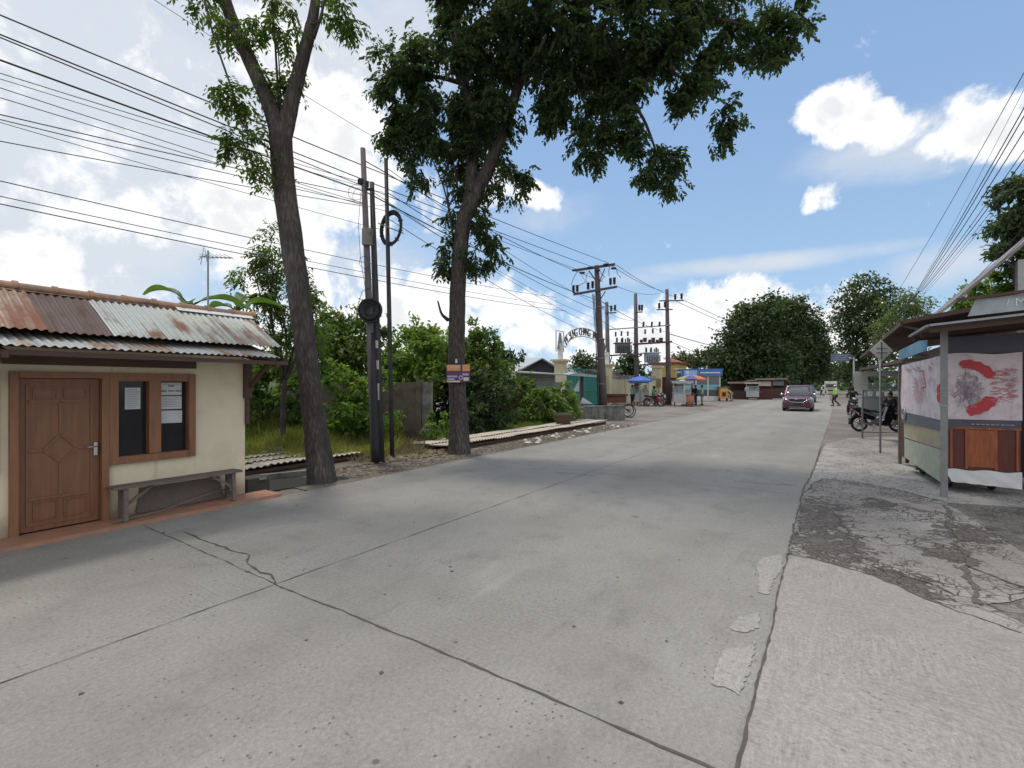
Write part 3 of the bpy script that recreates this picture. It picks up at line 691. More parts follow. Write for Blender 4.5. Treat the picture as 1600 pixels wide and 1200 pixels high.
# roofs
def slope(yy): return 2.21+(yy+.5)*.55
rf = MB(); mats_ = [M['rust'], M['brownsheet'], M['zinc'], M['zinc_rust'], M['zinc']]
for i, (x0, x1, mi) in enumerate([(-2.7, -2.0, 3), (-2.03, -1.3, 0), (-1.33, -.6, 1), (-.63, .1, 0), (.07, .75, 3), (.72, 1.41, 0), (1.40, 1.96, 1), (1.95, 2.62, 2), (2.60, 3.28, 3), (3.26, 3.93, 3)]):
    dz = .006*(i % 2)
    corr(rf, x0, x1, -.5+random.uniform(-.01, .01), 2.21+dz, .5, 2.76+dz, mi=mi)
    corr(rf, x0, x1, .5, 2.75+dz, 1.95, 2.10+dz, mi=mi)
rf.build('roof', mats_, house)
rf = MB()
for i, (x0, x1, mi) in enumerate([(-2.7, -1.9, 0), (-1.93, -1.1, 1), (-1.13, -.3, 0), (-.33, .5, 1), (.48, 1.3, 0), (1.28, 2.1, 1), (2.08, 2.9, 0), (2.88, 3.72, 0)]):
    corr(rf, x0, x1, -.81, 2.035+.005*(i % 2), .02, 2.255+.005*(i % 2), mi=mi)
rf.build('eaves_roof', [M['zinc_low'], M['zinc_low']], house)
d = MB(); x_ = -2.65
while x_ < 3.9:
    L_ = .33; zz = 2.775+random.uniform(-.006, .006); secs = []
    for xx, r_ in ((x_, .062), (x_+L_*.86, .058), (x_+L_*.87, .074), (x_+L_, .074)):
        secs.append([(xx, .5+r_*cos(th)*1.15, zz+r_*sin(th)-.01) for th in [pi*k/8 for k in range(9)]]+[(xx, .5-r_*.9, zz-.03), (xx, .5+r_*.9, zz-.03)])
    d.loft(secs, smooth=False); x_ += L_+.004
d.build('ridge_capping', M['claytile'], house)
d = MB(); d.add([(2.9, .33, 2.70), (3.95, .33, 2.70), (3.97, .47, 2.775), (2.9, .44, 2.76)], [(0, 1, 2, 3)]); d.add([(-2.7, .40, 2.722), (2.9, .40, 2.722), (2.9, .455, 2.745), (-2.7, .455, 2.745)], [(0, 1, 2, 3)], 1)
d.build('ridge_flashing', [M['white'], M['rust']], house)

# bench
bn = thing('wooden_bench', 'long weathered plank bench in front of the cream guard house wall', 'bench', R(2.72, 7.0, .043), RZ)
d = MB(); d.box((0, -.06, .395), (1.46, .115, .03)); d.box((0, .065, .393), (1.45, .115, .028)); d.build('seat', M['wood_old'], bn, bevel=.003)
for sx in (-.60, .62):
    for sy in (-1, 1):
        MB().bar((sx, sy*.07, .378), (sx+.02*sy, sy*.135, 0), .06, .045).build('leg', M['wood_old'], bn)
    MB().bar((sx, -.115, .09), (sx, .115, .09), .03, .05).build('leg_rail', M['wood_old'], bn)
    MB().bar((sx, -.09, .18), (sx-.28*(1 if sx > 0 else -1), -.05, .375), .03, .03).build('brace', M['wood_old'], bn)
tag(MB().tube([R(1.98, 6.86, .06), R(2.5, 6.90, .085), R(2.9, 6.98, .15), R(3.35, 7.05, .20)], .012, 8).build('bamboo_pole', M['wood_old']), 'thin grey pole lying under the weathered bench', 'pole')
tag(MB().prism([R(2.30, 7.17, .05), R(3.32, 7.17, .05), R(3.28, 7.195, .36), R(2.34, 7.195, .36)], V*-.012).build('plywood_board', M['wood_old']), 'grey brown board leaning against the wall behind the bench', 'board')

# tv antenna behind the house
pA = P(325, 480, 9.0)
an = thing('tv_antenna', 'thin television antenna on a tall pole behind the guard house', 'antenna', (pA.x, 9.0, 0))
MB().tube([(0, 0, 0), (0, 0, 2.2), (.0, 0, 4.22)], .017, 8).build('mast', M['galv'], an)
d = MB(); d.tube([(-.16, 0, 4.10), (.44, .05, 4.09)], .010, 6)
for i in range(7): d.tube([(-.05+i*.075, -.17, 4.10), (-.05+i*.075, .17, 4.10)], .005, 5)
d.tube([(-.14, 0, 3.95), (-.08, 0, 4.28)], .006, 5); d.tube([(-.12, -.1, 4.02), (-.02, .1, 4.20)], .006, 5); d.tube([(-.06, 0, 4.26), (0, 0, 3.9)], .006, 5)
d.build('antenna_array', M['galv'], an)

# ================================================================== banana plants
def banana(loc, label, leaves, hgt=1.6, group='banana plants behind the guard house'):
    r = thing('banana_plant', label, 'banana plant', loc, 0, group)
    MB().tube([(0, 0, 0), (.02, .02, hgt*.5), (0, 0, hgt)], [.11, .09, .06], 10).build('trunk', M['leaf_olive'], r)
    for az_, el_, L_, Wd in leaves:
        d_ = Vector((cos(az_), sin(az_), 0)); side = Vector((-sin(az_), cos(az_), 0)); m_ = MB(); n = 16; vs = []; pos = Vector((0, 0, hgt-.1)); e = el_
        st = []
        for i in range(n+1):
            f = i/n; wd = Wd*(sin(pi*min(1, max(0, (f-.12)/.88))**.8)) if f > .12 else .02
            st.append((pos.copy(), wd, e)); pos = pos+(d_*cos(e)+Vector((0, 0, sin(e))))*(L_/n); e -= (1.1*el_+.5)/n
        for i in range(n):
            (p0, w0, e0), (p1, w1, e1) = st[i], st[i+1]
            for sg in (-1, 1):
                up0 = Vector((0, 0, .28)); tear = 0 if i % 3 else .25
                m_.add([p0, p1, p1+side*sg*w1*.5+up0*w1+d_*.05, p0+side*sg*w0*(.5-.12*tear)+up0*w0+d_*.05], [(0, 1, 2, 3) if sg > 0 else (0, 3, 2, 1)], 0, False)
        m_.tube([q[0] for q in st], rads(.016, .004, n+1), 5, 0)
        m_.build('leaf', M['banana'], r)
    return r
pB = P(296, 480, 9.3)
banana((pB.x, 9.3, 0), 'banana plant whose leaf rises above the roof ridge left of the antenna', [(rad(178), rad(58), 1.05, .30), (rad(60), rad(40), 1.2, .32), (rad(-60), rad(10), 1.0, .3)], 3.3)
pB = P(370, 480, 10.2)
banana((pB.x, 10.2, 0), 'banana plant rising past the right end of the roof ridge', [(rad(165), rad(35), .8, .30), (rad(5), rad(38), 1.0, .34), (rad(100), rad(60), 1.3, .4), (rad(-50), rad(15), 1.1, .35)], 3.35)
pB = P(416, 600, 14.2)
banana((pB.x, 14.2, 0), 'low banana plant behind the grass right of the house corner', [(rad(200), rad(40), 1.1, .38), (rad(-10), rad(50), 1.2, .4), (rad(80), rad(70), 1.3, .4), (rad(-70), rad(30), 1.1, .4), (rad(150), rad(60), 1.2, .4)], 1.3)

# ================================================================== big roadside trees
def px_path(lst): return [P(*q) for q in lst]
Z1 = 8.12
t1b = G(501, 752)
tree1 = thing('mahogany_tree', 'tall leaning forked tree on the verge beside the guard house', 'tree', t1b, 0, 'tall roadside trees')
tk = MB(); L3 = lambda pts: [p-t1b for p in pts]
main = rpts([P(505, 760, Z1)+Vector((0, 0, -.15)), P(497, 700, Z1), P(485, 610, Z1), P(470, 480, Z1), P(455, 370, Z1), P(444, 290, Z1), P(438, 205, Z1)], 7)
tk.tube(L3(main), [.31, .265, .245, .235, .228, .222, .215, .208, .202, .197, .192, .188, .185, .183, .182, .181, .18, .18, .18, .18,]+rads(.18, .185, len(main)-20), 18, jit=.07)
limb = rpts([P(441, 235, Z1), P(424, 170, Z1), P(395, 105, Z1), P(362, 30, Z1), P(335, -60, Z1), P(300, -190, Z1), P(290, -330, Z1)], 6)
tk.tube(L3(limb), rads(.155, .05, len(limb)), 14, jit=.08)
limb = rpts([P(438, 240, Z1), P(452, 175, Z1), P(468, 110, Z1), P(484, 50, Z1), P(493, 0, Z1), P(500, -100, Z1), P(520, -300, Z1)], 6)
tk.tube(L3(limb), rads(.145, .045, len(limb)), 14, jit=.08)
for pth, r0, r1 in (([(437, 195, Z1), (433, 120, Z1), (428, 40, Z1), (420, -40, Z1)], .024, .014), ([(440, 190, Z1), (437, 120, Z1), (434, 60, Z1)], .018, .008),
                ([(436, 245, Z1), (400, 215, Z1-.3), (378, 190, Z1-.4), (366, 150, Z1-.4), (335, 60, Z1-.4), (320, 0, Z1-.4)], .02, .014),
                ([(440, 290, Z1), (400, 260, Z1-.3), (380, 225, Z1-.3)], .016, .007), ([(490, 60, Z1), (500, 30, Z1-.2), (510, -10, Z1-.2)], .03, .015),
                ([(345, 0, Z1), (310, -20, Z1), (250, -90, Z1)], .05, .02), ([(493, -40, Z1), (540, -90, Z1), (600, -160, Z1)], .05, .02)):
    tk.tube(L3(rpts(px_path(pth), 4)), rads(r0, r1, (len(pth)-1)*4+1), 6, jit=.05)
tk.build('trunk', M['bark'], tree1)
pinnate('crown', px_blobs([
    (335, 5, Z1, 40, 1.0), (368, 40, Z1-.3, 26, .6), (300, -15, Z1, 40, .8), (425, 20, Z1, 45, .8), (445, 50, Z1, 30, .7), (395, 45, Z1, 20, .6), (520, 15, Z1-.2, 30, .5), (545, 30, Z1-.2, 18, .35), (460, -20, Z1, 60, .9),
    (372, 150, Z1-.4, 17, .7), (395, 220, Z1-.3, 30, .8), (372, 225, Z1-.4, 22, .9), (365, 158, Z1-.4, 20, .8), (410, 262, Z1-.3, 25, .8), (425, 140, Z1, 16, .5), (455, 120, Z1, 10, .4),
    (300, -120, Z1, 90, .8), (420, -150, Z1, 110, .8), (540, -160, Z1, 100, .8), (200, -200, Z1, 110, .6), (480, -330, Z1, 150, .6), (330, -380, Z1, 150, .6),
    ], .85), 150, M['leaf_mid'], tree1, t1b, L=.26, leaflet=.12, wid=.046, pairs=5, droop=.5, clump_r=.2)

Z2 = 11.49
t2b = G(717, 708)
tree2 = thing('mahogany_tree', 'large dark leafy tree with a poster on its trunk and boughs over the road', 'tree', t2b, 0, 'tall roadside trees')
tk = MB(); L3 = lambda pts: [p-t2b for p in pts]
main = rpts([P(717, 716, Z2)+Vector((0, 0, -.15)), P(717, 660, Z2), P(714, 590, Z2), P(714, 500, Z2), P(717, 420, Z2), P(724, 350, Z2), P(738, 305, Z2)], 7)
tk.tube(L3(main), [.37, .315, .285, .27, .26, .25, .242, .235, .228, .222, .216, .212, .208, .204, .2, .2, .2, .2, .2, .2,]+rads(.2, .175, len(main)-20), 18, jit=.07)
for pth, r0, r1 in (([(730, 335, Z2), (752, 285, Z2), (778, 225, Z2), (800, 165, Z2), (820, 100, Z2), (850, 20, Z2), (860, -120, Z2), (880, -280, Z2)], .17, .07),
                ([(728, 340, Z2), (736, 270, Z2), (738, 200, Z2), (725, 120, Z2), (715, 30, Z2), (730, -120, Z2), (760, -280, Z2)], .15, .06),
                ([(812, 120, Z2), (870, 60, Z2-.4), (925, 50, Z2-.6), (960, 95, Z2-.8), (975, 145, Z2-.9), (1005, 185, Z2-.9), (1030, 250, Z2-1)], .10, .02),
                ([(850, 30, Z2), (930, 0, Z2-.4), (1030, 10, Z2-.6), (1120, 30, Z2-.9), (1210, 50, Z2-1.1)], .09, .025),
                ([(925, 50, Z2-.6), (1000, 80, Z2-.8), (1070, 125, Z2-1), (1150, 170, Z2-1.1)], .05, .015),
                ([(722, 130, Z2), (680, 120, Z2), (630, 120, Z2), (598, 100, Z2)], .06, .015),
                ([(712, 395, Z2), (705, 350, Z2), (694, 295, Z2-.1), (672, 240, Z2-.2)], .035, .012), ([(702, 330, Z2), (698, 280, Z2), (702, 230, Z2)], .02, .01), ([(700, 330, Z2), (712, 290, Z2), (716, 250, Z2)], .014, .007),
                ([(715, 300, Z2), (706, 230, Z2), (700, 180, Z2)], .02, .01), ([(735, 365, Z2), (765, 320, Z2-.2), (790, 285, Z2-.3)], .022, .01),
                ([(880, 55, Z2), (900, 130, Z2-.6), (930, 200, Z2-.7)], .04, .012), ([(700, 500, Z2), (690, 490, Z2-.2), (684, 470, Z2-.3)], .05, .02)):
    tk.tube(L3(rpts(px_path(pth), 5)), rads(r0, r1, (len(pth)-1)*5+1), 12 if r0 > .08 else 6, jit=.06)
tk.build('trunk', M['bark'], tree2)
pinnate('crown', px_blobs([
    (760, 60, Z2, 90), (850, 60, Z2-.1, 95), (700, 110, Z2, 70), (650, 150, Z2, 48, .8), (602, 95, Z2, 26, .6), (625, 130, Z2, 36, .7), (760, 165, Z2+.2, 60, .9), (690, 190, Z2, 48, .9), (640, 205, Z2-.1, 30, .6), (622, 225, Z2-.1, 22, .45), (650, 275, Z2-.1, 20, .35), (600, 215, Z2-.1, 12, .4), (640, 240, Z2-.1, 20, .35), (675, 225, Z2, 25, .5),
    (735, 235, Z2+.3, 38, .9), (715, 265, Z2+.3, 24, .8), (765, 235, Z2+.3, 26, .8), (745, 200, Z2+.3, 34, .9), (600, 130, Z2, 24, .8), (660, 90, Z2, 30, .6), (665, 170, Z2, 40, .8), (870, 130, Z2-.4, 50, .9), (960, 130, Z2-.7, 50, .9), (1015, 250, Z2-1, 20, .9), (1060, 245, Z2-1, 10, .7), (712, 30, Z2, 60), (742, 285, Z2+.3, 28, .9), (715, 330, Z2+.3, 16, .5),
    (930, 80, Z2-.5, 85), (885, 165, Z2-.6, 40), (930, 205, Z2-.7, 26, .9), (905, 236, Z2-.7, 20, .8), (935, 245, Z2-.7, 12, .6), (975, 165, Z2-.8, 50), (1000, 215, Z2-.9, 36), (1030, 262, Z2-1, 24), (1045, 280, Z2-1, 14), (1050, 110, Z2-.8, 52),
    (1085, 155, Z2-1, 34), (1105, 115, Z2-1, 28, .9), (1140, 178, Z2-1.1, 26, .8), (1130, 205, Z2-1.1, 18, .7), (1000, 50, Z2-.7, 75, .9), (1060, 40, Z2-.8, 60, .9), (1130, 40, Z2-.9, 50, .8), (1190, 60, Z2-1.1, 36, .8), (1222, 45, Z2-1.2, 34, .8), (1235, 15, Z2-1.2, 28, .8), (1205, 85, Z2-1.2, 16, .7), (1160, 75, Z2-1, 24, .7),
    (700, 385, Z2+.1, 16, .8), (765, 355, Z2-.1, 22, .9), (745, 395, Z2-.1, 24, .9), (775, 390, Z2-.1, 16, .7), (800, 285, Z2-.3, 24, .8), (825, 272, Z2-.3, 10, .6), (695, 415, Z2, 12, .7), (740, 330, Z2+.2, 20, .8), (785, 255, Z2+.2, 16, .5),
    ], 1.0), 430, M['leaf_dark'], tree2, t2b, L=.27, leaflet=.15, wid=.075, pairs=5, droop=.6, clump_r=.27)
pinnate('upper_crown', px_blobs([(740, -70, Z2, 85, .8), (860, -90, Z2, 120, .8), (1000, -80, Z2-.5, 110, .8), (1140, -70, Z2-1, 90, .8), (770, -260, Z2, 150, .7), (950, -260, Z2-.3, 160, .7), (1120, -230, Z2-2, 130, .7), (1000, -150, Z2-3, 130, .6), (840, -160, Z2-3, 130, .6), (860, -420, Z2, 160, .5)]),
    110, M['leaf_dark'], tree2, t2b, L=.27, leaflet=.14, wid=.055, pairs=5, droop=.5, clump_r=.3)
# poster board nailed to the trunk
po = thing('trunk_poster', 'small purple and orange flyer nailed to the large tree trunk', 'poster', P(716, 583, Z2-.33), 0)
M['orange'] = mat('orange_print', (.62, .30, .10), .7); M['purple'] = mat('purple_print', (.10, .05, .12), .7); M['lilac'] = mat('lilac_print', (.45, .38, .52), .7)
M['cream_print'] = mat('cream_print', (.62, .55, .45), .7)
k = Z2/F
d = MB(); d.box((0, 0, 0), (36*k, .008, 27*k)); d.build('board', M['purple'], po)
d = MB(); d.box((-7*k, -.006, 8*k), (20*k, .003, 9*k)); d.box((12*k, -.006, 8*k), (11*k, .003, 10*k)); d.build('orange_field', M['orange'], po)
d = MB(); d.box((-9*k, -.006, -5*k), (15*k, .003, 2.4*k)); d.box((-11*k, -.006, -9*k), (11*k, .003, 2.4*k)); d.ring((4*k, -.007, -7*k), 2.6*k, .9*k, (0, 1, 0), 16, 6); d.box((11*k, -.006, -2*k), (9*k, .003, 3*k)); d.build('lilac_print', M['lilac'], po)
d = MB(); d.box((-7*k, -.006, -12.6*k), (20*k, .003, 2.4*k)); d.box((12*k, -.006, -9*k), (8*k, .003, 5*k)); d.build('cream_print', M['cream_print'], po)
text('CAFAM', po, M['cream_print'], 6.5*k, (-7*k, -.010, 9*k), (rad(90), 0, 0))
tag(MB().prism([P(711, 567, Z2-.30), P(715, 567, Z2-.30), P(714, 561, Z2-.30), P(712, 560, Z2-.30)], (0, .01, 0)).build('paper_scrap', M['paper']), 'small white paper scrap pinned above the flyer on the trunk', 'paper scrap')

# ================================================================== utility poles on the verge
def vpole(name, label, px0, py0, px1, py1, Z, r0, r1, mt, group):
    b_ = P(px0, py0, Z); b_.z = 0; tp = P(px1, py1, Z)
    o = thing(name, label, 'pole', b_, 0, group)
    MB().tube([(0, 0, -.1), (tp-b_)*.35+Vector((0, 0, 0)), (tp-b_)*.352, tp-b_], [r0, r0*.93, (r0*.85+r1*.15), r1], 12).build('shaft', mt, o)
    return o, b_, tp
ZP = 10.15
g_ = 'utility poles between the two tall trees'
M['polegrey'] = mat('weathered_concrete_pole', (.13, .115, .12), .85, var=.3, scale=3)
pl1, b1, tp1 = vpole('utility_pole', 'tallest grey pole of the three with a pale junction box between the trees', 586, 722, 567, 232, ZP, .085, .055, M['polegrey'], g_)
pl2, b2, tp2 = vpole('utility_pole', 'shorter dark pole with white notice stickers touching the tallest pole', 595, 720, 581, 285, ZP+.12, .09, .05, M['poleblack'], g_)
pl3, b3, tp3 = vpole('utility_pole', 'slim dark pole carrying an open cable ring, between the paired poles and large tree', 613, 713, 603, 248, 10.9, .055, .045, M['poleblack'], g_)
k = ZP/F
c_ = P(574, 370, ZP-.09)-b1
d = MB(); d.box(c_, (15*k, .10, 26*k)); d.build('junction_box', M['cement'], pl1, bevel=.005)
d = MB(); d.tube([P(582, 520, ZP-.02)-b1, P(584, 600, ZP-.06)-b1, P(587, 700, ZP-.08)-b1, P(588, 722, ZP-.08)-b1], [.05, .075, .085, .09], 10, jit=.15); d.build('cable_duct', M['black'], pl1)
d = MB(); d.box(P(552+12, 284, ZP-.05)-b1, (9*k, .06, 8*k)); d.box(P(577, 296, ZP-.02)-b1, (14*k, .05, 3*k)); d.box(P(574, 288, ZP-.05)-b1, (4*k, .05, 8*k)); d.build('cable_clamp', M['black'], pl1)
d = MB()
for cx_, cy_, r_ in ((558, 300, 14), (561, 306, 12), (570, 410, 9), (592, 310, 13)):
    d.ring(P(cx_, cy_, ZP-.12)-b1, r_*k, .005, (random.uniform(-.4, .4), 1, random.uniform(-.3, .3)), 22, 4)
d.tube([P(564, 300, ZP-.1)-b1, P(560, 350, ZP-.12)-b1, P(563, 400, ZP-.1)-b1, P(569, 440, ZP-.1)-b1, P(574, 470, ZP-.1)-b1], .005, 4)
d.tube([P(566, 500, ZP-.1)-b1, P(558, 480, ZP-.1)-b1, P(566, 455, ZP-.1)-b1, P(578, 450, ZP-.1)-b1], .006, 4)
d.build('slack_cable', M['black'], pl1)
for q in ((588, 538, 5.5, 12), (590, 570, 4, 14), (590, 612, 5, 26)): MB().box(P(q[0], q[1], ZP+.01)-b2, (q[2]*k, .01, q[3]*k)).build('sticker', M['cream_print'], pl2)
# cable rings
c_ = P(579, 485, ZP-.17)
rg = thing('cable_coil', 'fat black cable coil strapped round the paired poles', 'cable coil', c_, 0)
d = MB()
for i in range(9):
    d.ring((random.uniform(-.01, .01), random.uniform(-.05, .05), random.uniform(-.01, .01)), .10+.018*i, .022, (.10*random.uniform(-1, 1), 1, .1*random.uniform(-1, 1)), 28, 6)
d.build('cable_winding', M['black'], rg)
d = MB(); d.tube([(.17, -.03, -.20), (.22, -.03, -.32), (.10, -.03, -.42), (.02, .0, -.40)], .007, 5); d.build('cable_tail', M['black'], rg)
c_ = P(611, 357, 10.83)
rg = thing('cable_coil', 'open black cable ring with a crossbar high on the slim pole', 'cable coil', c_, 0)
k3 = 10.9/F; d = MB()
for i in range(5): d.ring((0, random.uniform(-.03, .03), 0), (22+1.1*i)*k3, .020, (.82+random.uniform(-.02, .02), 1.05, 0), 32, 6)
for i in range(10):
    th = 2*pi*i/10; a = Vector((0, 0, 1)); ax = Vector((.82, 1.05, 0)).normalized(); bb = ax.cross(a); d.ring((a*cos(th)+bb*sin(th))*24*k3, .05, .008, (a*-sin(th)+bb*cos(th)), 10, 5)
d.build('cable_winding', M['black'], rg)
MB().bar((-19*k3, -.05, 7*k3), (19*k3, .03, -7*k3), .03, .02).build('crossbar', M['galv'], rg)
# ================================================================== wild plot between the house and the gate
def plant(name, label, cat, base, blobs, dens, mt, L, wid, group=None, trunk=None, style='simple', clump=.35, hollow=.35, bark='bark_far', r0=None, droop=.3):
    """trunk with limbs to every blob, crown of leaf faces"""
    b_ = Vector((base[0], base[1], 0)); o = thing(name, label, cat, b_, 0, group)
    bl = [(c, tuple(q*1.18 for q in r), w) for c, r, w in px_blobs(blobs)]; dens = dens*2.4
    tk = MB(); top = sum((Vector(q[0]) for q in bl), Vector())/len(bl); hz = top.z
    fork = Vector((b_.x*.75+top.x*.25, b_.y*.75+top.y*.25, hz*(trunk or .45)))
    r0 = r0 or max(.03, hz*.035)
    tk.tube([p-b_ for p in limb_pts(b_-Vector((0, 0, .1)), fork, .05)], rads(r0, r0*.75, 8), 8)
    for c, r, w_ in bl:
        tk.tube([p-b_ for p in limb_pts(fork, Vector(c), .12, 6)], rads(r0*.5, r0*.15, 7), 6)
        for i in range(3):
            q = Vector(c)+Vector((random.uniform(-1, 1)*r[0], random.uniform(-1, 1)*r[1], random.uniform(-.3, .9)*r[2]))*.75
            tk.tube([p-b_ for p in limb_pts(Vector(c), q, .1, 4)], rads(r0*.18, r0*.06, 5), 5)
    tk.build('trunk', M[bark], o)
    fn = dict(parent=o, loc=b_)
    if style == 'simple': simple_leaves('crown', bl, dens, mt, L=L, wid=wid, clump_r=clump, hollow=hollow, droop=droop, **fn)
    else: pinnate('crown', bl, dens, mt, L=L, leaflet=wid, wid=wid*.4, pairs=4, clump_r=clump, hollow=hollow, **fn)
    return o
A3 = lambda px, Z: P(px, 602, Z)
plant('young_tree', 'young light green tree rising behind the leaning trunk and the house roof', 'tree', A3(446, 11.6),
      [(402, 395, 11.5, 18, .6), (425, 372, 11.5, 22, .8), (395, 428, 11.4, 24, .7), (428, 430, 11.6, 30), (458, 405, 11.8, 22, .7), (452, 480, 11.7, 38), (412, 480, 11.5, 26, .8), (480, 455, 11.8, 22, .7), (490, 500, 11.8, 26, .8), (435, 530, 11.7, 34), (478, 545, 11.8, 32)],
      150, M['leaf_mid'], .28, .13, style='pin', clump=.25, r0=.075)
plant('leafy_tree', 'dark leafy tree behind the grass between leaning trunk and paired poles', 'tree', A3(520, 18),
      [(500, 520, 18, 34), (530, 540, 18, 38), (565, 515, 18, 30), (555, 560, 18, 40), (505, 585, 18, 44), (540, 500, 18, 22, .7)], 620, M['leaf_mid'], .22, .10, clump=.4)
plant('leafy_bush', 'bright green bush in front of the plot wall, left of the paired poles', 'bush', A3(545, 12.9),
      [(548, 610, 12.9, 32), (520, 590, 12.9, 22, .8), (565, 640, 12.9, 34), (528, 650, 12.8, 30), (585, 600, 13.0, 22, .8), (590, 655, 12.9, 30), (548, 680, 12.7, 26)], 620, M['leaf_light'], .17, .09, clump=.25, r0=.04)
plant('leafy_bush', 'green bush behind the low banana plant right of the house', 'bush', A3(410, 13.5),
      [(395, 585, 13.5, 28), (425, 595, 13.5, 30), (400, 630, 13.3, 30), (380, 640, 13, 26), (440, 570, 13.5, 20, .8), (460, 610, 13.3, 30), (480, 640, 13.2, 28)], 560, M['leaf_mid'], .18, .09, clump=.25, r0=.04)
plant('leafy_tree', 'light green tree spreading above the brown plot wall', 'tree', A3(650, 17.5),
      [(612, 560, 17.5, 26), (640, 545, 17.5, 32), (672, 530, 17.5, 30), (655, 515, 17.5, 22, .8), (690, 550, 17.5, 28), (645, 590, 17, 34), (682, 590, 17, 30), (615, 590, 17, 22)], 620, M['leaf_light'], .20, .10, clump=.35)
plant('leafy_tree', 'bushy tree right of the large trunk, before the grey roof', 'tree', A3(752, 18.5),
      [(735, 545, 18.5, 28), (765, 540, 18.5, 24), (752, 520, 18.5, 18, .7), (745, 580, 18.3, 36), (775, 580, 18.3, 20), (725, 560, 18.4, 30)], 620, M['leaf_mid'], .20, .10, clump=.35)
plant('leafy_bush', 'dense dark bush at the foot of the tree right of the large trunk', 'bush', A3(765, 17.2),
      [(745, 620, 17.2, 36), (778, 622, 17.2, 26), (788, 645, 17.2, 22), (750, 655, 17, 32), (785, 660, 17, 22), (735, 650, 16.5, 26)], 620, M['leaf_dark'], .18, .09, clump=.3, r0=.05)
plant('small_bush', 'small round bush between the brown plot wall and the large trunk', 'bush', A3(682, 13.4),
      [(683, 655, 13.4, 17), (690, 672, 13.3, 15), (674, 675, 13.3, 12)], 950, M['leaf_light'], .11, .07, clump=.12, r0=.02)
plant('creeper', 'leafy creeper climbing the left end of the tin shed', 'creeper', A3(822, 21.8),
      [(815, 597, 21.8, 13), (828, 610, 21.6, 16), (812, 625, 21.6, 14), (820, 640, 21.4, 16)], 620, M['leaf_mid'], .17, .09, clump=.2, r0=.03)
plant('leafy_shrub', 'wide green shrub in front of the tin shed beside the low wall', 'shrub', A3(852, 20.4),
      [(830, 640, 20.4, 18), (852, 632, 20.4, 22), (878, 632, 20.6, 20), (868, 615, 20.8, 12, .8), (885, 608, 20.9, 10, .7), (845, 648, 20.2, 18), (875, 646, 20.4, 16), (820, 652, 20.2, 16), (840, 625, 20.4, 16), (862, 650, 20.2, 20), (888, 645, 20.4, 14)], 1100, M['leaf_light'], .18, .10, clump=.24, r0=.03, droop=.8)
for i, (px, Z, bl, lab) in enumerate([
    (790, 42, [(790, 560, 42, 12), (805, 556, 42, 9), (776, 556, 42, 14)], 'distant dark tree peeping over the grey gabled roof'),
    (912, 62, [(903, 570, 62, 13), (918, 566, 62, 15), (911, 556, 62, 9), (928, 578, 62, 10)], 'round dark tree seen under the sign arch'),
    (985, 48, [(980, 565, 48, 12), (990, 575, 48, 12), (975, 582, 48, 12)], 'tree behind the transformers'),
    (1062, 66, [(1055, 565, 66, 11), (1068, 562, 66, 12), (1062, 555, 66, 7, .7)], 'olive tree behind the yellow gatehouse roof'),
    (1095, 75, [(1085, 562, 75, 14), (1105, 555, 75, 15), (1120, 560, 75, 18), (1128, 545, 75, 9, .6), (1100, 572, 75, 20)], 'hazy tree behind the blue shop')]):
    plant('background_tree', lab, 'tree', A3(px, Z), bl, 60 if Z > 50 else 110, M['leaf_olive'] if 'olive' in lab else M['leaf_far'], .55, .3, group='distant trees on the left side of the road', clump=.5)
for px, Z, bl, lab in [
    (1165, 66, [(1160, 520, 66, 30), (1185, 505, 66, 30), (1150, 560, 66, 30), (1185, 560, 66, 36), (1170, 590, 66, 30), (1205, 590, 64, 26), (1145, 595, 66, 22), (1128, 560, 66, 14), (1200, 478, 66, 14, .8), (1168, 488, 66, 14, .8), (1220, 560, 66, 20), (1190, 615, 66, 16)], 'broad dark tree over the roadside stalls, left one of the big pair'),
    (1222, 92, [(1215, 495, 90, 30), (1240, 505, 90, 32), (1230, 540, 90, 40), (1262, 535, 90, 28), (1265, 565, 90, 30), (1210, 575, 88, 32), (1240, 585, 90, 26), (1280, 550, 92, 14), (1245, 478, 90, 14, .8), (1275, 515, 90, 14, .8), (1292, 575, 92, 10), (1225, 610, 90, 14)], 'broad dark tree behind the maroon car, right one of the big pair')]:
    plant('broad_tree', lab, 'tree', A3(px, Z), bl, 95, M['leaf_far'], .55, .34, group='big dark trees left of the road', clump=.8, r0=.35, trunk=.5)
plant('grey_leaf_tree', 'dark purplish tree on the right side of the road near the blue road sign', 'tree', A3(1352, 62),
      [(1330, 470, 62, 24, .9), (1355, 455, 62, 26, .9), (1380, 470, 62, 24, .8), (1345, 500, 62, 32), (1375, 505, 62, 26), (1322, 495, 62, 18, .8), (1340, 535, 62, 26), (1360, 560, 62, 26), (1330, 575, 62, 14)], 80, M['leaf_far'], .45, .25, clump=.6, r0=.3)
M['leaf_pale'] = leafmat('pale_leaves', (.09, .12, .045), (.16, .20, .07), .4)
plant('pale_tree', 'pale green tree behind the diamond warning sign', 'tree', A3(1412, 44),
      [(1405, 475, 44, 22, .8), (1430, 475, 44, 20, .8), (1400, 510, 44, 26), (1428, 505, 44, 24), (1390, 540, 44, 24), (1420, 535, 44, 20)], 110, M['leaf_pale'], .40, .14, clump=.45, r0=.2)
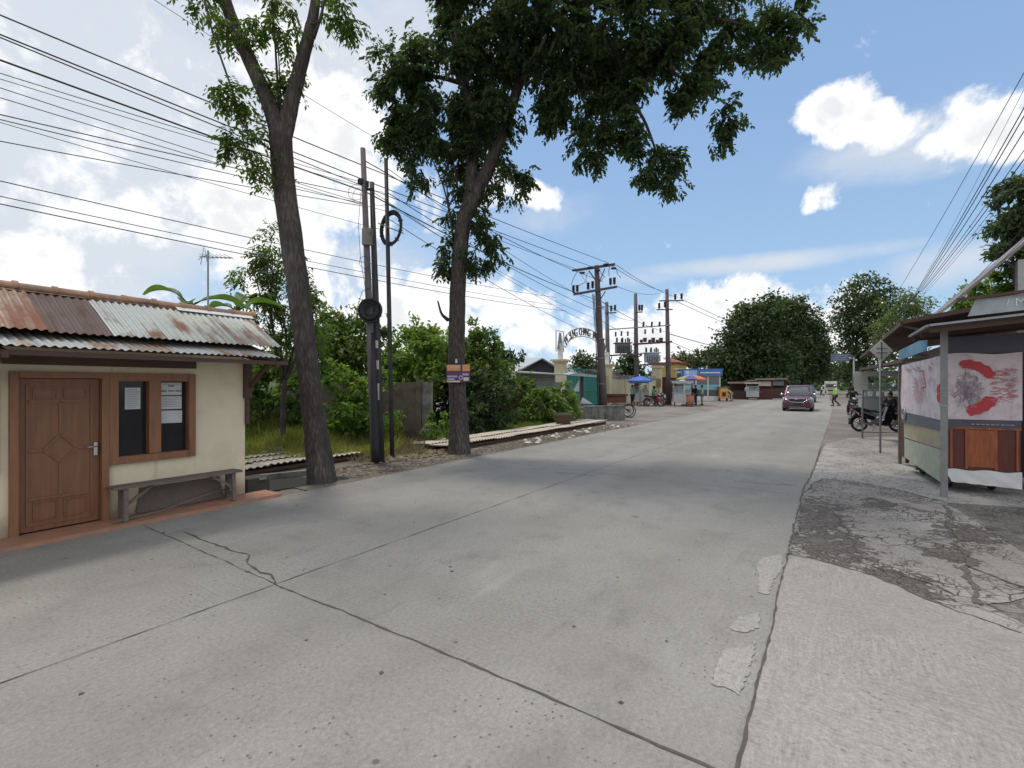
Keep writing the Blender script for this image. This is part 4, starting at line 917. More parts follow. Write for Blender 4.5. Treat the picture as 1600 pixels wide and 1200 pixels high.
for px, Z, bl, lab in [(1300, 210, [(1300, 592, 210, 8), (1285, 585, 210, 10), (1318, 585, 210, 10)], 'hazy far tree where the road ends'),
                       (1330, 130, [(1325, 578, 130, 14), (1345, 585, 130, 16), (1312, 588, 130, 8)], 'far tree under the blue road sign'),
                       (1272, 150, [(1268, 582, 150, 12), (1280, 592, 150, 10)], 'far tree left of the yellow truck')]:
    plant('background_tree', lab, 'tree', A3(px, Z), bl, 22, M['leaf_far'], 1.1, .7, group='far trees at the end of the road', clump=1.1, r0=.3)
# distant belt of trees all round (a mass nobody could count)
bl = []
for i in range(170):
    a = rad(-100+200*i/169)+random.uniform(-.01, .01); d_ = random.uniform(150, 240)
    if abs(a-atan2(U.x, U.y)) < .045: continue
    bl.append(((d_*sin(a), d_*cos(a), random.uniform(1.5, 4)), (random.uniform(5, 9), random.uniform(5, 9), random.uniform(3, 6.0)), 1.0))
o = simple_leaves('distant_trees', bl, 5.5, M['leaf_far'], None, (0, 100, 0), L=1.7, wid=1.3, clump_r=1.2, hollow=.5, kind='stuff')
o['label'] = 'distant belt of trees along the horizon'; o['category'] = 'trees'

# overgrown thicket behind the plot wall and along the shed
for i, (px, Z, bl, mt, lab) in enumerate([
    (392, 22, [(385, 600, 22, 30), (410, 590, 22, 30), (395, 630, 22, 30)], 'leaf_mid', 'thicket bush straight behind the house corner'),
    (470, 21, [(455, 590, 21, 30), (485, 600, 21, 32), (465, 630, 21, 34), (440, 555, 21, 24)], 'leaf_dark', 'dark thicket bush behind the leaning trunk'),
    (560, 20, [(540, 600, 20, 34), (575, 590, 20, 36), (560, 630, 20, 34), (600, 610, 20, 28)], 'leaf_mid', 'thicket bush behind the paired poles'),
    (640, 21, [(625, 580, 21, 34), (655, 575, 21, 34), (640, 610, 21, 34), (600, 575, 21, 24)], 'leaf_light', 'thicket bush behind the brown wall panel'),
    (700, 19, [(685, 590, 19, 32), (710, 580, 19, 34), (695, 625, 19, 34), (720, 640, 19, 30), (680, 650, 19, 22)], 'leaf_dark', 'thicket bush behind the large trunk'),
    (745, 21, [(740, 585, 21, 36), (770, 600, 21, 34), (755, 640, 21, 32)], 'leaf_mid', 'thicket bush left of the tin shed'),
    (800, 22.5, [(792, 620, 22.5, 14), (788, 642, 22.5, 20)], 'leaf_dark', 'thicket bush against the end of the tin shed')]):
    plant('thicket_bush', lab, 'bush', A3(px, Z), bl, 330, M[mt], .24, .13, group='thicket along the back of the plot', clump=.4, r0=.05)
# grass of the plot
def blades(name, poly, n, h0, h1, mt, label, wid=.014, lean=.35, hfun=None):
    """poly: (s,t) quad sampled bilinearly"""
    q = [np.array(tuple(R(*p))) for p in poly]; a, b = rng.random((n, 1)), rng.random((n, 1))
    p = (q[0]*(1-a)+q[1]*a)*(1-b)+(q[3]*(1-a)+q[2]*a)*b; p[:, 2] = -.02
    cl = rng.normal(size=(n, 3))*.06; cl[:, 2] = 0; p += cl
    hh = (h0+(h1-h0)*b[:, 0])*rng.uniform(.5, 1.3, n)*(.75+.35*np.sin(p[:, 0]*2.1)*np.sin(p[:, 1]*1.7+.5))
    ax = rng.normal(size=(n, 3))*lean; ax[:, 2] = 1
    o = leaf_mesh(name, p, ax, unit(n), hh, np.full(n, wid)*rng.uniform(.7, 1.6, n), mt, None, fold=.1, tip=.45, loc=tuple(R(*poly[0])), kind='stuff')
    o['label'] = label; o['category'] = 'grass'; return o
blades('grass', [(3.6, 9.6), (8.0, 8.7), (11.0, 12.0), (5.0, 15.5)], 24000, .34, .85, M['grass_y'], 'tall yellowing grass on the open plot behind the roofing sheets')
blades('grass', [(4.6, 12.4), (8.8, 10.2), (11.4, 12.5), (6.0, 17)], 9000, .6, 1.1, M['grass_g'], 'taller green grass at the back of the open plot', .018)
blades('grass', [(6.5, 8.3), (8.3, 8.1), (10.2, 9.8), (8.0, 10.4)], 2600, .18, .42, M['straw'], 'dry straw and dead stalks between poles and brown wall', .012, .8)
blades('grass', [(10.6, 9.0), (19, 9.2), (19, 10.0), (10.6, 11.0)], 2500, .10, .30, M['grass_g'], 'low green weeds behind the second row of roofing sheets', .02, .6)

# brown concrete panel wall of the plot
M['panel'] = mat('brown_stained_concrete', (.17, .135, .105), .9, var=.3, scale=2.5, bump=.003, dirt=(.065, .055, .04), dirt_amt=.8)
wa, wb = A3(425, 15.6), A3(656, 14.0); wa.z = wb.z = 0; dv = (wb-wa); Lw = dv.length; wrz = atan2(dv.y, dv.x)
pw = thing('panel_wall', 'brown stained concrete panel wall at the back of the grass plot', 'wall', wa, wrz)
x_ = 0; i = 0
npan = 4; st = Lw/npan
for i in range(npan+1):
    MB().box((i*st, 0, .90), (.16, .16, 1.84)).build('post', M['panel'], pw)
    if i < npan:
        for j in range(4): MB().box((i*st+st/2, 0, .2+.44*j), (st-.165, .05+.004*(j % 2), .4405)).build('panel', M['panel'], pw)
MB().box((Lw+.24, .02, .86), (.30, .10, 1.78)).build('end_panel', M['cement'], pw)
tag(MB().box((0, 0, 0), (.22, .16, .13), m=Matrix.Rotation(.5, 3, 'X') @ Matrix.Rotation(.3, 3, 'Y')).build('concrete_block', M['cement'], loc=G(652, 700)+Vector((0, 0, .07))), 'broken grey block lying in the dead stalks by the brown wall', 'block')

# roofing sheets laid over the drain
M['asbestos'] = mat('asbestos_roofing', (.56, .50, .42), .9, var=.14, scale=4, dirt=(.24, .20, .16), dirt_amt=.5)
def sheetrow(name, label, s0, s1, t0, t1, z0, rows, tilt=0.0):
    r = thing(name, label, 'roofing sheets', R((s0+s1)/2, (t0+t1)/2), RZ, 'asbestos roofing sheets laid over the roadside drain')
    n = max(1, round((s1-s0)/1.05)); ws = (s1-s0)/n; wt_ = (t1-t0)/rows
    for j in range(rows):
        for i in range(n):
            m_ = MB(); a = -(s1-s0)/2+i*ws; b = -(t1-t0)/2+j*wt_; dz = random.uniform(0, .012)+.012*(i % 2)
            corr(m_, a-.03, a+ws+.03, b, z0+dz+.035, b+wt_+.12, z0+dz-.005, pitch=.13, amp=.014, sub=8, thick=.006, nseg=3)
            m_.build('sheet', M['asbestos'], r)
    m_ = MB()
    for b in (-(t1-t0)/2+.1, 0, (t1-t0)/2-.1): m_.bar((-(s1-s0)/2, b, z0-.06), ((s1-s0)/2, b, z0-.06), .06, .07)
    m_.build('support_batten', M['wood_dark'], r); return r
sheetrow('roofing_sheets', 'four overlapping rows of cream roofing sheets on the ground right of the house', 3.85, 6.95, 8.75, 11.2, .10, 4)
sheetrow('roofing_sheets', 'long pale strip of roofing sheets along the verge under the woven basket', 8.9, 19.2, 7.85, 9.1, .10, 2)
tag(MB().box((0, 0, 0), (.30, .12, .09)).build('timber_block', M['wood_old'], loc=G(430, 716)+Vector((0, 0, .19)), rz=.1, bevel=.004), 'short timber block lying on the cream roofing sheets', 'timber block')
tag(MB().bar((0, 0, 0), (.45, .1, .0), .05, .03).build('timber_offcut', M['wood_old'], loc=G(400, 714)+Vector((-.05, 0, .17))), 'thin pale slat lying beside the timber block on the sheets', 'timber')
M['drain_shade'] = mat('wet_drain_shade', (.022, .02, .018), .35, var=.3)  # near-black wet colour stands in for the shade inside the open drain
sheet('drain', [(3.95, 7.25), (5.35, 7.02), (5.5, 7.25), (4.9, 7.95), (3.95, 8.55)], M['drain_shade'], -.002)
dr = thing('drain_block', 'blackened concrete block at the open drain beside the porch', 'concrete block', G(402, 768), RZ)
MB().box((0, .12, .11), (.36, .34, .22), taper=.92).build('block', mat('blackened_concrete', (.06, .055, .05), .9, var=.4, scale=5, bump=.004), dr, bevel=.015)
MB().box((.05, -.07, .20), (.12, .02, .03)).build('chipped_edge', M['cement'], dr)
tag(MB().bar(R(4.35, 8.35, .03), R(5.35, 7.95, .03), .09, .10).build('drain_kerb', M['cement'], bevel=.01), 'narrow grey kerb between the drain and the roofing sheets', 'kerb')

# litter, stones and fallen leaves on the verge
def debris(name, polyst, n, size, mt, label, flat=.3, zz=.0):
    m_ = MB(); q = [R(*p) for p in polyst]
    for i in range(n):
        a, b = random.random(), random.random(); p = (q[0].lerp(q[1], a)).lerp(q[3].lerp(q[2], a), b); sz = size*random.uniform(.35, 1.25)**1.5
        e = [Vector((random.uniform(.5, 1)*sz*sx, random.uniform(.5, 1)*sz*sy, 0)) for sx, sy in ((1, 0), (0, 1), (-1, 0), (0, -1))]
        o_ = p+Vector((0, 0, zz)); top = o_+Vector((random.uniform(-.2, .2)*sz, random.uniform(-.2, .2)*sz, sz*flat*random.uniform(.5, 1.3)))
        m_.add([o_+x for x in e]+[top], [(0, 1, 4), (1, 2, 4), (2, 3, 4), (3, 0, 4)])
    o = m_.build(name, mt); o['kind'] = 'stuff'; o['label'] = label; o['category'] = 'debris'; return o
debris('stones', [(5.6, 6.75), (20, 6.35), (20, 7.7), (5.6, 7.6)], 700, .045, mat('verge_stones', (.24, .21, .17), .9, var=.4), 'small stones scattered along the dirt verge')
debris('fallen_leaves', [(5.4, 6.95), (19, 6.5), (19, 7.9), (5.4, 8.2)], 2200, .055, mat('brown_leaf_litter', (.11, .075, .045), .9, var=.5, scale=15), 'brown fallen leaves covering the dirt verge', .12)
debris('litter', [(11.5, 6.8), (20, 6.6), (20, 7.7), (11.5, 7.7)], 46, .10, mat('pale_litter', (.66, .62, .55), .8, var=.1), 'pale scraps of litter on the verge by the basket', .5)
debris('stalks', [(6.6, 7.9), (8.9, 7.6), (9.0, 8.8), (7.0, 9.2)], 260, .09, M['straw'], 'heap of dry plant waste behind the slim pole', .6)
debris('road_litter', [(-1, .6), (16, .6), (16, 6.6), (-1, 6.6)], 110, .02, mat('leaf_scraps', (.10, .085, .06), .9, var=.4), 'tiny dry leaf scraps lying on the road', .15, .003)
debris('edge_dust', [(4.5, 6.45), (22, 6.1), (22, 6.9), (4.5, 6.9)], 900, .022, mat('edge_grit', (.22, .195, .16), .9, var=.4), 'grit gathered along the left road edge', .3)
debris('grit', [(9, .42), (30, .3), (30, -3), (9, -2.5)], 500, .03, mat('shoulder_grit', (.25, .22, .19), .9, var=.4), 'loose grit on the right shoulder')

# woven basket / planter on the sheets
bk = thing('woven_basket', 'brown woven basket standing on the pale roofing sheets', 'basket', G(880, 668)+Vector((0, 0, .14)), .2)
M['wicker'] = mat('brown_wicker', (.10, .062, .048), .85, var=.4, scale=20, stretch=(1, 1, 4), bump=.004)
d = MB(); secs = []
for zz, r_ in ((0, .27), (.02, .275), (.33, .38), (.36, .40), (.36, .36), (.30, .35), (.05, .26)):
    secs.append([(r_*cos(2*pi*i/20), r_*.8*sin(2*pi*i/20), zz) for i in range(20)])
d.loft(secs, caps=True); d.build('body', M['wicker'], bk)
d = MB()
for i in range(40): a = random.uniform(0, 2*pi); r_ = .28*sqrt(random.random()); d.tube([(r_*cos(a), r_*.8*sin(a), .26), (r_*1.3*cos(a), r_*sin(a), .38+random.uniform(0, .08))], .012, 4)
d.build('contents', M['wood_old'], bk)

# low cement wall, ramp block
lw0, lw1 = A3(908, 21.8), A3(975, 22.6); lw0.z = lw1.z = 0; dv = lw1-lw0
lw = thing('low_wall', 'low weathered cement wall in front of the tall crossarm pole', 'wall', lw0, atan2(dv.y, dv.x))
L_ = dv.length; MB().box((L_/2, 0, .33), (L_, .16, .62)).build('wall_body', M['cement'], lw); MB().box((L_/2, 0, .665), (L_+.08, .24, .05)).build('coping', M['cement'], lw)
for i in range(6): MB().box((.15+i*L_/6, -.09, .33), (.07, .02, .56)).build('rib', M['cement'], lw)
rb = thing('ramp_block', 'sloping grey cement block at the left end of the low wall', 'concrete block', A3(905, 21.5)-Vector((0, 0, H)), 0)
k = 21.5/F
MB().prism([(-12*k, 0, 0), (6*k, 0, 0), (6*k, 0, 20*k), (-4*k, 0, 1.25+.0), (-12*k, 0, 1.65)], (0, .5, 0)).build('block', M['cement'], rb, bevel=.02)
tag(MB().prism([A3(907, 22.4)-Vector((0, 0, H))+Vector((0, 0, .78)), A3(926, 22.4)-Vector((0, 0, H))+Vector((0, 0, .78)), A3(910, 22.4)-Vector((0, 0, H))+Vector((0, 0, 1.08))], (0, .03, 0)).build('tin_offcut', M['white']), 'pale triangular sheet leaning behind the low cement wall', 'sheet')
tag(MB().prism([A3(895, 23.4)-Vector((0, 0, H))+Vector((0, 0, 1.35)), A3(905, 23.4)-Vector((0, 0, H))+Vector((0, 0, 1.35)), A3(905, 23.4)-Vector((0, 0, H))+Vector((0, 0, 1.95))], (0, .03, 0)).build('tin_offcut', M['white']), 'pale triangular sheet leaning on the teal gate by the shed post', 'sheet')

# tin shed
Zs = 24.0; k = Zs/F
sh = thing('tin_shed', 'low shed of grey corrugated sheets with sagging tin roof behind the shrub', 'shed', A3(845, Zs)-Vector((0, 0, H)), 0)
hx = lambda px: (px-845)*k; hz_ = lambda py: H+(602-py)*k
d = MB(); d.box((hx(850), .1, .9), (52*k, .05, 1.8)); d.box((hx(795), -.3, .95), (40*k, .06, 1.9), 1)
for j in range(7): d.box((hx(843), .06, hz_(612-j*4.0)), (50*k, .03, 3.2*k), 0, m=Matrix.Rotation(.18, 3, 'X'))
d.build('sheet_wall', [mat('pale_slat_sheet', (.46, .49, .48), .6, .1, var=.2, dirt=(.25, .24, .22), dirt_amt=.5), M['wood_dark']], sh)
d = MB(); d.prism([(hx(748), -.9, hz_(583)), (hx(748), -.9, hz_(581)), (hx(806), -.9, hz_(580.5)), (hx(885), -1.0, hz_(586)), (hx(896), -1.0, hz_(583)), (hx(927), -1.0, hz_(587)), (hx(927), -1.0, hz_(590)), (hx(895), -1.0, hz_(588)), (hx(806), -.9, hz_(583.5))], (.0, 2.6, .10)); d.build('roof', M['zinc'], sh)
MB().box((hx(907), -.5, hz_(606)), (.12, .12, 1.2)).build('post', M['wood_dark'], sh); MB().box((hx(907), -.5, .5), (.09, .09, 1.1)).build('post', M['wood_dark'], sh)
d = MB()
for i in range(4): d.box((hx(795), -.36, hz_(594+5*i)), (9*k, .02, 2.2*k))
d.build('notice', M['cement'], sh)
# grey gabled hall
Zh = 48.0; k = Zh/F
hl = thing('gabled_hall', 'hall with pale grey metal gable roof behind the tin shed', 'building', A3(848, Zh)-Vector((0, 0, H)), 0)
gx = lambda px: (px-848)*k; gz = lambda py: H+(602-py)*k
d = MB(); d.box((gx(838), 5, 1.5), (58*k, 10, 3.0)); d.prism([(gx(812), .05, gz(585)), (gx(872), .05, gz(582)), (gx(847), .05, gz(563))], (0, .2, 0), 0); d.build('wall', mat('hall_interior_shade', (.045, .042, .05), .8), hl)  # near-black colour paints the shaded interior seen under the gable
d = MB()
d.prism([(gx(800), -.6, gz(586)), (gx(847), -.6, gz(561)), (gx(847), -.6, gz(559.5)), (gx(797), -.6, gz(585))], (-6.2, 16, .9)); d.prism([(gx(847), -.6, gz(561)), (gx(880), -.6, gz(581)), (gx(882), -.6, gz(580)), (gx(847), -.6, gz(559.5))], (-6.2, 16, .9))
d.build('roof', mat('pale_metal_roof', (.42, .45, .46), .5, .3, var=.08, stretch=(1, 6, 1)), hl)

# ================================================================== factory gate, sign arch, boundary wall
M['cream'] = mat('cream_paint', (.60, .54, .36), .8, var=.08, dirt=(.42, .37, .26), dirt_amt=.4, dscale=1.2)
M['teal'] = mat('teal_paint', (.030, .20, .165), .6, var=.12, dirt=(.05, .12, .10), dirt_amt=.4, dscale=1)
M['maroon'] = mat('maroon_paint', (.10, .028, .03), .6)
s0, s1 = 28.4, 36.6; GL = s1-s0
gt = thing('factory_gate', 'cream pillars and teal sheet gate under an arched company sign', 'gate', R(s0, 15.0), RZ)
for sx, hh in ((0, 3.15), (GL, 3.15)):
    d = MB(); d.box((sx, 0, hh/2), (.62, .62, hh)); d.box((sx, 0, hh+.06), (.80, .80, .12)); d.box((sx, 0, hh+.18), (1.05, 1.05, .13)); d.box((sx, 0, .25), (.74, .74, .5)); d.build('pillar', M['cream'], gt, bevel=.01)
    MB().box((sx, 0, hh+.72), (.26, .26, .96)).build('arch_post', M['white'], gt)
for x0, x1 in ((.33, GL/2-.02), (GL/2+.02, GL-.33)):
    d = MB(); d.box(((x0+x1)/2, .05, 1.25), (x1-x0, .04, 2.3))
    for j in range(int((x1-x0)/.3)): d.box((x0+.15+.3*j, .02, 1.25), (.05, .03, 2.28))
    for zz in (.15, 1.25, 2.38): d.box(((x0+x1)/2, .0, zz), (x1-x0, .05, .07))
    for j in range(int((x1-x0)/.16)): d.box((x0+.08+.16*j, .05, 2.62), (.025, .025, .46))
    d.box(((x0+x1)/2, .05, 2.84), (x1-x0, .04, .05)); d.build('gate_leaf', M['teal'], gt)
ca, ri, w_ = GL/2, 1.85, 4.0
arch = lambda th, off=0: Vector((ca-(w_+off)*cos(th), 0, 4.05+(ri+off)*sin(th)))
d = MB()
for off in (0, -.62): d.tube([arch(pi*(.06+.88*i/30), off) for i in range(31)], .045, 6)
for i in (0, 30): d.tube([arch(pi*(.06+.88*i/30), 0), arch(pi*(.06+.88*i/30), -.62)], .04, 6)
d.tube([(0, 0, 3.9), arch(pi*.06, -.3)], .05, 6); d.tube([(GL, 0, 3.9), arch(pi*.94, -.3)], .05, 6)
d.build('arch_frame', M['white'], gt)
M['brownletter'] = mat('brown_letters', (.12, .10, .06), .6)
d = MB(); body = 'PT.SUNG CHANG INDONESIA'; n = len(body)
for i, ch in enumerate(body):
    if ch == ' ': continue
    th = pi*(.135+.74*i/(n-1)); p = arch(th, -.31); tx = Vector((w_*sin(th), 0, ri*cos(th))).normalized()
    up = Vector((-tx.z, 0, tx.x)); M4 = Matrix(((tx.x, up.x, 0, p.x), (0, 0, -1, -.04), (tx.z, up.z, 0, p.z), (0, 0, 0, 1)))
    put_text(d, ch, .80, M4 @ Matrix.Diagonal((.85, 1, 1, 1)), ext=.03)
d.build('sign_lettering', M['brownletter'], gt)
d = MB(); d.bar((-.62, 0, 3.95), (-.62, 0, 5.3), .06); d.bar((-.62, 0, 5.3), (.45, 0, 5.3), .06); d.bar((-.62, 0, 3.95), (.45, 0, 3.95), .06); d.bar((.45, 0, 3.95), (.45, 0, 5.3), .06); d.build('logo_frame', M['white'], gt)
d = MB(); d.prism([(-.42, 0, 4.05), (-.18, 0, 4.05), (0, 0, 4.7), (.18, 0, 4.05), (.42, 0, 4.05), (.1, 0, 5.2), (-.1, 0, 5.2)], (0, .05, 0)); d.build('logo', M['galv'], gt)
# boundary wall
bw = thing('boundary_wall', 'long cream boundary wall between the teal gate and the brown gate', 'wall', R(s1+.3, 15.0), RZ)
L_ = 13.3; MB().box((L_/2, 0, 1.12), (L_, .2, 2.2)).build('wall_body', M['cream'], bw); MB().box((L_/2, 0, 2.28), (L_, .32, .12)).build('coping', M['cement'], bw)
for i in range(5): MB().box((.6+i*3.0, -.12, 1.1), (.34, .06, 2.2)).build('pilaster', M['cream'], bw)
for j in range(1): pass
d = MB()
for i in range(60): d.box((.1+i*.22, 0, 2.45), (.03, .03, .24))
d.build('spikes', M['galv'], bw)
g2 = thing('brown_gate', 'brown gate between cream pillars under a yellow gatehouse with red roof', 'gate', R(50.3, 15.0), RZ)
for sx in (0, 9.2):
    d = MB(); d.box((sx, 0, 1.75), (.8, .8, 3.5)); d.box((sx, 0, 3.6), (1.1, 1.1, .2)); d.build('pillar', M['cream'], g2)
d = MB()
for i in range(36): d.box((.5+i*.235, .1, 1.3), (.12, .05, 2.5))
for zz in (.3, 1.4, 2.5): d.box((4.6, .06, zz), (8.3, .05, .12))
d.build('gate_leaf', M['maroon'], g2)
d = MB(); d.box((11.6, 1.9, 2.2), (5.0, 3, 4.4)); d.build('gatehouse', mat('ochre_paint', (.55, .38, .12), .8), g2)
d = MB(); d.prism([(8.6, .1, 4.4), (14.6, .1, 4.4), (13.0, 1.9, 5.2), (10.2, 1.9, 5.2)], (0, .3, -.1)); d.prism([(8.6, .0, 4.38), (14.6, .0, 4.38), (14.6, 3.8, 4.38), (8.6, 3.8, 4.38)], (0, 0, .12)); d.build('roof', mat('red_tile_roof', (.26, .10, .06), .85, var=.2), g2)
MB().box((-.6, -.45, 1.9), (.7, .05, .9)).build('plaque', mat('brass_plaque', (.25, .17, .06), .5), g2)
rf_ = thing('red_roof_building', 'low factory building with dull red roof behind the cream wall', 'building', R(42.5, 16.6), RZ)
d = MB(); d.box((3, 2.5, 1.2), (6, 3, 2.4)); d.build('wall', M['cream'], rf_)
d = MB(); d.prism([(-.5, .6, 2.3), (6.5, .6, 2.3), (6.5, 2.5, 3.1), (-.5, 2.5, 3.1)], (0, 0, .12)); d.prism([(-.5, 4.4, 2.3), (6.5, 4.4, 2.3), (6.5, 2.5, 3.1), (-.5, 2.5, 3.1)], (0, 0, .12)); d.build('roof', mat('dull_red_roof', (.15, .065, .05), .9, var=.2), rf_)
wh = thing('white_shed_building', 'pale gabled factory roof seen behind the transformers', 'building', R(60, 34), RZ)
d = MB(); d.box((0, 0, 1.7), (14, 8, 3.4)); d.build('wall', M['white'], wh); d = MB(); d.prism([(-7.5, -4.6, 3.3), (7.5, -4.6, 3.3), (7.5, 0, 4.9), (-7.5, 0, 4.9)], (0, 0, .15)); d.prism([(-7.5, 4.6, 3.3), (7.5, 4.6, 3.3), (7.5, 0, 4.9), (-7.5, 0, 4.9)], (0, 0, .15)); d.build('roof', M['zinc'], wh)

# ================================================================== medium-voltage poles
M['polebrown'] = mat('aged_steel_pole', (.105, .08, .085), .75, var=.25, scale=2)
M['insul'] = mat('dark_insulator', (.03, .025, .04), .35)
Zm = 24.0; km = Zm/F
mb_ = A3(943, Zm); mb_.z = 0
mv = thing('power_pole', 'tall double crossarm power pole behind the low cement wall', 'pole', mb_, 0)
lp = lambda px, py, dy=0: P(px, py, Zm+dy)-mb_
MB().tube([lp(943, 660), lp(941, 600), lp(938, 530), lp(937, 528), lp(935, 470), lp(932, 415)], [.22, .205, .19, .165, .15, .12], 14).build('shaft', M['polebrown'], mv)
d = MB(); d.bar(lp(902, 422, -.12), lp(961, 413, -.12), .10, .12); d.bar(lp(935, 444, -.1), lp(920, 423, -.1), .05, .05); d.bar(lp(935, 444, -.1), lp(945, 420, -.1), .05, .05); d.build('crossarm', M['polebrown'], mv)
d = MB(); d.bar(lp(896, 460, -.14), lp(964, 448, -.14), .10, .11); d.bar(lp(938, 468, -.1), lp(946, 455, -.1), .05, .05); d.build('crossarm', M['polebrown'], mv)
def insulator(parent, p, up=1, sc=1.0, axis=None, name='insulator'):
    m_ = MB(); ax = Vector(axis or (0, 0, 1)); h = .24*sc
    m_.tube([p, p+ax*h], .018*sc, 6)
    for i in range(4): m_.tube([p+ax*(h*(.2+.22*i)-.012*sc), p+ax*(h*(.2+.22*i)+.03*sc)], [.055*sc, .035*sc], 10)
    m_.build(name, M['insul'], parent)
for px, py in ((902, 421), (914, 425), (926, 417), (938, 421), (951, 412), (963, 418)):
    insulator(mv, lp(px, py+1, -.2), axis=(-.9, -.25, -.1), sc=1.25)
for px, py in ((896, 458), (902, 457), (919, 453), (926, 451), (954, 446), (960, 445)):
    insulator(mv, lp(px, py, -.14), sc=1.6)
d = MB()
for a, b in (((902, 424), (893, 444)), ((918, 426), (916, 440)), ((938, 424), (945, 432)), ((953, 415), (952, 432)), ((963, 420), (970, 434)), ((893, 444), (900, 446)), ((916, 440), (903, 447)), ((945, 432), (938, 441))):
    d.tube([lp(*a, -.2), lp((a[0]+b[0])/2-1.5, (a[1]+b[1])/2+1, -.25), lp(*b, -.2)], .014, 4)
d.build('jumper_wire', M['black'], mv)
d = MB(); d.tube([lp(926, 460, -.12), lp(931, 530, -.25), lp(935, 640, -.3)], .022, 6); d.tube([lp(928, 460, -.12), lp(933, 530, -.25), lp(938, 640, -.3)], .022, 6); d.build('conduit', M['black'], mv)
d = MB()
for py in (480, 530, 560, 600): d.ring(lp(937+(py-415)*.02, py), .20, .02, (0, 0, 1), 16, 5)
d.build('pole_band', M['galv'], mv)

Zt = 40.0; kt = Zt/F
def tp(px, py, dy=0): return P(px, py, Zt+dy)
ts = thing('transformer_station', 'three tall poles joined by beams carrying two power transformers', 'transformer station', A3(997, Zt)-Vector((0, 0, H)), 0)
tb = ts.location.copy(); q_ = lambda px, py, dy=0: tp(px, py, dy)-tb
for x0, x1, yt in ((951, 948, 472), (995, 993, 459), (1045, 1042, 452)):
    MB().tube([q_(x0, 633), q_((x0*.6+x1*.4), 565), q_(x1, yt)], [.24, .20, .14], 12).build('pole', M['polebrown'] if x0 != 951 else M['polegrey'], ts)
d = MB(); d.bar(q_(950, 515, -.2), q_(993, 512, -.2), .09); d.build('beam', M['galv'], ts); d = MB(); d.bar(q_(993, 512, -.2), q_(1048, 508, -.2), .09); d.build('beam', M['galv'], ts)
d = MB(); d.bar(q_(989, 538, -.2), q_(1050, 534, -.2), .13, .15); d.bar(q_(989, 538, .3), q_(1050, 534, .3), .13, .15); d.build('beam', M['maroon'], ts)
d = MB(); d.bar(q_(943, 556, -.4), q_(1003, 553, -.4), .14, .12); d.bar(q_(943, 556, .4), q_(1003, 553, .4), .14, .12); d.bar(q_(951, 575, -.2), q_(956, 557, -.2), .08); d.bar(q_(996, 575, -.2), q_(990, 557, -.2), .08); d.build('platform', M['polebrown'], ts)
d = MB(); d.bar(q_(1000, 570, -.4), q_(1045, 569, -.4), .12, .12); d.bar(q_(1000, 570, .4), q_(1045, 569, .4), .12, .12); d.build('platform', M['polebrown'], ts)
for x0, x1, py, yy in ((1030, 1068, 470, 0), (1026, 1051, 484, 0), (945, 963, 489, 0), (993, 1004, 488, 0)):
    MB().bar(q_(x0, py, -.2), q_(x1, py-.5, -.2), .09).build('crossarm', M['polebrown'], ts)
for px, py in ((1055, 469), (1065, 468), (1039, 481), (1030, 483), (955, 487), (961, 486), (999, 486), (1003, 486)): insulator(ts, q_(px, py, -.2), sc=2.2)
for px, py in ((962, 516), (971, 515), (981, 515), (1008, 512), (1020, 511), (1032, 510)):
    insulator(ts, q_(px, py+2, -.2), sc=1.8, axis=(0, 0, -1), name='fuse_holder')
for px in (1005, 1018, 1030):
    insulator(ts, q_(px, 511, -.2), sc=1.9, axis=(.1, 0, 1))
    MB().box(q_(px+2.5, 531, -.2), (.26, .3, .34)).build('lightning_arrester', M['insul'], ts); MB().box(q_(px-3, 533, -.2), (.2, .2, .24)).build('fuse_base', M['maroon'], ts)
def transformer(px, py, wpx, hpx, mt, label):
    t_ = thing('transformer', label, 'transformer', tp(px, py+hpx/2), 0, 'power transformers on the pole station')
    w_, h_ = wpx*kt, hpx*kt; d = MB(); d.box((0, 0, h_/2), (w_*.8, .7, h_*.92)); d.box((0, 0, h_*.96), (w_, .85, .08)); d.build('tank', mt, t_, bevel=.02)
    d = MB()
    for i in range(9): d.box((-w_*.42+w_*.84*i/8, -.46, h_*.42), (.035, .24, h_*.62))
    d.build('cooling_fins', mt, t_)
    for i in range(3): insulator(t_, Vector((-w_*.32+i*w_*.32, .1, h_)), sc=1.9, name='bushing')
    for i in range(4): insulator(t_, Vector((-w_*.36+i*w_*.24, -.25, h_)), sc=1.3, name='bushing')
    return t_
transformer(973, 544, 27, 17, mat('grey_green_paint', (.14, .155, .14), .6), 'dark grey green transformer on the left platform between poles')
transformer(1018, 559, 25, 16, mat('pale_grey_paint', (.33, .37, .38), .5), 'pale grey transformer on the lower right platform')

# ================================================================== overhead wires
def wire(name, a, b, r, sag, label, group, ext=None, n=14, cat='cable'):
    a, b = Vector(a), Vector(b); pts = []
    for i in range(n+1):
        f = i/n; pts.append(a.lerp(b, f)-Vector((0, 0, 4*sag*f*(1-f))))
    o0 = a.copy(); o = MB().tube([p-o0 for p in pts], r, 5, caps=False).build(name, M['black'], loc=o0)
    return tag(o, label, cat, group)
def left_edge(y, t): Z = t/1.4570; return P(0, y, Z)
def back(a, b, k): return a+(a-b)*k
gL = 'overhead cables above the guard house'
armL, armM, armR = P(902, 421, Zm-.3), P(926, 417, Zm-.3), P(951, 411, Zm-.3)
def lwire(y, t, B, r, label, sag=.12, name='power_line'):
    A = left_edge(y, t); d_ = (A-B); A2 = A+d_*(9.0/d_.length); wire(name, A2, B, r, sag*1.6, label, gL, n=24)
lwire(8, 9.4, armR, .012, 'uppermost of the power lines over the guard house, ending at the upper crossarm', .1)
lwire(38, 9.2, armM, .012, 'second power line below the topmost one over the guard house', .1)
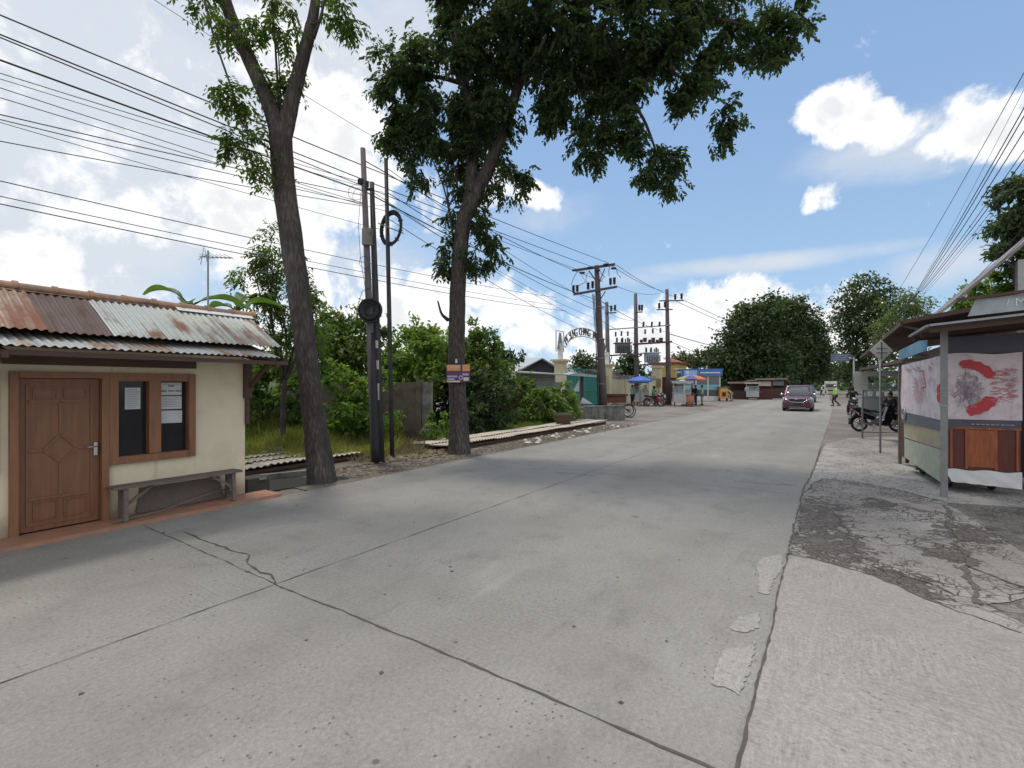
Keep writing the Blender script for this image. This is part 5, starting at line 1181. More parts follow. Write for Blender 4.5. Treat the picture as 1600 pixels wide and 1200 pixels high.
lwire(42, 8.9, armL, .010, 'thin power line just beneath the second one over the guard house', .1)
P1, P3 = P(568, 300, ZP), P(604, 305, 10.9)
lwire(88, 8.4, P(566, 298, ZP), .014, 'thick black cable sloping down to the clamp on the tallest verge pole', .03, 'telephone_cable')
cabs = [(95, P(566, 285, ZP), .006, 'slim cable running close along the thick black cable'), (104, P(568, 292, ZP), .005, 'lower slim cable beside the thick black cable'),
        (118, P(570, 318, ZP), .006, 'slim cable midway up the sky left of the leaning tree'), (133, P(603, 330, 10.9), .006, 'slim cable reaching the slim pole above its cable ring'),
        (160, P(566, 305, ZP), .008, 'medium cable crossing behind the leaning trunk below the fork'), (168, P(567, 318, ZP), .007, 'sagging cable that meets the tallest pole below its clamp'),
        (172, P(600, 360, 10.9), .005, 'faint cable crossing lower behind the leaning trunk'), (202, P(568, 322, ZP), .007, 'lowest of the cables reaching the tallest pole')]
for i, (y_, B, r_, lab) in enumerate(cabs): lwire(y_, 8.3+.05*i, B, r_, lab, .10, 'telephone_cable')
far = lambda px, py, Z: P(px, py, Z)
for y_, B, r_, lab in ((252, far(870, 465, 24), .008, 'upper of the three low lines above the roof ridge'), (276, far(880, 478, 24), .007, 'middle of the three low lines above the roof ridge'), (288, far(885, 486, 24), .009, 'lowest of the three low lines above the roof ridge')):
    lwire(y_, 9.6, B, r_, lab, .2)
wire('telephone_cable', P(150, -60, 8.0), P(604, 226, 10.9), .005, .05, 'thin cable passing the top of the leaning tree to the slim pole', gL)
wire('telephone_cable', P(604, 248, 10.9), P(690, 30, 14), .004, .0, 'faint cable rising from the slim pole into the large tree', gL)
gM = 'cables between the verge poles and the crossarm pole'
for i, (a, b, r_, lab) in enumerate([((568, 250, ZP), (943, 440, Zm), .011, 'upper cable from the tallest pole towards the crossarm pole'), ((568, 298, ZP), (938, 470, Zm), .014, 'thick cable running from the pole clamp to the crossarm pole'),
    ((604, 262, 10.9), (938, 478, Zm), .008, 'slim cable from the top of the slim pole to the crossarm pole'), ((604, 300, 10.9), (938, 487, Zm), .010, 'medium cable leaving the slim pole above the ring'),
    ((604, 318, 10.9), (937, 500, Zm), .007, 'lower slim cable leaving the slim pole above the ring'), ((583, 300, ZP), (937, 512, Zm), .007, 'cable from the shorter dark pole to the crossarm pole'),
    ((604, 340, 10.9), (938, 528, Zm), .008, 'lowest cable between slim pole and crossarm pole')]):
    wire('telephone_cable', P(*a), P(*b), r_, .22, lab, gM)
gF = 'power lines running on from the crossarm pole'
for a, b, r_, lab in [((963, 414, Zm), (1064, 466, Zt), .014, 'upper line from the crossarm to the right station pole'), ((951, 412, Zm), (1043, 456, Zt), .014, 'line from the upper crossarm to the top of the right station pole'),
    ((963, 447, Zm), (1030, 458, Zt), .012, 'line from the lower crossarm to the station'), ((938, 470, Zm), (1047, 520, Zt), .016, 'thick cable from the crossarm pole to the right station pole'),
    ((938, 480, Zm), (993, 500, Zt), .012, 'slim cable from the crossarm pole to the middle station pole'), ((904, 421, Zm), (948, 484, Zt), .010, 'line from the left crossarm end to the left station pole'), ((938, 500, Zm), (995, 520, Zt), .012, 'lower cable from the crossarm pole to the middle station pole')]:
    wire('power_line', P(*a), P(*b), r_, .25, lab, gF)
for a, b, r_, lab in [((1066, 468, Zt), (1262, 548, 105), .022, 'upper line leading from the station into the far trees'), ((1055, 470, Zt), (1245, 545, 105), .022, 'second line leading from the station into the far trees'),
    ((1047, 522, Zt), (1215, 556, 90), .035, 'thick sagging cable leading from the station into the far trees'), ((1048, 534, Zt), (1180, 575, 80), .02, 'lowest cable leading from the station into the far trees')]:
    wire('power_line', P(*a), P(*b), r_, .5, lab, 'lines from the transformer station to the far trees')
gR = 'cables above the right hand stalls'
def rwire(y, t, B, r, label, sag=.12):
    Z = t/(-.3471); A = P(1600, y, Z); d_ = A-B; A2 = A+d_*(7.0/d_.length); wire('power_line', A2, B, r, sag*1.5, label, gR, n=20)
rl = [(100, -2.9, (1405, 452, 21), .007, 'highest and steepest single cable over the stalls'), (126, -3.0, (1432, 455, 20), .004, 'faint cable beside the highest one over the stalls'), (155, -3.0, (1432, 456, 20), .010, 'first thick cable of the bundle over the stalls'),
      (168, -3.05, (1434, 456, 20), .010, 'second thick cable of the bundle over the stalls'), (192, -3.1, (1436, 456, 20), .010, 'third thick cable of the bundle over the stalls'), (222, -3.15, (1438, 456, 20), .008, 'slim cable in the middle of the bundle'),
      (236, -3.2, (1440, 456, 20), .010, 'thick cable low in the bundle over the stalls'), (252, -3.2, (1440, 460, 20), .006, 'slim cable low in the bundle over the stalls'), (262, -3.3, (1442, 462, 20), .005, 'lowest slim cable of the bundle'),
      (345, -4.0, (1470, 488, 20), .009, 'dark cable running into the leaves above the roof'), (362, -4.1, (1474, 492, 20), .007, 'lower dark cable running into the leaves above the roof')]
for y_, t_, B, r_, lab in rl: rwire(y_, t_, P(*B), r_, lab)
wire('power_line', P(1436, 456, 20), P(1345, 545, 60), .03, .4, 'twisted bundle of cables continuing behind the pale tree', gR)
# ================================================================== people
M['skin'] = mat('skin', (.30, .17, .11), .55, var=.05); M['hair'] = mat('black_hair', (.015, .012, .012), .5)
def cloth(n, c): return mat(n, c, .85, var=.12, scale=14)
C_ = {k: cloth(k+'_cloth', v) for k, v in dict(black=(.02, .02, .024), green=(.05, .24, .12), mint=(.22, .46, .36), white=(.62, .62, .60), navy=(.03, .04, .09), beige=(.50, .42, .33), hivis=(.36, .70, .12), grey=(.22, .22, .23), maroon=(.16, .03, .05), tan=(.33, .22, .14)).items()}
def skinned(name, verts, edges, radii, mt, parent, root=0, lv=1):
    me = bpy.data.meshes.new(name); me.from_pydata([tuple(v) for v in verts], edges, []); me.materials.append(mt)
    o = bpy.data.objects.new(name, me); COL.objects.link(o); o.parent = parent
    sk = o.modifiers.new('skin', 'SKIN'); sk.use_smooth_shade = True
    for i, r in enumerate(radii):
        d_ = me.skin_vertices[0].data[i]; r = (r, r) if not hasattr(r, '__len__') else r; d_.radius = r; d_.use_root = (i == root)
    ss = o.modifiers.new('smooth', 'SUBSURF'); ss.levels = lv; ss.render_levels = lv
    return o
STAND = (((.10, .01, .48), (.11, -.02, .08)), ((-.10, .02, .48), (-.11, 0, .08)))
WALK = (((.10, .16, .50), (.10, .10, .10)), ((-.10, .05, .46), (-.10, -.28, .13)))
ARMS = (((.25, -.02, 1.10), (.24, .08, .88)), ((-.25, -.02, 1.10), (-.24, .08, .88)))
SERVE = (((.24, .08, 1.10), (.14, .32, 1.06)), ((-.24, .08, 1.10), (-.14, .32, 1.06)))
SIT = (((.12, .42, .50), (.12, .40, .08)), ((-.12, .42, .50), (-.12, .40, .08)))
RIDE = (((.24, .30, .50), (.22, .22, .14)), ((-.24, .30, .50), (-.22, .22, .14)))
RARMS = (((.27, .22, 1.12), (.28, .46, 1.02)), ((-.27, .22, 1.12), (-.28, .46, 1.02)))
def person(label, loc, rz, shirt, trousers, legs=STAND, arms=ARMS, lean=0.0, hip=.88, cap=None, group=None, scale=1.0, helmet=None, sleeves=True, shoes='black'):
    r = thing('person', label, 'person', loc, rz, group); r.scale = (scale,)*3
    dz = hip-.88; ML = Matrix.Translation((0, 0, hip)) @ Matrix.Rotation(-lean, 4, 'X') @ Matrix.Translation((0, 0, -.88))
    up = lambda p: ML @ Vector(p)
    v = [Vector((0, 0, hip)), up((0, 0, 1.03)), up((0, 0, 1.22)), up((0, 0, 1.36)), up((0, .005, 1.44)), up((0, .02, 1.50)), up((0, .025, 1.565)), up((0, .02, 1.63))]
    e = [(i, i+1) for i in range(7)]; rr = [(.135, .10), (.125, .095), (.145, .105), (.12, .085), (.052, .052), (.066, .075), (.078, .090), (.045, .055)]
    v.append(up((0, .13, 1.545))); e.append((6, 8)); rr.append((.012, .014))           # nose
    for sx in (-1, 1): v.append(up((sx*.088, .01, 1.55))); e.append((6, len(v)-1)); rr.append((.010, .018))   # ears
    sh = []
    for sx, (el_, wr) in zip((1, -1), arms):
        el_, wr = Vector(el_), Vector(wr)
        if lean and arms is ARMS: el_, wr = up(el_), up(wr)+Vector((0, .05, -.05))
        else: el_, wr = el_+Vector((0, 0, dz)), wr+Vector((0, 0, dz))
        s_ = up((sx*.17, 0, 1.35)); i0 = len(v); fd = (wr-el_).normalized(); palm = wr+fd*.07; sd_ = Vector((0, 1, 0)) if abs(fd.y) < .6 else Vector((1, 0, 0))
        v += [s_, el_, wr, palm]; e += [(3, i0), (i0, i0+1), (i0+1, i0+2), (i0+2, i0+3)]; rr += [(.058, .058), (.040, .040), (.027, .025), (.034, .016)]
        for k_ in range(4):                                                            # fingers
            a = palm+sd_*(.021*(k_-1.5))+fd*.03; b = a+fd*(.052-.006*abs(k_-1.4))+Vector((0, .01, -.012)); n_ = len(v); v += [a, b]; e += [(i0+3, n_), (n_, n_+1)]; rr += [(.009, .009), (.007, .007)]
        n_ = len(v); v += [wr+fd*.04+sd_*.035, wr+fd*.075+sd_*.055]; e += [(i0+2, n_), (n_, n_+1)]; rr += [(.010, .010), (.008, .008)]
        sh.append((s_, el_, wr))
    lg = []
    for sx, (kn, an) in zip((1, -1), legs):
        kn, an = Vector(kn), Vector(an); h_ = Vector((sx*.085, 0, hip-.05)); i0 = len(v); toe = an+Vector((0, .16, -.05))
        v += [h_, kn, an, toe]; e += [(0, i0), (i0, i0+1), (i0+1, i0+2), (i0+2, i0+3)]; rr += [(.085, .085), (.055, .055), (.038, .038), (.035, .025)]
        lg.append((h_, kn, an, toe))
    skinned('body', v, e, rr, M['skin'], r)
    # shirt
    v = [Vector((0, 0, hip-.02))+(up((0, 0, .9))-up((0, 0, .88)))*.0, up((0, 0, 1.03)), up((0, 0, 1.22)), up((0, 0, 1.385))]; e = [(0, 1), (1, 2), (2, 3)]; rr = [(.155, .12), (.142, .112), (.162, .122), (.10, .08)]
    for s_, el_, wr in sh:
        i0 = len(v); end = el_.lerp(wr, .85) if sleeves else s_.lerp(el_, .8); v += [s_, s_.lerp(end, .55) if not sleeves else el_, end]; e += [(3, i0), (i0, i0+1), (i0+1, i0+2)]; rr += [(.070, .070), (.055, .055), (.045, .045)]
    skinned('shirt', v, e, rr, C_[shirt], r)
    v = [Vector((0, 0, hip))]; e = []; rr = [(.150, .115)]
    for h_, kn, an, toe in lg:
        i0 = len(v); v += [h_, kn, an.lerp(kn, .1)]; e += [(0, i0), (i0, i0+1), (i0+1, i0+2)]; rr += [(.098, .098), (.068, .068), (.058, .058)]
    skinned('trousers', v, e, rr, C_[trousers], r)
    for h_, kn, an, toe in lg:
        MB().loft([[an+Vector((.045*cos(t_), -.06, .01+.055*sin(t_)-.03)) for t_ in [pi*2*k/8 for k in range(8)]], [an+Vector((.05*cos(t_), .06, .05*sin(t_)-.035)) for t_ in [pi*2*k/8 for k in range(8)]], [an+Vector((.04*cos(t_), .20, .03*sin(t_)-.055)) for t_ in [pi*2*k/8 for k in range(8)]]]).build('shoe', C_[shoes], r)
    hc = up((0, .015, 1.575))
    if helmet: MB().ball(hc+Vector((0, 0, .0)), (.125, .14, .125), 14, 10).build('helmet', C_[helmet], r)
    else: MB().ball(hc+Vector((0, -.022, .018)), (.088, .096, .088), 14, 10).build('hair', M['hair'], r)
    if cap:
        d = MB(); d.ball(hc+Vector((0, -.005, .04)), (.095, .105, .07), 14, 8); d.box(hc+Vector((0, .12, .035)), (.13, .10, .012)); d.build('cap', C_[cap], r)
    for sx in (-1, 1): MB().ball(up((sx*.032, .112, 1.575)), .009, 6, 5).build('eye', M['black'], r)
    return r

# ================================================================== motorcycle
M['tyre'] = mat('tyre_rubber', (.02, .02, .02), .85); M['bikeblack'] = mat('glossy_black_paint', (.012, .012, .016), .25, coat=.6, var=.05); M['bikered'] = mat('glossy_red_paint', (.22, .02, .025), .3, coat=.6, var=.05)
M['bikegrey'] = mat('silver_grey_plastic', (.32, .32, .34), .4, .3); M['seat'] = mat('black_vinyl', (.022, .02, .022), .6); M['chrome'] = mat('chrome', (.65, .65, .66), .18, 1.0, var=.03)
M['lamp'] = mat('lamp_lens', (.75, .76, .78), .1, var=.02, coat=.5); M['redlens'] = mat('red_lens', (.35, .02, .02), .2)
def motorcycle(label, loc, rz, group='parked and ridden motorcycles'):
    r = thing('motorcycle', label, 'motorcycle', loc, rz, group); Rw = .285
    for xx in (-.62, .62):
        wh_ = MB(); wh_.ring((xx, 0, Rw), Rw-.035, .036, (0, 1, 0), 30, 8); w_ = wh_.build('wheel', M['tyre'], r)
        d = MB(); d.ring((xx, 0, Rw), Rw-.075, .016, (0, 1, 0), 28, 6, sq=1.6); d.tube([(xx, -.05, Rw), (xx, .05, Rw)], .045, 12)
        for i in range(5):
            th = 2*pi*i/5+.3; d.bar((xx, 0, Rw), (xx+cos(th)*(Rw-.08), 0, Rw+sin(th)*(Rw-.08)), .028, .022, up=(0, 1, 0))
        d.build('rim', M['bikegrey'], w_)
        MB().ring((xx+.0, .055, Rw), .09, .006, (0, 1, 0), 18, 4).build('brake_disc', M['chrome'], w_)
    d = MB()                                                                            # leg shield and belly
    def slab(poly, hw, mi=0): d.prism([(p[0], -hw, p[1]) for p in poly], (0, 2*hw, 0), mi)
    slab([(.30, .30), (.46, .42), (.50, .62), (.40, .86), (.30, .90), (.22, .70), (.16, .45), (.05, .36), (-.15, .34), (-.12, .26), (.15, .22)], .075)
    slab([(.36, .45), (.52, .40), (.50, .62), (.44, .72), (.30, .70)], .16)
    d.build('leg_shield', M['bikeblack'], r, bevel=.02)
    d = MB(); slab([(-.18, .40), (-.10, .62), (-.30, .70), (-.62, .80), (-.88, .84), (-.80, .74), (-.55, .60), (-.40, .45)], .105); d.build('side_cover', M['bikeblack'], r, bevel=.025)
    d = MB(); slab([(-.12, .52), (-.05, .60), (-.55, .74), (-.72, .78), (-.50, .66)], .113); d.build('side_stripe', M['bikegrey'], r, bevel=.01)
    d = MB(); d.loft([[(x0, y0*w__, z0+hh*z_) for y0, z_ in ((-1, 0), (-1, .6), (-.6, 1), (.6, 1), (1, .6), (1, 0))] for x0, w__, z0, hh in ((.02, .07, .66, .05), (-.12, .12, .69, .07), (-.40, .13, .72, .07), (-.48, .14, .74, .09), (-.75, .12, .80, .07), (-.84, .08, .83, .03))]); d.build('seat', M['seat'], r)
    d = MB(); d.bar((-.2, 0, .36), (.05, 0, .40), .16, .18); d.tube([(0, -.10, .36), (0, .10, .36)], .09, 12); d.bar((-.15, .07, .3), (-.62, .08, .29), .04, .06); d.bar((-.15, 0, .34), (-.15, 0, .55), .10, .10); d.build('engine', M['bikegrey'], r)
    d = MB(); d.tube([(.05, -.09, .34), (-.02, -.12, .22), (-.25, -.13, .22)], .018, 8); d.tube([(-.25, -.135, .22), (-.30, -.14, .24), (-.72, -.15, .38), (-.78, -.15, .40)], [.025, .042, .045, .03], 12); d.build('exhaust', M['chrome'], r)
    d = MB()
    for sy in (-.075, .075): d.tube([(.62, sy, Rw), (.50, sy, .62)], .018, 8)
    d.tube([(.50, 0, .60), (.36, 0, .92)], .025, 8); d.build('fork', M['bikegrey'], r)
    d = MB(); d.ring((.62, 0, Rw), Rw+.015, .05, (0, 1, 0), 14, 6, arc=(rad(-40), rad(75)), sq=1.1); d.build('front_mudguard', M['bikeblack'], r)
    d = MB(); d.ring((-.62, 0, Rw), Rw+.03, .045, (0, 1, 0), 12, 6, arc=(rad(-95), rad(-10)), sq=1.2); d.box((-.93, 0, .42), (.02, .14, .12)); d.build('rear_mudguard', M['seat'], r)
    d = MB()
    for sy in (-.07, .07): d.tube([(-.62, sy, Rw), (-.55, sy*1.3, .62)], [.022, .03], 8)
    d.build('shock_absorber', M['bikered'], r)
    d = MB(); d.ball((.36, 0, .95), (.12, .13, .085), 14, 8); d.prism([(.42, -.12, .90), (.50, -.05, .80), (.50, .05, .80), (.42, .12, .90), (.34, .1, 1.02), (.34, -.1, 1.02)], (-.1, 0, .02)); d.build('handlebar_cowl', M['bikeblack'], r)
    d = MB(); d.ball((.45, 0, .94), (.045, .085, .05), 12, 8); d.build('headlight', M['lamp'], r)
    d = MB(); d.ball((.52, .10, .66), (.03, .05, .03), 10, 6); d.build('indicator', M['lamp'], r); d = MB(); d.ball((.52, -.10, .66), (.03, .05, .03), 10, 6); d.build('indicator', M['lamp'], r)
    d = MB(); d.tube([(.22, -.33, 1.0), (.30, -.16, .98), (.34, 0, .96), (.30, .16, .98), (.22, .33, 1.0)], .014, 8); d.build('handlebar', M['seat'], r)
    for sy in (-1, 1):
        d = MB(); d.tube([(.29, sy*.20, .98), (.28, sy*.28, 1.14)], .006, 5); d.ball((.27, sy*.30, 1.17), (.015, .06, .035), 10, 6); d.build('mirror', M['seat'], r)
    d = MB(); d.ball((-.87, 0, .76), (.04, .08, .045), 10, 6); d.build('tail_light', M['redlens'], r)
    MB().tube([(-.30, 0, .78), (-.62, -.11, .86), (-.86, -.09, .90), (-.86, .09, .90), (-.62, .11, .86), (-.30, 0, .78)], .012, 6).build('grab_rail', M['bikegrey'], r)
    MB().tube([(-.02, .08, .26), (-.05, .22, .0)], .012, 6).build('side_stand', M['bikegrey'], r)
    MB().box((.47, 0, .76), (.01, .22, .09)).build('number_plate', M['black'], r)
    return r
def gz(px, Z): v = A3(px, Z); v.z = 0; return v
bike = motorcycle('black underbone motorcycle parked side-on beside the kiosk door panel', gz(1372, 16.8), rad(-7))
dup(bike, gz(1333, 25), rad(-118), 'dark motorcycle facing the camera with a rider in black', swap=None)
dup(bike, gz(1348, 29), rad(-100), 'dark motorcycle parked behind the rider, by the white food cabinet')
dup(bike, gz(1385, 23.5), rad(-60), 'motorcycle half hidden beside the white food cabinet')
dup(bike, gz(1022, 37.2), rad(-50), 'red motorcycle parked before the blue umbrella stall', swap={M['bikeblack']: M['bikered']})
dup(bike, gz(1030, 39.5), rad(-70), 'dark motorcycle behind the red one near the transformer pole')
dup(bike, gz(1212, 60), rad(-90), 'motorcycle parked under the big trees by the grey stall')
person('rider in black jacket and helmet sitting on the motorcycle facing the camera', gz(1333, 25.2)+Vector((.05, .12, 0)), rad(-118-90), 'black', 'black', RIDE, RARMS, lean=.12, hip=.80, helmet='black')

# ================================================================== car
def wheel_part(r, x0, y0, R0=.31, w=.20):
    d = MB(); d.loft([[(x0+rr*cos(t_), y0+yy, R0+rr*sin(t_)) for t_ in [2*pi*k/26 for k in range(26)]] for yy, rr in ((-w/2, R0*.72), (-w/2, R0*.96), (-w*.3, R0), (w*.3, R0), (w/2, R0*.96), (w/2, R0*.72))]); t_ = d.build('wheel', M['tyre'], r)
    sy = 1 if y0 > 0 else -1; d = MB(); d.ring((x0, y0+sy*w*.46, R0), R0*.62, .02, (0, 1, 0), 24, 6); d.tube([(x0, y0+sy*w*.40, R0), (x0, y0+sy*w*.5, R0)], R0*.16, 12)
    for i in range(6):
        a = 2*pi*i/6; d.bar((x0, y0+sy*w*.44, R0), (x0+cos(a)*R0*.62, y0+sy*w*.44, R0+sin(a)*R0*.62), .05, .03, up=(0, 1, 0))
    d.build('rim', M['bikegrey'], t_)
M['carpaint'] = mat('maroon_metallic', (.105, .024, .05), .32, .35, var=.05, coat=.8); M['carglass'] = mat('car_glass', (.06, .07, .08), .05, var=.03, spec=.9); M['navy'] = mat('dark_blue_paint', (.03, .04, .12), .3, .3, coat=.7, var=.05)
def ringsec(x0, hw, zb, zt, n=14, tum=.93, e=.28):
    pts = []
    for k in range(n):
        a = 2*pi*k/n; ca_, sa_ = cos(a), sin(a); yy = math.copysign(abs(ca_)**e, ca_); zz = math.copysign(abs(sa_)**e, sa_)
        z_ = (zb+zt)/2+zz*(zt-zb)/2; pts.append((x0, hw*yy*(1-(1-tum)*max(0, zz)), z_))
    return pts
def car(label, loc, rz, paint):
    r = thing('minivan', label, 'car', loc, rz, 'cars on the road')
    st = [(0, .58, .30, .58), (.03, .70, .24, .68), (.10, .775, .20, .80), (.28, .81, .18, .90), (.60, .83, .18, .965), (1.0, .83, .18, 1.03), (1.6, .835, .18, 1.05), (2.6, .835, .18, 1.07), (3.5, .83, .18, 1.09), (3.95, .80, .22, 1.08), (4.10, .72, .30, 1.02)]
    MB().loft([ringsec(2.05-x0, hw, zb, zt, 20) for x0, hw, zb, zt in st]).build('body', paint, r)
    gh = [(.92, .70, 1.0, 1.03), (1.15, .74, 1.0, 1.24), (1.55, .75, 1.0, 1.575), (1.9, .745, 1.0, 1.64), (3.5, .74, 1.0, 1.66), (3.8, .72, 1.0, 1.58), (4.02, .68, 1.0, 1.12)]
    MB().loft([ringsec(2.05-x0, hw, zb, zt, 20, .80, .35) for x0, hw, zb, zt in gh]).build('windows', M['carglass'], r)
    d = MB(); d.loft([ringsec(2.05-x0, hw*.83, zt-.07, zt+.012, 14, .9, .4) for x0, hw, zb, zt in gh[2:6]]); d.build('roof', paint, r)
    for sy in (-1, 1):
        for a, b in (((1.10, .715, .99), (.52, .60, 1.62)), ((.20, .745, 1.0), (.16, .60, 1.65)), ((-.85, .745, 1.0), (-.88, .60, 1.66)), ((-1.92, .70, 1.0), (-1.66, .58, 1.63))):
            MB().bar((a[0], sy*a[1], a[2]), (b[0], sy*b[1], b[2]), .07, .05).build('pillar', paint, r)
        d = MB(); d.ball((.93, sy*.90, 1.06), (.06, .10, .07), 12, 8); d.build('mirror', M['chrome'] if paint is M['carpaint'] else paint, r)
        d = MB(); d.prism([(1.93, sy*.46, .72), (1.76, sy*.80, .78), (1.72, sy*.80, .90), (1.86, sy*.52, .82)], (.02, 0, .0)); d.build('headlight', M['lamp'], r)
        d = MB(); d.ball((1.99, sy*.60, .42), (.03, .05, .045), 12, 8); d.build('fog_lamp', M['lamp'], r)
        for xx in (.62+.68, -1.36): wheel_part(r, xx, sy*.74)
    d = MB(); d.prism([(2.03, -.36, .62), (2.03, -.50, .74), (2.0, .0-.44, .80), (2.0, .44, .80), (2.03, .50, .74), (2.03, .36, .62)], (.02, 0, 0)); d.build('grille', M['black'], r)
    d = MB(); d.tube([(1.93, -.74, .80), (2.045, -.52, .72), (2.055, -.36, .60), (2.06, 0, .57), (2.055, .36, .60), (2.045, .52, .72), (1.93, .74, .80)], .017, 6); d.tube([(2.03, -.42, .80), (2.04, .42, .80)], .012, 6); d.ring((2.06, 0, .80), .05, .012, (1, 0, 0), 14, 5); d.build('chrome_trim', M['chrome'], r)
    d = MB(); d.box((2.05, 0, .32), (.06, 1.05, .08)); d.build('lower_grille', M['black'], r); MB().box((2.07, 0, .27), (.05, .95, .035)).build('bumper_trim', M['bikegrey'], r)
    MB().box((2.075, 0, .47), (.015, .40, .12)).build('number_plate', M['black'], r)
    return r
cdir = atan2(-U.y, -U.x)
cr = car('maroon minivan driving towards the camera in the right lane', gz(1248, 31.4), cdir, M['carpaint'])
dup(cr, gz(1259, 47), cdir, 'dark blue car following close behind the maroon minivan', swap={M['carpaint']: M['navy']})
tr_ = thing('cargo_truck', 'small cream truck far away where the road ends', 'truck', gz(1298, 100), cdir)
M['creamtruck'] = mat('cream_truck_paint', (.56, .50, .36), .5)
d = MB(); d.box((.6, 0, 1.25), (1.6, 2.1, 1.7), taper=.93); d.build('cab', M['creamtruck'], tr_, bevel=.06); MB().box((1.41, 0, 1.55), (.05, 1.6, .6)).build('windscreen', M['carglass'], tr_)
MB().box((-1.9, 0, 1.55), (3.2, 2.2, 1.9)).build('cargo_box', M['white'], tr_, bevel=.03); MB().box((-.6, 0, .55), (4.4, .9, .2)).build('chassis', M['black'], tr_)
for xx in (.7, -2.2):
    for yy in (-.9, .9): wheel_part(tr_, xx, yy, .38, .24)
for yy in (-.75, .75): MB().ball((1.43, yy, .8), (.04, .13, .1), 10, 6).build('headlight', M['lamp'], tr_)

# ================================================================== people on the left and on the road
person('person in green safety vest and white cap walking across the right lane', gz(1305, 37), rad(70), 'hivis', 'black', WALK, ARMS, cap='white')
person('person in white shirt and dark trousers walking far down the road', gz(1284, 72), rad(60), 'white', 'black', WALK, ARMS)
person('person in beige clothes bending towards the orange machine', gz(1143, 48.9), rad(75), 'beige', 'beige', STAND, ARMS, lean=.95)
person('person in pale shirt standing under the big trees by the white cart', gz(1167, 55), rad(-60), 'white', 'black')
person('person in white shirt standing left of the blue umbrella stall', gz(988, 38.6), rad(-60), 'mint', 'black', STAND, SERVE, cap='black')
person('person in dark clothes serving behind the blue umbrella stall', gz(1008, 39.4), rad(190), 'tan', 'black', STAND, SERVE)
person('person in green jacket sitting on the red motorcycle', gz(1022, 37.4)+Vector((-.05, .08, 0)), rad(-140), 'green', 'black', RIDE, RARMS, hip=.80, lean=.1, helmet='black')
person('person in black shirt behind the rainbow umbrella cart', gz(1087, 39.6), rad(100), 'black', 'navy', STAND, SERVE)
person('person in mint green shirt standing under the rainbow umbrella', gz(1097, 39.0), rad(60), 'mint', 'grey', STAND, ARMS)
person('person in navy shirt left of the one in mint green', gz(1081, 40.2), rad(150), 'navy', 'maroon', STAND, SERVE)
person('person dressed in black sitting beside the white food cabinet', gz(1391, 19.6), rad(110), 'black', 'navy', SIT, SERVE, hip=.56)

# ================================================================== vendor carts, umbrellas, stools
M['alu'] = mat('brushed_aluminium', (.50, .51, .52), .45, .6, var=.15, stretch=(1, 1, 8)); M['glass'] = None
def glass_mat():
    m_, t, b = newmat('clear_glass'); b.inputs['Base Color'].default_value = (.8, .88, .9, 1); b.inputs['Transmission Weight'].default_value = .85; b.inputs['Roughness'].default_value = .05; b.inputs['IOR'].default_value = 1.1
    return m_
M['glass'] = glass_mat()
def food_cart(label, loc, rz, w=1.3, dp=.7, h=1.95, body=None, roof=None, group='vendor carts'):
    r = thing('food_cart', label, 'food cart', loc, rz, group); body = body or M['alu']
    d = MB(); d.box((0, 0, .66), (w, dp, .72)); d.build('cabinet', body, r, bevel=.01)
    for sx in (-1, 1): MB().box((sx*w*.245, -dp/2-.012, .66), (w*.46, .02, .62)).build('cabinet_door', body, r, bevel=.004)
    MB().box((0, 0, 1.04), (w+.08, dp+.1, .035)).build('counter', M['alu'], r)
    d = MB()
    for sx in (-1, 1):
        for sy in (-1, 1): d.box((sx*(w/2-.03), sy*(dp/2-.03), (1.06+h)/2), (.035, .035, h-1.06))
    for sy in (-1, 1): d.box((0, sy*(dp/2-.03), 1.55), (w-.1, .025, .025))
    d.build('upper_frame', M['alu'], r)
    d = MB(); d.box((0, -dp/2+.03, 1.30), (w-.1, .006, .46)); d.build('glass_pane', M['glass'], r); MB().box((0, 0, 1.30), (w-.14, dp-.2, .02)).build('shelf', M['alu'], r)
    d = MB(); d.box((0, 0, h+.03), (w+.3, dp+.35, .05)); d.box((0, -dp/2-.16, h-.06), (w+.3, .03, .16)); d.build('cart_roof', roof or M['alu'], r)
    for sx in (-1, 1):
        d = MB(); d.ring((sx*(w/2-.12), 0, .19), .16, .03, (1, 0, 0), 20, 6); d.tube([(sx*(w/2-.12)-.03, 0, .19), (sx*(w/2-.12)+.03, 0, .19)], .05, 8)
        for i in range(6): a = pi*i/6; d.tube([(sx*(w/2-.12), -.15*cos(a), .19-.15*sin(a)), (sx*(w/2-.12), .15*cos(a), .19+.15*sin(a))], .006, 4)
        d.build('wheel', M['tyre'], r)
    d = MB(); d.tube([(w/2, -.25, .85), (w/2+.3, -.25, .9), (w/2+.3, .25, .9), (w/2, .25, .85)], .018, 6); d.build('push_handle', M['galv'], r)
    d = MB(); 
    for i in range(4): d.tube([(-w*.35+i*w*.2, .05, 1.06), (-w*.35+i*w*.2, .05, 1.06+.16+.04*(i % 2))], [.06, .05], 10)
    d.build('jars', M['tan'] if 'tan' in M else M['cream_print'], r)
    return r
fc = food_cart('silver vendor cart with glass top under the white and rainbow umbrellas', gz(1065, 37.3), rad(-12))
dup(fc, gz(1000, 38.8), rad(-25), 'pale vendor cart with snack shelves under the blue umbrella')
dup(fc, gz(1176, 54), rad(-30), 'white vendor cart under the big dark trees')
dup(fc, gz(1376, 20.3), rad(-28), 'tall pale glass food cabinet cart behind the parked black motorcycle', scale=1.12)
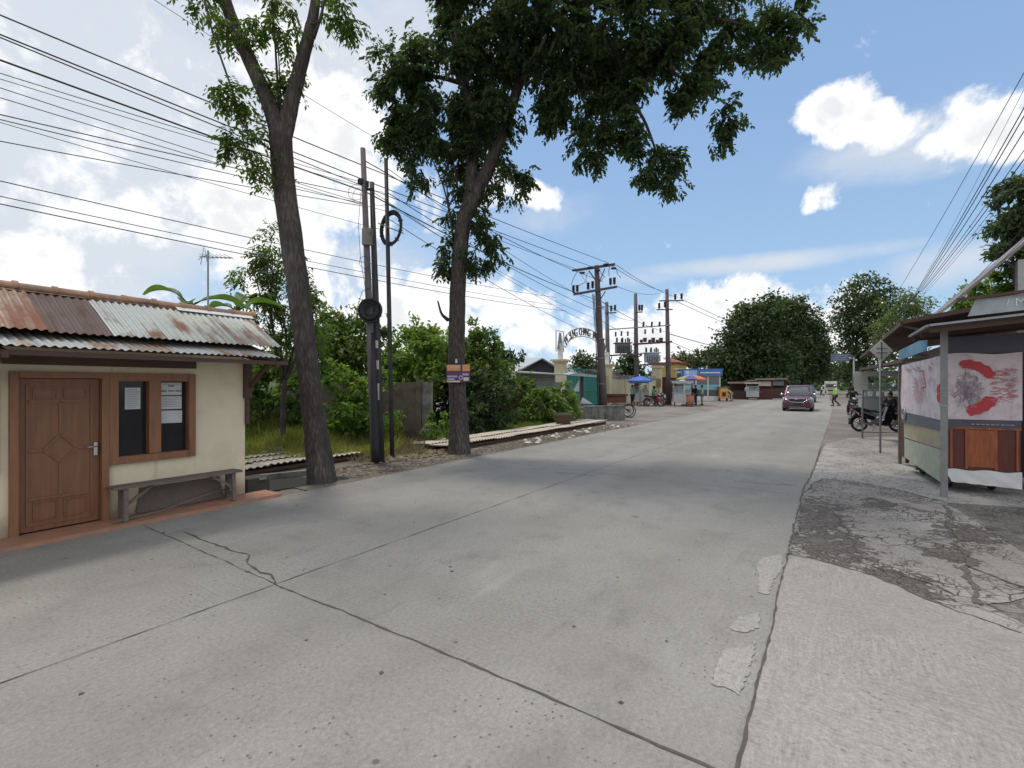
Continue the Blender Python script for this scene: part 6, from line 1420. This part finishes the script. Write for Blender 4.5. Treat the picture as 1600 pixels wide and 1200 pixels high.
def umbrella(label, loc, rad_, top, cols, h0=.34, tilt=0):
    r = thing('market_umbrella', label, 'umbrella', loc, 0, 'vendor umbrellas'); d = MB(); n = 8
    for i in range(n):
        a0, a1 = 2*pi*i/n, 2*pi*(i+1)/n; prev = None
        for j in range(5):
            f0, f1 = j/5, (j+1)/5; zf = lambda f: top-h0*f**1.7
            pt = lambda a, f: (rad_*f*cos(a), rad_*f*sin(a), zf(f)); am = (a0+a1)/2
            q = lambda a, f: (pt(a, f)[0], pt(a, f)[1], pt(a, f)[2]-(.05*f if abs(a-am) < 1e-6 else 0))
            if j == 0: d.add([(0, 0, top), q(a0, f1), q(am, f1*.97), q(a1, f1)], [(0, 1, 2), (0, 2, 3)], i % len(cols))
            else: d.add([q(a0, f0), q(a0, f1), q(am, f1*.97), q(am, f0*.97), q(a1, f1), q(a1, f0)], [(0, 1, 2, 3), (3, 2, 4, 5)], i % len(cols))
        d.add([(rad_*cos(a0), rad_*sin(a0), top-h0), (rad_*cos(a0), rad_*sin(a0), top-h0-.12), (rad_*cos(a1), rad_*sin(a1), top-h0-.12), (rad_*cos(a1), rad_*sin(a1), top-h0)], [(0, 1, 2, 3)], i % len(cols))
    d.build('canopy', cols, r); MB().tube([(0, 0, 0), (0, 0, top+.06)], .022, 8).build('pole', M['galv'], r)
    d = MB()
    for i in range(n): a = 2*pi*i/n; d.tube([(0, 0, top-.75), (rad_*.55*cos(a), rad_*.55*sin(a), top-h0*.36)], .006, 4)
    d.build('rib', M['galv'], r); MB().tube([(0, 0, 0), (0, 0, .12)], [.22, .18], 14).build('base', M['cement'], r); return r
F_ = lambda n, c: mat(n, c, .7, var=.05)
umbrella('blue umbrella over the vendor cart near the cream boundary wall', gz(1000, 38.2), 1.02, 2.38, [F_('blue_canopy', (.06, .17, .55))])
umbrella('rainbow striped umbrella over the silver vendor cart', gz(1080, 39.0), 1.25, 2.52, [F_('blue_canopy', (.10, .14, .45)), F_('yellow_canopy', (.50, .45, .12)), F_('red_canopy', (.55, .08, .06)), F_('green_canopy', (.12, .38, .18)), F_('lime_canopy', (.42, .46, .16)), F_('violet_canopy', (.16, .13, .42)), F_('orange_canopy', (.66, .20, .10)), F_('green_canopy', (.16, .36, .18))])
umbrella('small white umbrella in front of the rainbow one', gz(1068, 38.4), .62, 2.12, [F_('white_canopy', (.75, .76, .82))], .22)
def stool(label, loc, col):
    r = thing('plastic_stool', label, 'stool', loc, .3, 'plastic stools at the vendor stalls'); MB().box((0, 0, .43), (.30, .30, .035)).build('seat', col, r, bevel=.01)
    for sx in (-1, 1):
        for sy in (-1, 1): MB().bar((sx*.12, sy*.12, .42), (sx*.16, sy*.16, 0), .035).build('leg', col, r)
    return r
M['pinkplastic'] = F_('beige_plastic', (.55, .45, .35)); stool('beige plastic stool in front of the blue umbrella stall', gz(994, 37.2), M['pinkplastic'])
stool('red plastic stool behind the silver vendor cart', gz(1078, 38.2), F_('red_plastic', (.40, .05, .04)))
bx = thing('plastic_bin', 'orange brown bin beside the silver vendor cart', 'bin', gz(1077, 37.0)); MB().tube([(0, 0, 0), (0, 0, .9)], [.26, .34], 14).build('tub', F_('terracotta_plastic', (.42, .17, .10)), bx); MB().ring((0, 0, .9), .34, .025, (0, 0, 1), 16, 5).build('rim', F_('dark_rim', (.2, .08, .05)), bx)
bx = thing('white_box', 'white bucket at the foot of the cream gate pillar', 'bucket', gz(1038, 41.0)); MB().tube([(0, 0, 0), (0, 0, .8)], [.28, .34], 12).build('tub', M['white'], bx); MB().ring((0, 0, .8), .34, .02, (0, 0, 1), 14, 5).build('rim', M['white'], bx)
# orange machine
om = thing('orange_kiosk', 'small orange kiosk box right of the blue shop', 'kiosk', gz(1130, 49.2), rad(-10)); o_ = F_('orange_paint', (.62, .27, .05))
MB().box((0, 0, .85), (.85, .6, 1.1)).build('cabinet', o_, om, bevel=.02); MB().box((0, -.32, .72), (.34, .02, .42)).build('window', M['black'], om); MB().box((0, -.32, 1.15), (.6, .02, .2)).build('sign_panel', F_('amber_panel', (.70, .40, .10)), om); MB().box((0, 0, 1.46), (1.1, .8, .06)).build('lid', M['cement'], om)
for sx in (-1, 1): MB().box((sx*.36, 0, .15), (.06, .5, .3)).build('leg', M['black'], om)
# blue shop
bs = thing('blue_shop', 'small glass fronted shop with blue sign board beside the brown gate', 'shop', gz(1098, 49.5), rad(-8)); kb = 49.5/F
M['blue_sign'] = F_('blue_sign', (.07, .17, .42)); M['paleblue'] = F_('pale_blue_sign', (.30, .50, .68))
d = MB(); d.box((0, 2.2, 1.5), (3.7, 3.6, 3.0)); d.build('wall', M['black'] if False else F_('shop_dark', (.07, .085, .09)), bs)
d = MB(); d.box((-.05, .25, 2.98), (4.1, .4, .62)); d.build('fascia', M['blue_sign'], bs); d = MB(); d.box((-1.2, .04, 2.98), (1.3, .02, .46)); d.build('sign_panel', M['paleblue'], bs)
MB().tube([(-1.55, .02, 2.98), (-1.55, .0, 2.98)], .18, 18).build('sign_emblem', M['white'], bs); MB().box((.75, .04, 2.97), (2.0, .02, .12)).build('sign_lettering', M['white'], bs)
d = MB()
for xx in (-1.8, -.6, .6, 1.8): d.box((xx, .34, 1.4), (.10, .10, 2.5))
d.box((0, .34, .26), (3.7, .10, .5)); d.box((0, .34, 2.66), (3.7, .10, .1)); d.build('shop_front', M['white'], bs)
for xx in (-1.2, 0, 1.2): MB().box((xx, .36, 1.55), (1.08, .03, 2.05)).build('window', M['carglass'], bs)
for xx in (-1.2, 0, 1.2): MB().box((xx, .335, 1.45), (1.08, .02, .55)).build('window_band', F_('teal_band', (.20, .42, .46)), bs)
MB().box((0, 2.1, 3.34), (4.2, 4.0, .10)).build('roof', M['blue_sign'], bs)
# stalls under the trees
def stall(label, px, Z, rz, w, h, dp, col, roofc, sign=None):
    r = thing('market_stall', label, 'stall', gz(px, Z), rz, 'stalls under the big trees'); d = MB(); d.box((0, dp/2, h*.27), (w, dp, h*.54)); d.box((0, dp-.03, h*.75), (w, .06, h*.5)); d.build('counter_box', col, r)
    for sx in (-1, 1): MB().box((sx*(w/2-.04), .04, h*.5), (.07, .07, h)).build('post', M['wood_dark'], r)
    MB().box((0, dp/2-.2, h+.04), (w+.5, dp+.8, .07), m=Matrix.Rotation(.10, 3, 'X')).build('roof', roofc, r)
    if sign: MB().box((0, -.02, h*.80), (w*.8, .03, h*.24)).build('sign_panel', sign, r)
    return r
stall('maroon painted stall with pale panel under the big trees', 1195, 55, rad(-30), 1.6, 2.3, 1.2, M['maroon'], M['wood_dark'], M['cream_print'])
stall('grey stall with blue grey awning panel under the big trees', 1212, 59, rad(-30), 2.2, 2.4, 1.4, M['wood_dark'], M['wood_dark'], mat('slate_panel', (.20, .24, .30), .7))
stall('dark stall at the left edge of the big trees', 1180, 60, rad(-30), 1.6, 2.2, 1.4, M['wood_dark'], M['wood_dark'])
stall('brown stall behind the bending person', 1155, 56, rad(-25), 2.0, 1.9, 1.4, M['wood_dark'], M['wood_dark'])
# cargo tricycle behind the low wall
ct = thing('cargo_tricycle', 'red brown cargo tricycle parked behind the low cement wall', 'tricycle', gz(966, 24.6), rad(-8)); M['rustred'] = mat('rusty_red_paint', (.20, .07, .045), .8, var=.3, dirt=(.08, .05, .04), dirt_amt=.6)
d = MB(); d.box((-.1, 0, .92), (.95, .75, .34)); d.build('cargo_box', M['rustred'], ct); d = MB(); d.box((-.1, 0, 1.15), (1.1, .85, .10)); d.build('box_rim', M['wood_dark'], ct)
for sy in (-1, 1):
    d = MB(); d.ring((.52, sy*.42, .33), .31, .022, (0, 1, 0), 24, 6)
    for i in range(8): a = pi*i/8; d.tube([(.52-.3*cos(a), sy*.42, .33-.3*sin(a)), (.52+.3*cos(a), sy*.42, .33+.3*sin(a))], .005, 4)
    d.build('wheel', M['tyre'], ct)
d = MB(); d.ring((-1.0, 0, .33), .31, .022, (0, 1, 0), 24, 6); d.build('wheel', M['tyre'], ct)
d = MB(); d.tube([(.52, -.42, .33), (.52, .42, .33)], .02, 6); d.tube([(.52, 0, .35), (-.2, 0, .7), (-1.0, 0, .33)], .022, 6); d.tube([(-.75, 0, .45), (-.8, 0, .95)], .02, 6); d.tube([(-.3, -.3, 1.2), (-.4, 0, 1.15), (-.3, .3, 1.2)], .014, 6); d.build('frame', M['black'], ct); MB().box((-.82, 0, .98), (.26, .16, .06)).build('saddle', M['seat'], ct, bevel=.02)

# ================================================================== signs on the right
rs = thing('road_sign', 'blue grey direction sign on a cantilever pole far on the right', 'road sign', gz(1334, 60)); kk = 60/F
MB().tube([(0, 0, 0), (0, 0, H+44*kk)], [.14, .10], 10).build('post', M['galv'], rs); MB().bar((0, 0, H+42*kk), (-36*kk, 0, H+42*kk), .12).build('arm', M['galv'], rs)
MB().box((-22*kk, -.08, H+43*kk), (29*kk, .06, 12*kk)).build('sign_panel', mat('slate_blue_sign', (.10, .13, .22), .5), rs)
d = MB()
for i in range(3): d.box((-22*kk+(i-1)*2*kk, -.115, H+(40+3*i)*kk), (20*kk, .01, .8*kk))
d.build('sign_lettering', M['galv'], rs)
ws = thing('warning_sign', 'pale diamond warning sign with a double crossed line on a thin post', 'road sign', gz(1377, 11.5)); kk = 11.5/F
MB().tube([(0, 0.03, 0), (0, .03, H+66*kk)], .022, 10).build('post', M['galv'], ws)
c0 = H+54*kk; M['palesign'] = mat('faded_sign', (.50, .50, .44), .6, dirt=(.35, .33, .3), dirt_amt=.4)
MB().prism([(0, 0, c0-17*kk), (18*kk, 0, c0), (0, 0, c0+17*kk), (-18*kk, 0, c0)], (0, -.012, 0)).build('sign_plate', M['palesign'], ws)
d = MB(); d.box((0, -.016, c0), (1.3*kk, .006, 26*kk)); d.box((0, -.016, c0+3*kk), (17*kk, .0055, 1.1*kk)); d.box((0, -.016, c0-3.5*kk), (17*kk, .0055, 1.1*kk)); d.build('symbol', M['black'], ws)

# ================================================================== banner cart on the right (road frame)
K = thing('banner_cart', 'street food cart wrapped in a torn white banner with red rings beside the grey post', 'food cart', (6.74, 7.33, 0), RZ+rad(8))
M['banner'] = mat('faded_banner', (.70, .61, .63), .65, var=.10, scale=3, dirt=(.36, .30, .32), dirt_amt=.6, dscale=5); M['banner_red'] = mat('red_banner_print', (.50, .045, .055), .6, var=.12); M['banner_pink'] = mat('pink_banner_print', (.52, .22, .24), .6, var=.15); M['banner_dark'] = mat('dark_print_and_shade', (.09, .085, .11), .6)
M['banner_grey'] = mat('grey_banner_print', (.36, .29, .32), .7, var=.3, scale=30)
M['wood_red'] = mat('red_brown_panel', (.12, .028, .018), .5, var=.3, scale=3, stretch=(8, 8, 1)); M['wood_orange'] = mat('orange_brown_panel', (.34, .095, .03), .5, var=.4, scale=3, stretch=(8, 8, 1), dirt=(.15, .04, .02), dirt_amt=.5)
M['pastel_yellow'] = mat('faded_yellow_print', (.42, .40, .24), .8, var=.2, dirt=(.40, .26, .25), dirt_amt=.8, dscale=4); M['pastel_green'] = mat('faded_green_print', (.40, .45, .34), .8, var=.2, dirt=(.42, .36, .34), dirt_amt=.6, dscale=4)
Lx, Wy = 2.05, .84
d = MB()
for xx in (.03, Lx-.03):
    for yy in (-.03, -Wy+.03): d.box((xx, yy, 1.12), (.05, .05, 1.95))
for zz in (.40, 1.0, 2.07):
    for yy in (-.03, -Wy+.03): d.box((Lx/2, yy, zz), (Lx-.12, .04, .05))
    for xx in (.03, Lx-.03): d.box((xx, -Wy/2, zz), (.04, Wy-.12, .05))
d.build('frame', M['wood_dark'], K)
d = MB(); d.box((.0, -Wy/2, .665), (.03, Wy, .67)); d.build('end_panel', M['wood_red'], K)
MB().box((-.02, -Wy*.47, .69), (.02, Wy*.38, .56)).build('inset_panel', M['wood_orange'], K)
d = MB(); 
for yy in (-.05, -Wy*.27, -Wy*.67, -Wy+.04): d.box((-.022, yy, .69), (.025, .03, .62))
d.box((-.022, -Wy/2, .995), (.028, Wy, .03)); d.build('end_trim', M['wood_orange'], K)
d = MB(); d.box((Lx/2, .0, .80), (Lx, .02, .32)); d.build('side_panel', M['pastel_yellow'], K); d = MB(); d.prism([(0, .004, .09), (Lx*.4, .004, .15), (Lx, .004, .26), (Lx, .004, .62), (0, .004, .63)], (0, -.02, 0)); d.build('side_panel', M['pastel_green'], K)
def wavy(name, x0, y0, x1, y1, z0f, z1f, mt, nx=28, nz=14, amp=.012, off=0.0, nrm=(0, 1, 0)):
    m_ = MB(); N_ = Vector(nrm); vs = []
    for j in range(nz+1):
        for i in range(nx+1):
            f, g_ = i/nx, j/nz; zz = z0f(f)*(1-g_)+z1f(f)*g_; w_ = amp*sin(f*9+g_*3+off)*sin(g_*pi+.4)+amp*.5*sin(f*23+g_*7+off)
            vs.append(Vector((x0+(x1-x0)*f, y0+(y1-y0)*f, zz))+N_*w_)
    m_.add(vs, [(j*(nx+1)+i, j*(nx+1)+i+1, (j+1)*(nx+1)+i+1, (j+1)*(nx+1)+i) for j in range(nz) for i in range(nx)], 0, True)
    return m_.build(name, mt, K)
ragged = lambda f: .17-.05*f+.003*sin(f*31)+(.07 if f < .06 else 0)
wavy('torn_skirt', -.03, .01, -.03, -Wy-.01, ragged, lambda f: .36+.01*sin(f*14), M['white'], nrm=(-1, 0, 0), amp=.008)
bn1 = wavy('banner', -.035, .03, -.035, -Wy-.01, lambda f: 1.13, lambda f: 2.13+.015*sin(f*7), M['banner'], nrm=(-1, 0, 0))
bn2 = wavy('banner', Lx+.05, .035, -.03, .035, lambda f: 1.14-.04*f, lambda f: 2.04+.08*f, M['banner'], nrm=(0, 1, 0))
wavy('banner_strip', -.033, .025, -.033, -Wy, lambda f: .985, lambda f: 1.13, M['banner_dark'], nrm=(-1, 0, 0), nz=3, amp=.006)
wavy('banner_strip', Lx+.03, .030, -.03, .030, lambda f: .93, lambda f: 1.14-.04*f, mat('slate_banner_print', (.13, .14, .16), .6), nrm=(0, 1, 0), nz=3, amp=.006)
# printed rings and scribbles (flat prints a few mm proud of the cloth)
def arcprint(parent, plane, cx_, cz_, r0, r1, a0, a1, mt, n=26, off=.016, wob=.02):
    m_ = MB(); vs = []
    for i in range(n+1):
        a = rad(a0+(a1-a0)*i/n); e0 = r0*(1+wob*sin(i*1.7)); e1 = r1*(1+wob*sin(i*1.1+1)); cap_ = min(1, sin(pi*(i+.4)/(n+.8))*3.2); mid_ = (e0+e1)/2; hw = (e1-e0)/2*cap_
        for q in (mid_-hw, mid_+hw):
            u_, w_ = cx_+q*cos(a), cz_+q*sin(a); vs.append((-.035-off, u_, w_) if plane == 'x' else (u_, .035+off, w_))
    m_.add(vs, [(2*i, 2*i+1, 2*i+3, 2*i+2) for i in range(n)]); return m_.build('ring_print', mt, parent)
# on the end face local y runs 0 .. -Wy (right in the photo is -y)


arcprint(K, 'x', -.19, 1.62, .29, .42, 82, 158, M['banner_red']); arcprint(K, 'x', -.19, 1.62, .28, .44, 203, 265, M['banner_red'])
arcprint(K, 'z', .10, 1.52, .02, .15, 0, 360, M['banner_red'], wob=.0)
m_ = MB()
for i in range(150):
    a, q = random.uniform(0, 2*pi), random.uniform(.03, .27); y0, z0_ = -.17+q*cos(a)*.7, 1.58+q*sin(a); y0 -= .06; L_ = random.uniform(.02, .06); b_ = random.uniform(0, pi)
    m_.add([(-.052, y0-L_*cos(b_)-.006, z0_-L_*sin(b_)), (-.052, y0-L_*cos(b_)+.006, z0_-L_*sin(b_)), (-.052, y0+L_*cos(b_)+.006, z0_+L_*sin(b_)), (-.052, y0+L_*cos(b_)-.006, z0_+L_*sin(b_))], [(0, 1, 2, 3)])
m_.build('food_print', M['banner_grey'], K)
m_ = MB()
for i in range(70):
    y0, z0_ = -.52-random.random()*.26, 1.40+random.random()*.5; L_ = random.uniform(.02, .05); b_ = random.uniform(-.5, .5)
    m_.add([(-.052, y0-L_, z0_-.008+L_*b_), (-.052, y0+L_, z0_-.008-L_*b_), (-.052, y0+L_, z0_+.004-L_*b_), (-.052, y0-L_, z0_+.004+L_*b_)], [(0, 1, 2, 3)])
m_.build('food_print', M['banner_pink'], K)
m_ = MB(); c_y, c_z = 1.05, 1.62
for i in range(22):
    a = 2*pi*i/22
    if 40 < math.degrees(a) < 85: continue
    for q in ((.08, .30),): m_.add([(c_y+q[0]*cos(a-.06), .053, c_z+q[0]*sin(a-.06)), (c_y+q[1]*cos(a-.035), .053, c_z+q[1]*sin(a-.035)), (c_y+q[1]*cos(a+.035), .053, c_z+q[1]*sin(a+.035)), (c_y+q[0]*cos(a+.06), .053, c_z+q[0]*sin(a+.06))], [(0, 1, 2, 3)])
m_.build('sunburst_print', M['banner_pink'], K)
d = MB(); d.bar((.84, .052, 1.90), (.72, .052, 1.62), .015, .004, up=(0, 1, 0)); d.bar((.84, .052, 1.90), (1.10, .052, 1.90), .015, .004, up=(0, 1, 0)); d.bar((.72, .052, 1.62), (.95, .052, 1.60), .015, .004, up=(0, 1, 0)); d.build('triangle_print', M['banner_red'], K)
d = MB()
for i in range(12): zz = 2.0-random.random()*.14; xx = .35+random.random()*1.4; d.add([(xx, .053, zz), (xx+.10, .053, zz+.05), (xx+.11, .053, zz+.03), (xx+.01, .053, zz-.015)], [(0, 1, 2, 3)])
d.build('scribble_print', M['banner_grey'], K)
d = MB(); 
for i in range(9): d.box((-.046, -.30-.055*i, 1.06), (.004, .04, .018))
d.build('strip_lettering', M['banner_grey'], K)
d = MB(); d.ring((Lx-.15, .05, 1.10), .10, .018, (0, 1, 0), 20, 5); d.ring((Lx-.15, .05, 1.10), .045, .012, (0, 1, 0), 14, 5); d.build('ring_handle', M['bikegrey'], K)
for xx in (.45, Lx-.4): MB().ring((xx, -Wy+.16, .13), .10, .03, (0, 1, 0), 20, 6).build('wheel', M['tyre'], K); MB().ring((xx, -.16, .13), .10, .03, (0, 1, 0), 20, 6).build('wheel', M['tyre'], K)
MB().box((.02, -Wy/2, 2.27), (.04, Wy+.1, .26)).build('shade_board', M['banner_dark'], K); MB().box((Lx/2, -Wy/2, .34), (Lx-.1, Wy-.1, .04)).build('floor', M['wood_dark'], K)  # dark board added to paint the shade between banner and canopy
d = MB(); d.box((Lx/2, -Wy/2, 1.0), (Lx-.1, Wy-.1, .03)); d.build('counter', M['wood_old'], K); MB().box((Lx/2, -Wy+.03, 1.35), (Lx-.1, .02, 1.6)).build('back_cloth', M['banner_dark'], K)  # dark backing added at the far side to paint the shade behind the cart
dp_ = thing('door_panel', 'dark brown board standing open at the far end of the banner cart', 'door panel', R(12.05, -1.46, 0), RZ+rad(14)); MB().box((.38, 0, 1.10), (.76, .03, 1.85)).build('board', M['wood_dark'], dp_); d = MB(); d.box((.0, 0, 1.04), (.05, .05, 2.08)); d.box((.76, 0, 1.04), (.05, .05, 2.08)); d.build('frame', M['wood_old'], dp_)
gp = thing('canopy_post', 'pale grey square post holding the tin canopy beside the banner cart', 'post', R(9.35, -1.44), RZ); MB().box((0, 0, 1.24), (.075, .075, 2.5)).build('shaft', mat('pale_steel_post', (.25, .25, .25), .6, .2, var=.2, dirt=(.22, .2, .18), dirt_amt=.6), gp); d = MB(); d.box((0, 0, 1.35), (.09, .09, .03)); d.box((0, 0, 1.50), (.088, .088, .012)); d.build('clamp', M['galv'], gp)
# tin canopy
cp_ = thing('tin_canopy', 'rusty tin canopy over the banner cart with a pale faded sign board', 'canopy', R(8.8, -1.2), RZ)
M['zinc_shaded'] = zinc('shaded_tin_sheet', (.13, .13, .135), (.10, .07, .055), .6)  # tin colour darkened to carry the shade of the canopy underside
d = MB(); corr(d, 0, 1.75, 0, 2.50, -3.6, 2.80, pitch=.09, amp=.012, sub=5); d.build('roof_sheet', M['zinc_shaded'], cp_)
d = MB(); d.bar((.0, .02, 2.49), (1.75, .02, 2.49), .03, .03); d.bar((-.01, 0, 2.495), (-.01, -3.6, 2.795), .02, .03); d.build('edge_trim', M['galv'], cp_)
d = MB()
for xx in (.1, .9, 1.65): d.bar((xx, -.02, 2.43), (xx, -3.6, 2.73), .05, .07)
d.build('rafter', M['wood_dark'], cp_)
d = MB(); d.prism([(.10, -.42, 2.60), (.10, -3.6, 2.84), (.10, -3.6, 3.06), (.10, -.50, 2.82)], (.04, 0, 0)); d.build('sign_board', mat('faded_board', (.40, .44, .46), .8, var=.15, dirt=(.20, .26, .34), dirt_amt=.6, dscale=2), cp_)
text('/ MP', cp_, M['white'], .15, (.09, -.92, 2.745), (rad(90), 0, rad(-90)), 'sign_lettering', ext=.003)
d = MB(); d.bar((.06, -.30, 2.83), (.06, -3.7, 3.08), .05, .04); d.build('sign_trim', M['wood_dark'], cp_)
for s_, t_ in ((8.9, -4.4), (10.5, -4.4)):
    q = R(s_, t_)-cp_.location; q.rotate(Matrix.Rotation(-RZ, 3, 'Z')); MB().box((q.x, q.y, 1.28), (.07, .07, 2.5)).build('post', M['wood_dark'], cp_)
# dark stall interior behind the cart
ds = thing('wooden_stall', 'dark wooden stall interior right of the banner cart', 'stall', R(10.9, -2.75), RZ)
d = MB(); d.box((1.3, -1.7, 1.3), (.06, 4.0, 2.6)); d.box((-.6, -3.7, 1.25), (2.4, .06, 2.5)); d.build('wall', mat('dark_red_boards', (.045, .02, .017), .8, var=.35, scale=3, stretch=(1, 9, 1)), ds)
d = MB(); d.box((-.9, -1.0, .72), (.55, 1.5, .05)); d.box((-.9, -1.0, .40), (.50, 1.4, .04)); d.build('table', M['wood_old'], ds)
for yy in (-.35, -1.65):
    for xx in (-1.12, -.68): MB().box((xx, yy, .35), (.06, .06, .70)).build('leg', M['wood_old'], ds)
MB().box((.1, -1.0, 1.9), (.5, 2.4, .04)).build('shelf', M['wood_dark'], ds)
d = MB()
for i in range(6): d.tube([(-.9, -.45-.18*i, .745), (-.9, -.45-.18*i, .92+.05*(i % 3))], [.05, .045], 10)
d.build('jars', M['cement'], ds)
# low row of shops further on
sr = thing('shop_row', 'row of low roadside shops with rust edged roof beyond the banner cart', 'shop', R(13.6, -1.4), RZ)
M['pinkwall'] = mat('dirty_pink_plaster', (.34, .28, .265), .9, var=.15, dirt=(.16, .14, .13), dirt_amt=.6, dscale=1.2)
d = MB(); d.box((7.6, -1.95, 1.5), (14.6, .15, 3.0)); d.box((.3, -3.9, 1.5), (.15, 3.8, 3.0)); d.build('wall', M['pinkwall'], sr)
for xx, ww in ((2.0, 2.2), (6.0, 2.4), (10.5, 2.4)): MB().box((xx, -1.86, 1.15), (ww, .06, 2.1)).build('shutter', M['wood_dark'], sr)
d = MB(); corr(d, 0, 15.6, 0, 3.05, -5.5, 3.95, pitch=.25, amp=.02, sub=5); d.build('roof', M['brownsheet'], sr)
d = MB(); d.bar((-.03, .02, 3.02), (15.6, .02, 3.02), .05, .10); d.bar((-.04, 0, 3.06), (-.04, -5.5, 3.96), .05, .09); d.build('fascia', M['wood_dark'], sr)
d = MB(); d.bar((-2.1, -.12, 2.40), (1.6, -.12, 2.40), .04, .24); d.build('blue_board', mat('faded_blue_board', (.10, .26, .38), .7, dirt=(.25, .32, .36), dirt_amt=.4), sr)
for q in (((.3, -.05, 3.0), (.3, -1.9, 2.3)), ((6, -.05, 3.0), (6, -1.9, 2.3))): MB().bar(*q, .05).build('bracket', M['wood_old'], sr)
aw = thing('steel_awning', 'thin flat steel awning on posts over the parked motorcycles', 'awning', R(12.3, -1.30), RZ)
d = MB(); d.prism([(0, 0, 2.16), (6.1, .42, 2.16), (6.1, -1.9, 2.30), (0, -1.9, 2.30)], (0, 0, .03)); d.build('roof_sheet', M['zinc_shaded'], aw)
d = MB(); d.bar((-.02, .01, 2.14), (6.1, .44, 2.14), .04, .06); d.build('edge_trim', M['wood_dark'], aw)
for xx, yy in ((6.0, .38), (6.0, -1.8)): MB().tube([(xx, yy, 0), (xx, yy, 2.14)], .025, 8).build('post', M['galv'], aw)
MB().box((5.95, .42, 1.78), (.04, .34, .55)).build('hanging_sign', M['palesign'], aw); MB().box((.35, -.2, 2.02), (.04, .22, .2)).build('hanging_sign', M['white'], aw)
# tall pale building at the right edge
wb_ = thing('clapboard_building', 'pale building with lapped siding and steep roof edge at the right', 'building', (12.9, 14.0, 0), RZ)
q0 = (0, 0, 3.96); ux = .0
d = MB(); d.prism([(0, 0, 3.90), (0, -3.4, 7.4), (0, -3.4, 7.50), (0, 0, 4.00)], (4.0, 0, 0)); d.build('roof', mat('roof_edge_paint', (.24, .21, .21), .7), wb_)
d = MB()
for j in range(9): d.box((.15, -3.1, 3.3+j*.22), (.03, 3.2, .235), m=Matrix.Rotation(-.10, 3, 'Y'))
d.box((2.2, -3.1, 3.9), (4.0, 3.1, 7.8)) if False else d.box((.3, -3.1, 2.6), (.2, 3.2, 5.1))
d.build('siding_wall', mat('grey_siding', (.45, .46, .46), .7), wb_)
plant('roadside_tree', 'dark tree rising over the roofs at the right edge', 'tree', A3(1620, 19),
      [(1590, 300, 19, 26), (1625, 310, 19, 50), (1600, 350, 19, 32), (1580, 375, 19, 22, .8), (1640, 380, 19, 50), (1590, 400, 19, 26), (1555, 395, 19, 10, .5)], 700, M['leaf_dark'], .22, .11, clump=.3, r0=.2)
plant('roadside_tree', 'light green bushy tree just above the tin canopy at the right', 'tree', A3(1560, 20),
      [(1510, 470, 20, 18, .8), (1540, 455, 20, 26), (1575, 440, 20, 28), (1590, 465, 20, 26), (1555, 475, 20, 26), (1525, 480, 20, 20), (1500, 490, 20, 14)], 750, M['leaf_light'], .20, .10, clump=.28, r0=.12)
